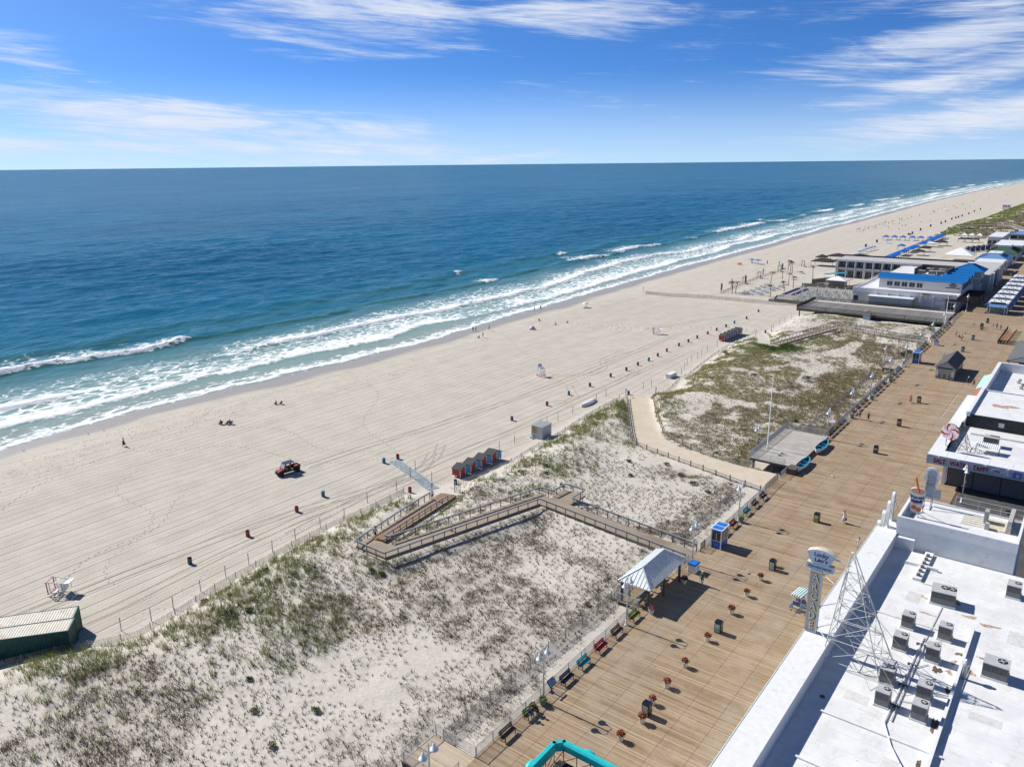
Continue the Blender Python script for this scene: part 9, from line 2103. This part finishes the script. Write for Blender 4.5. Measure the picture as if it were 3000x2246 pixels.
PCOL = {'white': (0.62, 0.62, 0.61), 'black': (0.012, 0.012, 0.014), 'navy': (0.015, 0.022, 0.06), 'blue': (0.035, 0.11, 0.30), 'teal': (0.0, 0.17, 0.13), 'red': (0.33, 0.02, 0.02), 'pink': (0.50, 0.16, 0.17), 'grey': (0.20, 0.20, 0.21), 'tan': (0.36, 0.27, 0.18), 'brown': (0.11, 0.065, 0.04), 'skyblue': (0.20, 0.36, 0.50), 'skin': (0.42, 0.24, 0.16), 'skin2': (0.30, 0.17, 0.11), 'orange': (0.48, 0.09, 0.03), 'cream': (0.5, 0.47, 0.38), 'green': (0.05, 0.14, 0.06)}
def cm(c): return mat('cloth_' + c, PCOL[c], 0.8, var=0.15, scale=9)
_pm = {}
def person(label, x, y, z, pose='stand', face=0.0, shirt='white', shorts='navy', hair='brown', shoe='white', shin=None, sleeve=None, skin='skin', group=None, skirt=None, hat=None, scale=1.0, bag=None):
    """face: heading in degrees, 0 looks along +Y, 90 along -X"""
    key = (pose, shirt, shorts, shoe, shin, sleeve, skin)
    if key not in _pm:
        me = BODY[pose].copy()
        for i, c in enumerate((skin, shirt, shorts, sleeve or shirt, shin or skin, shoe)): me.materials[i] = cm(c)
        _pm[key] = me
    o = empty('person', label, 'person', (x, y, z), radians(face + 180), group); o.scale = (scale,) * 3
    link('body', _pm[key], o)
    hz = HEADZ[pose] + 0.73
    mb = MB(); mb.lathe([(0.098, -0.06), (0.112, 0.0), (0.108, 0.05), (0.085, 0.095), (0.045, 0.118), (0.0, 0.125)], 12, (0, 0.018, hz)); mb.build('hair', cm(hair), o, True)
    if hat: mb = MB(); mb.lathe([(0.16, 0.02), (0.165, 0.035), (0.11, 0.045), (0.10, 0.13), (0, 0.15)], 12, (0, -0.01, hz)); mb.build('hat', cm(hat), o, True)
    if skirt:
        w = 0.95 if pose != 'sit' else 0.5; c0 = cm(skirt); mb = MB(); mb.lathe([(0.16, w + 0.1), (0.19, w - 0.05), (0.24, w - 0.32), (0.29, w - 0.55), (0.27, w - 0.54), (0.0, w - 0.2)], 14); mb.build('skirt', c0, o, True)
    if bag: mb = MB(); mb.box(0.26, 0.36, -0.16, 0.12, 0.45, 0.78); mb.build('bag', cm(bag), o)
    return o
D = DECK + 0.005
person('person in teal top and dark shorts walking past the pavilion', -31.6, 76.8, D, 'walk', 15, 'teal', 'navy', 'white')
person('person in pale striped dress with brown bag on the open boardwalk', -23.0, 103.0, D, 'walk', 170, 'white', 'white', 'brown', skirt='white', bag='brown')
person('person in white shirt at the edge of the arcade roof line', -19.4, 96.1, D, 'walk', 20, 'white', 'white', 'brown')
person('person in blue shirt walking by the rail near two teal pots', -32.8, 150.1, D, 'walk', 190, 'blue', 'grey', 'brown')
person('person in black top walking beside the one in blue', -31.2, 149.8, D, 'walk', 185, 'black', 'black', 'black')
person('person in pink dress in the middle of the boardwalk', -27.4, 166.9, D, 'walk', 180, 'pink', 'pink', 'tan', skirt='pink')
person('person in dark top and pale hat by the white block', -20.2, 188.4, D, 'stand', 20, 'navy', 'navy', 'white', hat='white')
person('person in red shirt by the white block', -19.0, 187.0, D, 'walk', 20, 'red', 'black', 'brown')
person('person all in white near the terrace tables', -23.7, 257.6, D, 'walk', 10, 'white', 'white', 'tan', shin='white')
person('person in brown near the terrace tables', -22.7, 257.8, D, 'walk', 10, 'brown', 'brown', 'brown')
person('person in grey shorts nearest the terrace tables', -21.6, 256.4, D, 'walk', 10, 'grey', 'grey', 'black')
person('person in pale top on a bicycle far down the boardwalk', -30.4, 240.6, D + 0.45, 'sit', 175, 'cream', 'grey', 'brown')
def bicycle(x, y):
    o = empty('bicycle', 'bicycle ridden far down the boardwalk', 'bicycle', (x, y, D)); k = mat('bike_black', (0.02, 0.02, 0.02), 0.4)
    for yy in (-0.52, 0.52):
        mb = MB(); mb.tube([(0, yy + 0.33 * cos(t), 0.34 + 0.33 * sin(t)) for t in np.linspace(0, 2 * pi, 19)], 0.022, 5, False); mb.build('wheel', k, o)
    mb = MB()
    for a, b in (((0, 0.52, .34), (0, .1, .8)), ((0, .1, .8), (0, -.1, .3)), ((0, -.1, .3), (0, .52, .34)), ((0, .1, .8), (0, -.4, .85)), ((0, -.1, .3), (0, -.4, .85)), ((0, -.4, .95), (0, -.52, .34))): mb.tube([a, b], 0.02, 5)
    mb.build('frame', k, o); mb = MB(); mb.tube([(-0.28, -0.32, 1.02), (0, -0.42, 0.98), (0.28, -0.32, 1.02)], 0.015, 5); mb.build('handlebar', k, o); mb = MB(); mb.cbox((0, 0.14, 0.9), (0.16, 0.28, 0.06)); mb.build('saddle', k, o)
bicycle(-30.4, 240.6)
person('person in dark top and white trousers, left of a far couple', -28.9, 235.2, D, 'walk', 175, 'navy', 'white', 'brown', shin='white')
person('person in white top and red shorts, right of a far couple', -28.3, 235.4, D, 'walk', 175, 'white', 'red', 'brown')
person('person in blue clothes sitting on the green bench', -34.42, 46.75, D, 'sit', -90, 'blue', 'blue', 'tan', shin='blue')
person('person in black clothes sitting on the green bench with pale hair', -34.42, 47.5, D, 'sit', -90, 'black', 'black', 'white', shin='black')
person('person in red shirt riding in the rear of the surrey', -21.1, 77.9, D + 0.18, 'sit', -10, 'orange', 'navy', 'brown', scale=0.92); person('person in dark red top riding at the front of the surrey', -20.75, 78.8, D + 0.18, 'sit', -10, 'red', 'black', 'black', scale=0.92)
person('person in pale blue standing at the viewer under the pavilion edge', -36.6, 68.7, D, 'stand', 90, 'skyblue', 'grey', 'white')
person('person in white sitting on a far green bench', -34.4, 186.6, D, 'sit', -90, 'white', 'blue', 'white')
person('person in white top on the lower landing of the near ramp', -71.2, 62.9, 2.71, 'walk', 200, 'white', 'navy', 'black')
person('person in white shirt leaning at the rail of the near ramp', -76.1, 79.0, 1.02, 'stand', 60, 'white', 'navy', 'white')
person('person in pale blue on the bend of the second ramp', -61.2, 235.8, 2.86, 'walk', 60, 'skyblue', 'skyblue', 'tan')
person('person driving the red utility vehicle', -105.3, 73.9, gz(-105, 74) + 0.36, 'sit', 173, 'brown', 'tan', 'white'); person('person riding behind the driver of the red vehicle', -104.9, 74.85, gz(-105, 74) + 0.36, 'sit', 173, 'navy', 'black', 'brown')
person('person in long dark robe walking alone on the beach', -141.2, 64.6, gz(-141.2, 64.6), 'walk', 150, 'black', 'black', 'brown', shin='black', skirt='black')
def beach_chair(label, x, y, face, col):
    o = empty('beach_chair', label, 'chair', (x, y, gz(x, y)), radians(face + 180)); m = cm(col)
    mb = MB(); mb.box(-0.27, 0.27, -0.35, 0.15, 0.14, 0.18); mb.build('seat', m, o); mb = MB(); mb.prism([(-0.27, 0.14, 0.16), (0.27, 0.14, 0.16), (0.27, 0.5, 0.78), (-0.27, 0.5, 0.78)], (0, 0.04, 0)); mb.build('backrest', m, o)
    for s in (-0.28, 0.28): mb = MB(); mb.tube([(s, -0.35, 0), (s, -0.2, 0.36), (s, 0.35, 0.4), (s, 0.3, 0)], 0.015, 5); mb.build('frame', M_GALV, o)
beach_chair('dark low beach chair holding a sunbather near the water', -137.7, 82.6, 95, 'black'); beach_chair('blue low beach chair among bags near the water', -136.2, 83.9, 95, 'blue'); beach_chair('navy low beach chair beside the blue one near the water', -136.8, 83.3, 100, 'navy')
person('person in black sitting in a low chair near the water', -137.7, 82.65, gz(-137.7, 82.6) + 0.08, 'sand', 95, 'black', 'black', 'black'); person('person in blue sitting by the blue chairs near the water', -136.3, 83.8, gz(-136, 84) + 0.08, 'sand', 95, 'blue', 'navy', 'brown')
person('person lying back in dark clothes alone on the raked sand', -139.9, 97.6, gz(-140, 97.6), 'sand', 95, 'black', 'black', 'black'); beach_chair('black low chair beside the lone sunbather', -139.5, 98.4, 95, 'black')
BE = [(-155.7, 183.1, 'walk', 'black', 'black', 'in black at the water edge, left of a close pair'), (-155.2, 183.9, 'walk', 'brown', 'brown', 'in brown at the water edge, right of a close pair'), (-152.4, 187.1, 'walk', 'black', 'black', 'in black walking alone just right of the close pair'), (-161.4, 224.1, 'stand', 'skin', 'navy', 'wading slim figure left of two in the shallows'), (-160.4, 226.5, 'walk', 'black', 'black', 'in black right of two in the shallows'),
      (-147.0, 175.6, 'sand', 'navy', 'navy', 'in navy sitting on the sand below the close pair'), (-146.3, 176.6, 'stand', 'brown', 'skin', 'standing up beside the navy sitter'), (-138.5, 204.0, 'sand', 'pink', 'pink', 'sitting in pink right of the pink tent'), (-137.2, 209.0, 'sand', 'brown', 'skin', 'sitting upright beyond the one in pink'), (-147.0, 235.2, 'sand', 'black', 'black', 'in black sitting under the white umbrella')]
for x, y, p, a, b, w in BE: person('person ' + w, x, y, gz(x, y), p, random.uniform(60, 120), a, b, 'black', 'skin', shin='skin' if b == 'skin' else None)
t = empty('shade_tent', 'small pink pop-up tent on the raked sand near the water', 'tent', (-140.8, 194.2, gz(-140.8, 194.2))); mb = MB(); mb.lathe([(1.1, 0), (0.95, 0.5), (0.5, 1.0), (0, 1.15)], 10); mb.build('shell', mat('tent_pink', (0.6, 0.42, 0.5), 0.7), t, True)
def lounge(label, x, y): beach_chair(label, x, y, 30, 'grey')
lounge('grey reclining beach chair alone above the pink tent', -147.2, 207)
# distant bathers, small in the picture
FB = [(-150.1, 611), (-150.4, 634.8), (-148.4, 636), (-151.6, 659.6), (-149.2, 674.5), (-148.6, 679.4), (-151, 701.7), (-136.6, 646.8), (-133.5, 678.8), (-131.5, 680), (-128.5, 724), (-142.2, 856), (-143, 905), (-135.9, 887), (-137.3, 955), (-124.7, 922), (-148.6, 917.6), (-148.8, 789), (-150.4, 776.5), (-146.9, 739.6), (-147.6, 620), (-149, 640), (-147, 650), (-150, 668), (-146, 690), (-140, 700), (-149, 742), (-146, 760), (-144, 800), (-140, 830), (-150, 960), (-140, 1010), (-130, 990), (-145, 1050), (-141, 1100), (-135, 1180), (-142, 1250), (-130, 1320), (-128, 640), (-124, 735)]
cols = ['navy', 'red', 'white', 'black', 'skyblue', 'orange', 'grey', 'pink']
for i, (x, y) in enumerate(sorted(FB, key=lambda p: p[1])): person('tiny distant bather in %s, %s along the far beach from the blue canopies' % (cols[i % 8], ORD[i]), x, y, gz(x, y), 'sand' if i % 2 else 'stand', random.uniform(0, 360), cols[i % 8], cols[(i * 3) % 8], 'black', group='distant bathers', scale=1.15)
UM = [(-149, 612), (-150, 655), (-147, 676), (-146, 702), (-143, 860), (-139, 900), (-148, 745), (-141, 960)]
for i, (x, y) in enumerate(UM): beach_umbrella('%s small umbrella along the distant water edge' % ORD[i], x, y, [M_TENTBLUE, M_TENTW, cm('skyblue'), cm('orange')][i % 4], 2.2, 1.4, 'umbrellas at the distant water edge')
for i, (x, y) in enumerate([(-34.9, 389.4), (-33.2, 386.0), (-31.1, 389.6), (-34.4, 378.6), (-31.4, 378.4), (-29.5, 372)]): person('far %s person down the boardwalk beyond the kiosks, %s of six' % (cols[i], ['first', 'second', 'third', 'fourth', 'fifth', 'sixth'][i]), x, y, D, 'walk', i * 70, cols[i], 'navy', 'brown', group='far walkers beyond the kiosks')
def gull(label, x, y, z, fly=False, rz=0.0):
    o = empty('gull', label, 'bird', (x, y, z), rz); w = mat('gull_white', (0.62, 0.62, 0.62), 0.7); g = mat('gull_grey', (0.22, 0.23, 0.25), 0.7)
    mb = MB(); mb.tube([(0, -0.22, 0.20), (0, -0.15, 0.30), (0, -0.05, 0.22), (0, 0.1, 0.19), (0, 0.28, 0.2)], [0.012, 0.05, 0.085, 0.08, 0.015], 8); b = mb.build('body', w, o, True)
    for s in (-1, 1):
        mb = MB()
        if fly: mb.prism([(s * 0.05, -0.08, 0.25), (s * 0.35, -0.12, 0.36), (s * 0.62, 0.05, 0.30), (s * 0.3, 0.08, 0.3), (s * 0.05, 0.1, 0.24)], (0, 0, 0.015))
        else: mb.prism([(s * 0.075, -0.08, 0.28), (s * 0.09, 0.1, 0.24), (s * 0.03, 0.33, 0.2), (s * 0.08, 0.1, 0.16)], (s * 0.015, 0, 0))
        mb.build('wing', g, o)
        mb = MB(); mb.tube([(s * 0.03, 0, 0.13), (s * 0.035, 0, 0)], 0.008, 4); mb.build('leg', mat('gull_leg', (0.4, 0.25, 0.05), 0.6), o)
    mb = MB(); mb.lathe([(0.015, 0), (0.0, 0.06)], 6); mb.xf = None; bk = mb.build('beak', mat('gull_beak', (0.5, 0.3, 0.03), 0.5), o); bk.location = (0, -0.2, 0.31); bk.rotation_euler = (radians(95), 0, 0)
for i, (x, y) in enumerate([(-155.1, 64.4), (-154.9, 67.3), (-155.5, 52.8), (-28.4, 82.5), (-28.8, 118.4)]): gull(['left gull of a pair on the wet sand', 'right gull of a pair on the wet sand', 'gull alone on the wet sand at the left edge', 'gull on the boards between booth and compactor bin', 'gull on the boards below the near display boat'][i], x, y, D if x > -35 else gz(x, y), False, i)
gull('dark gull perched on the top of the sign tower', -13.2, 63.8, 18.2, False, 1.0)
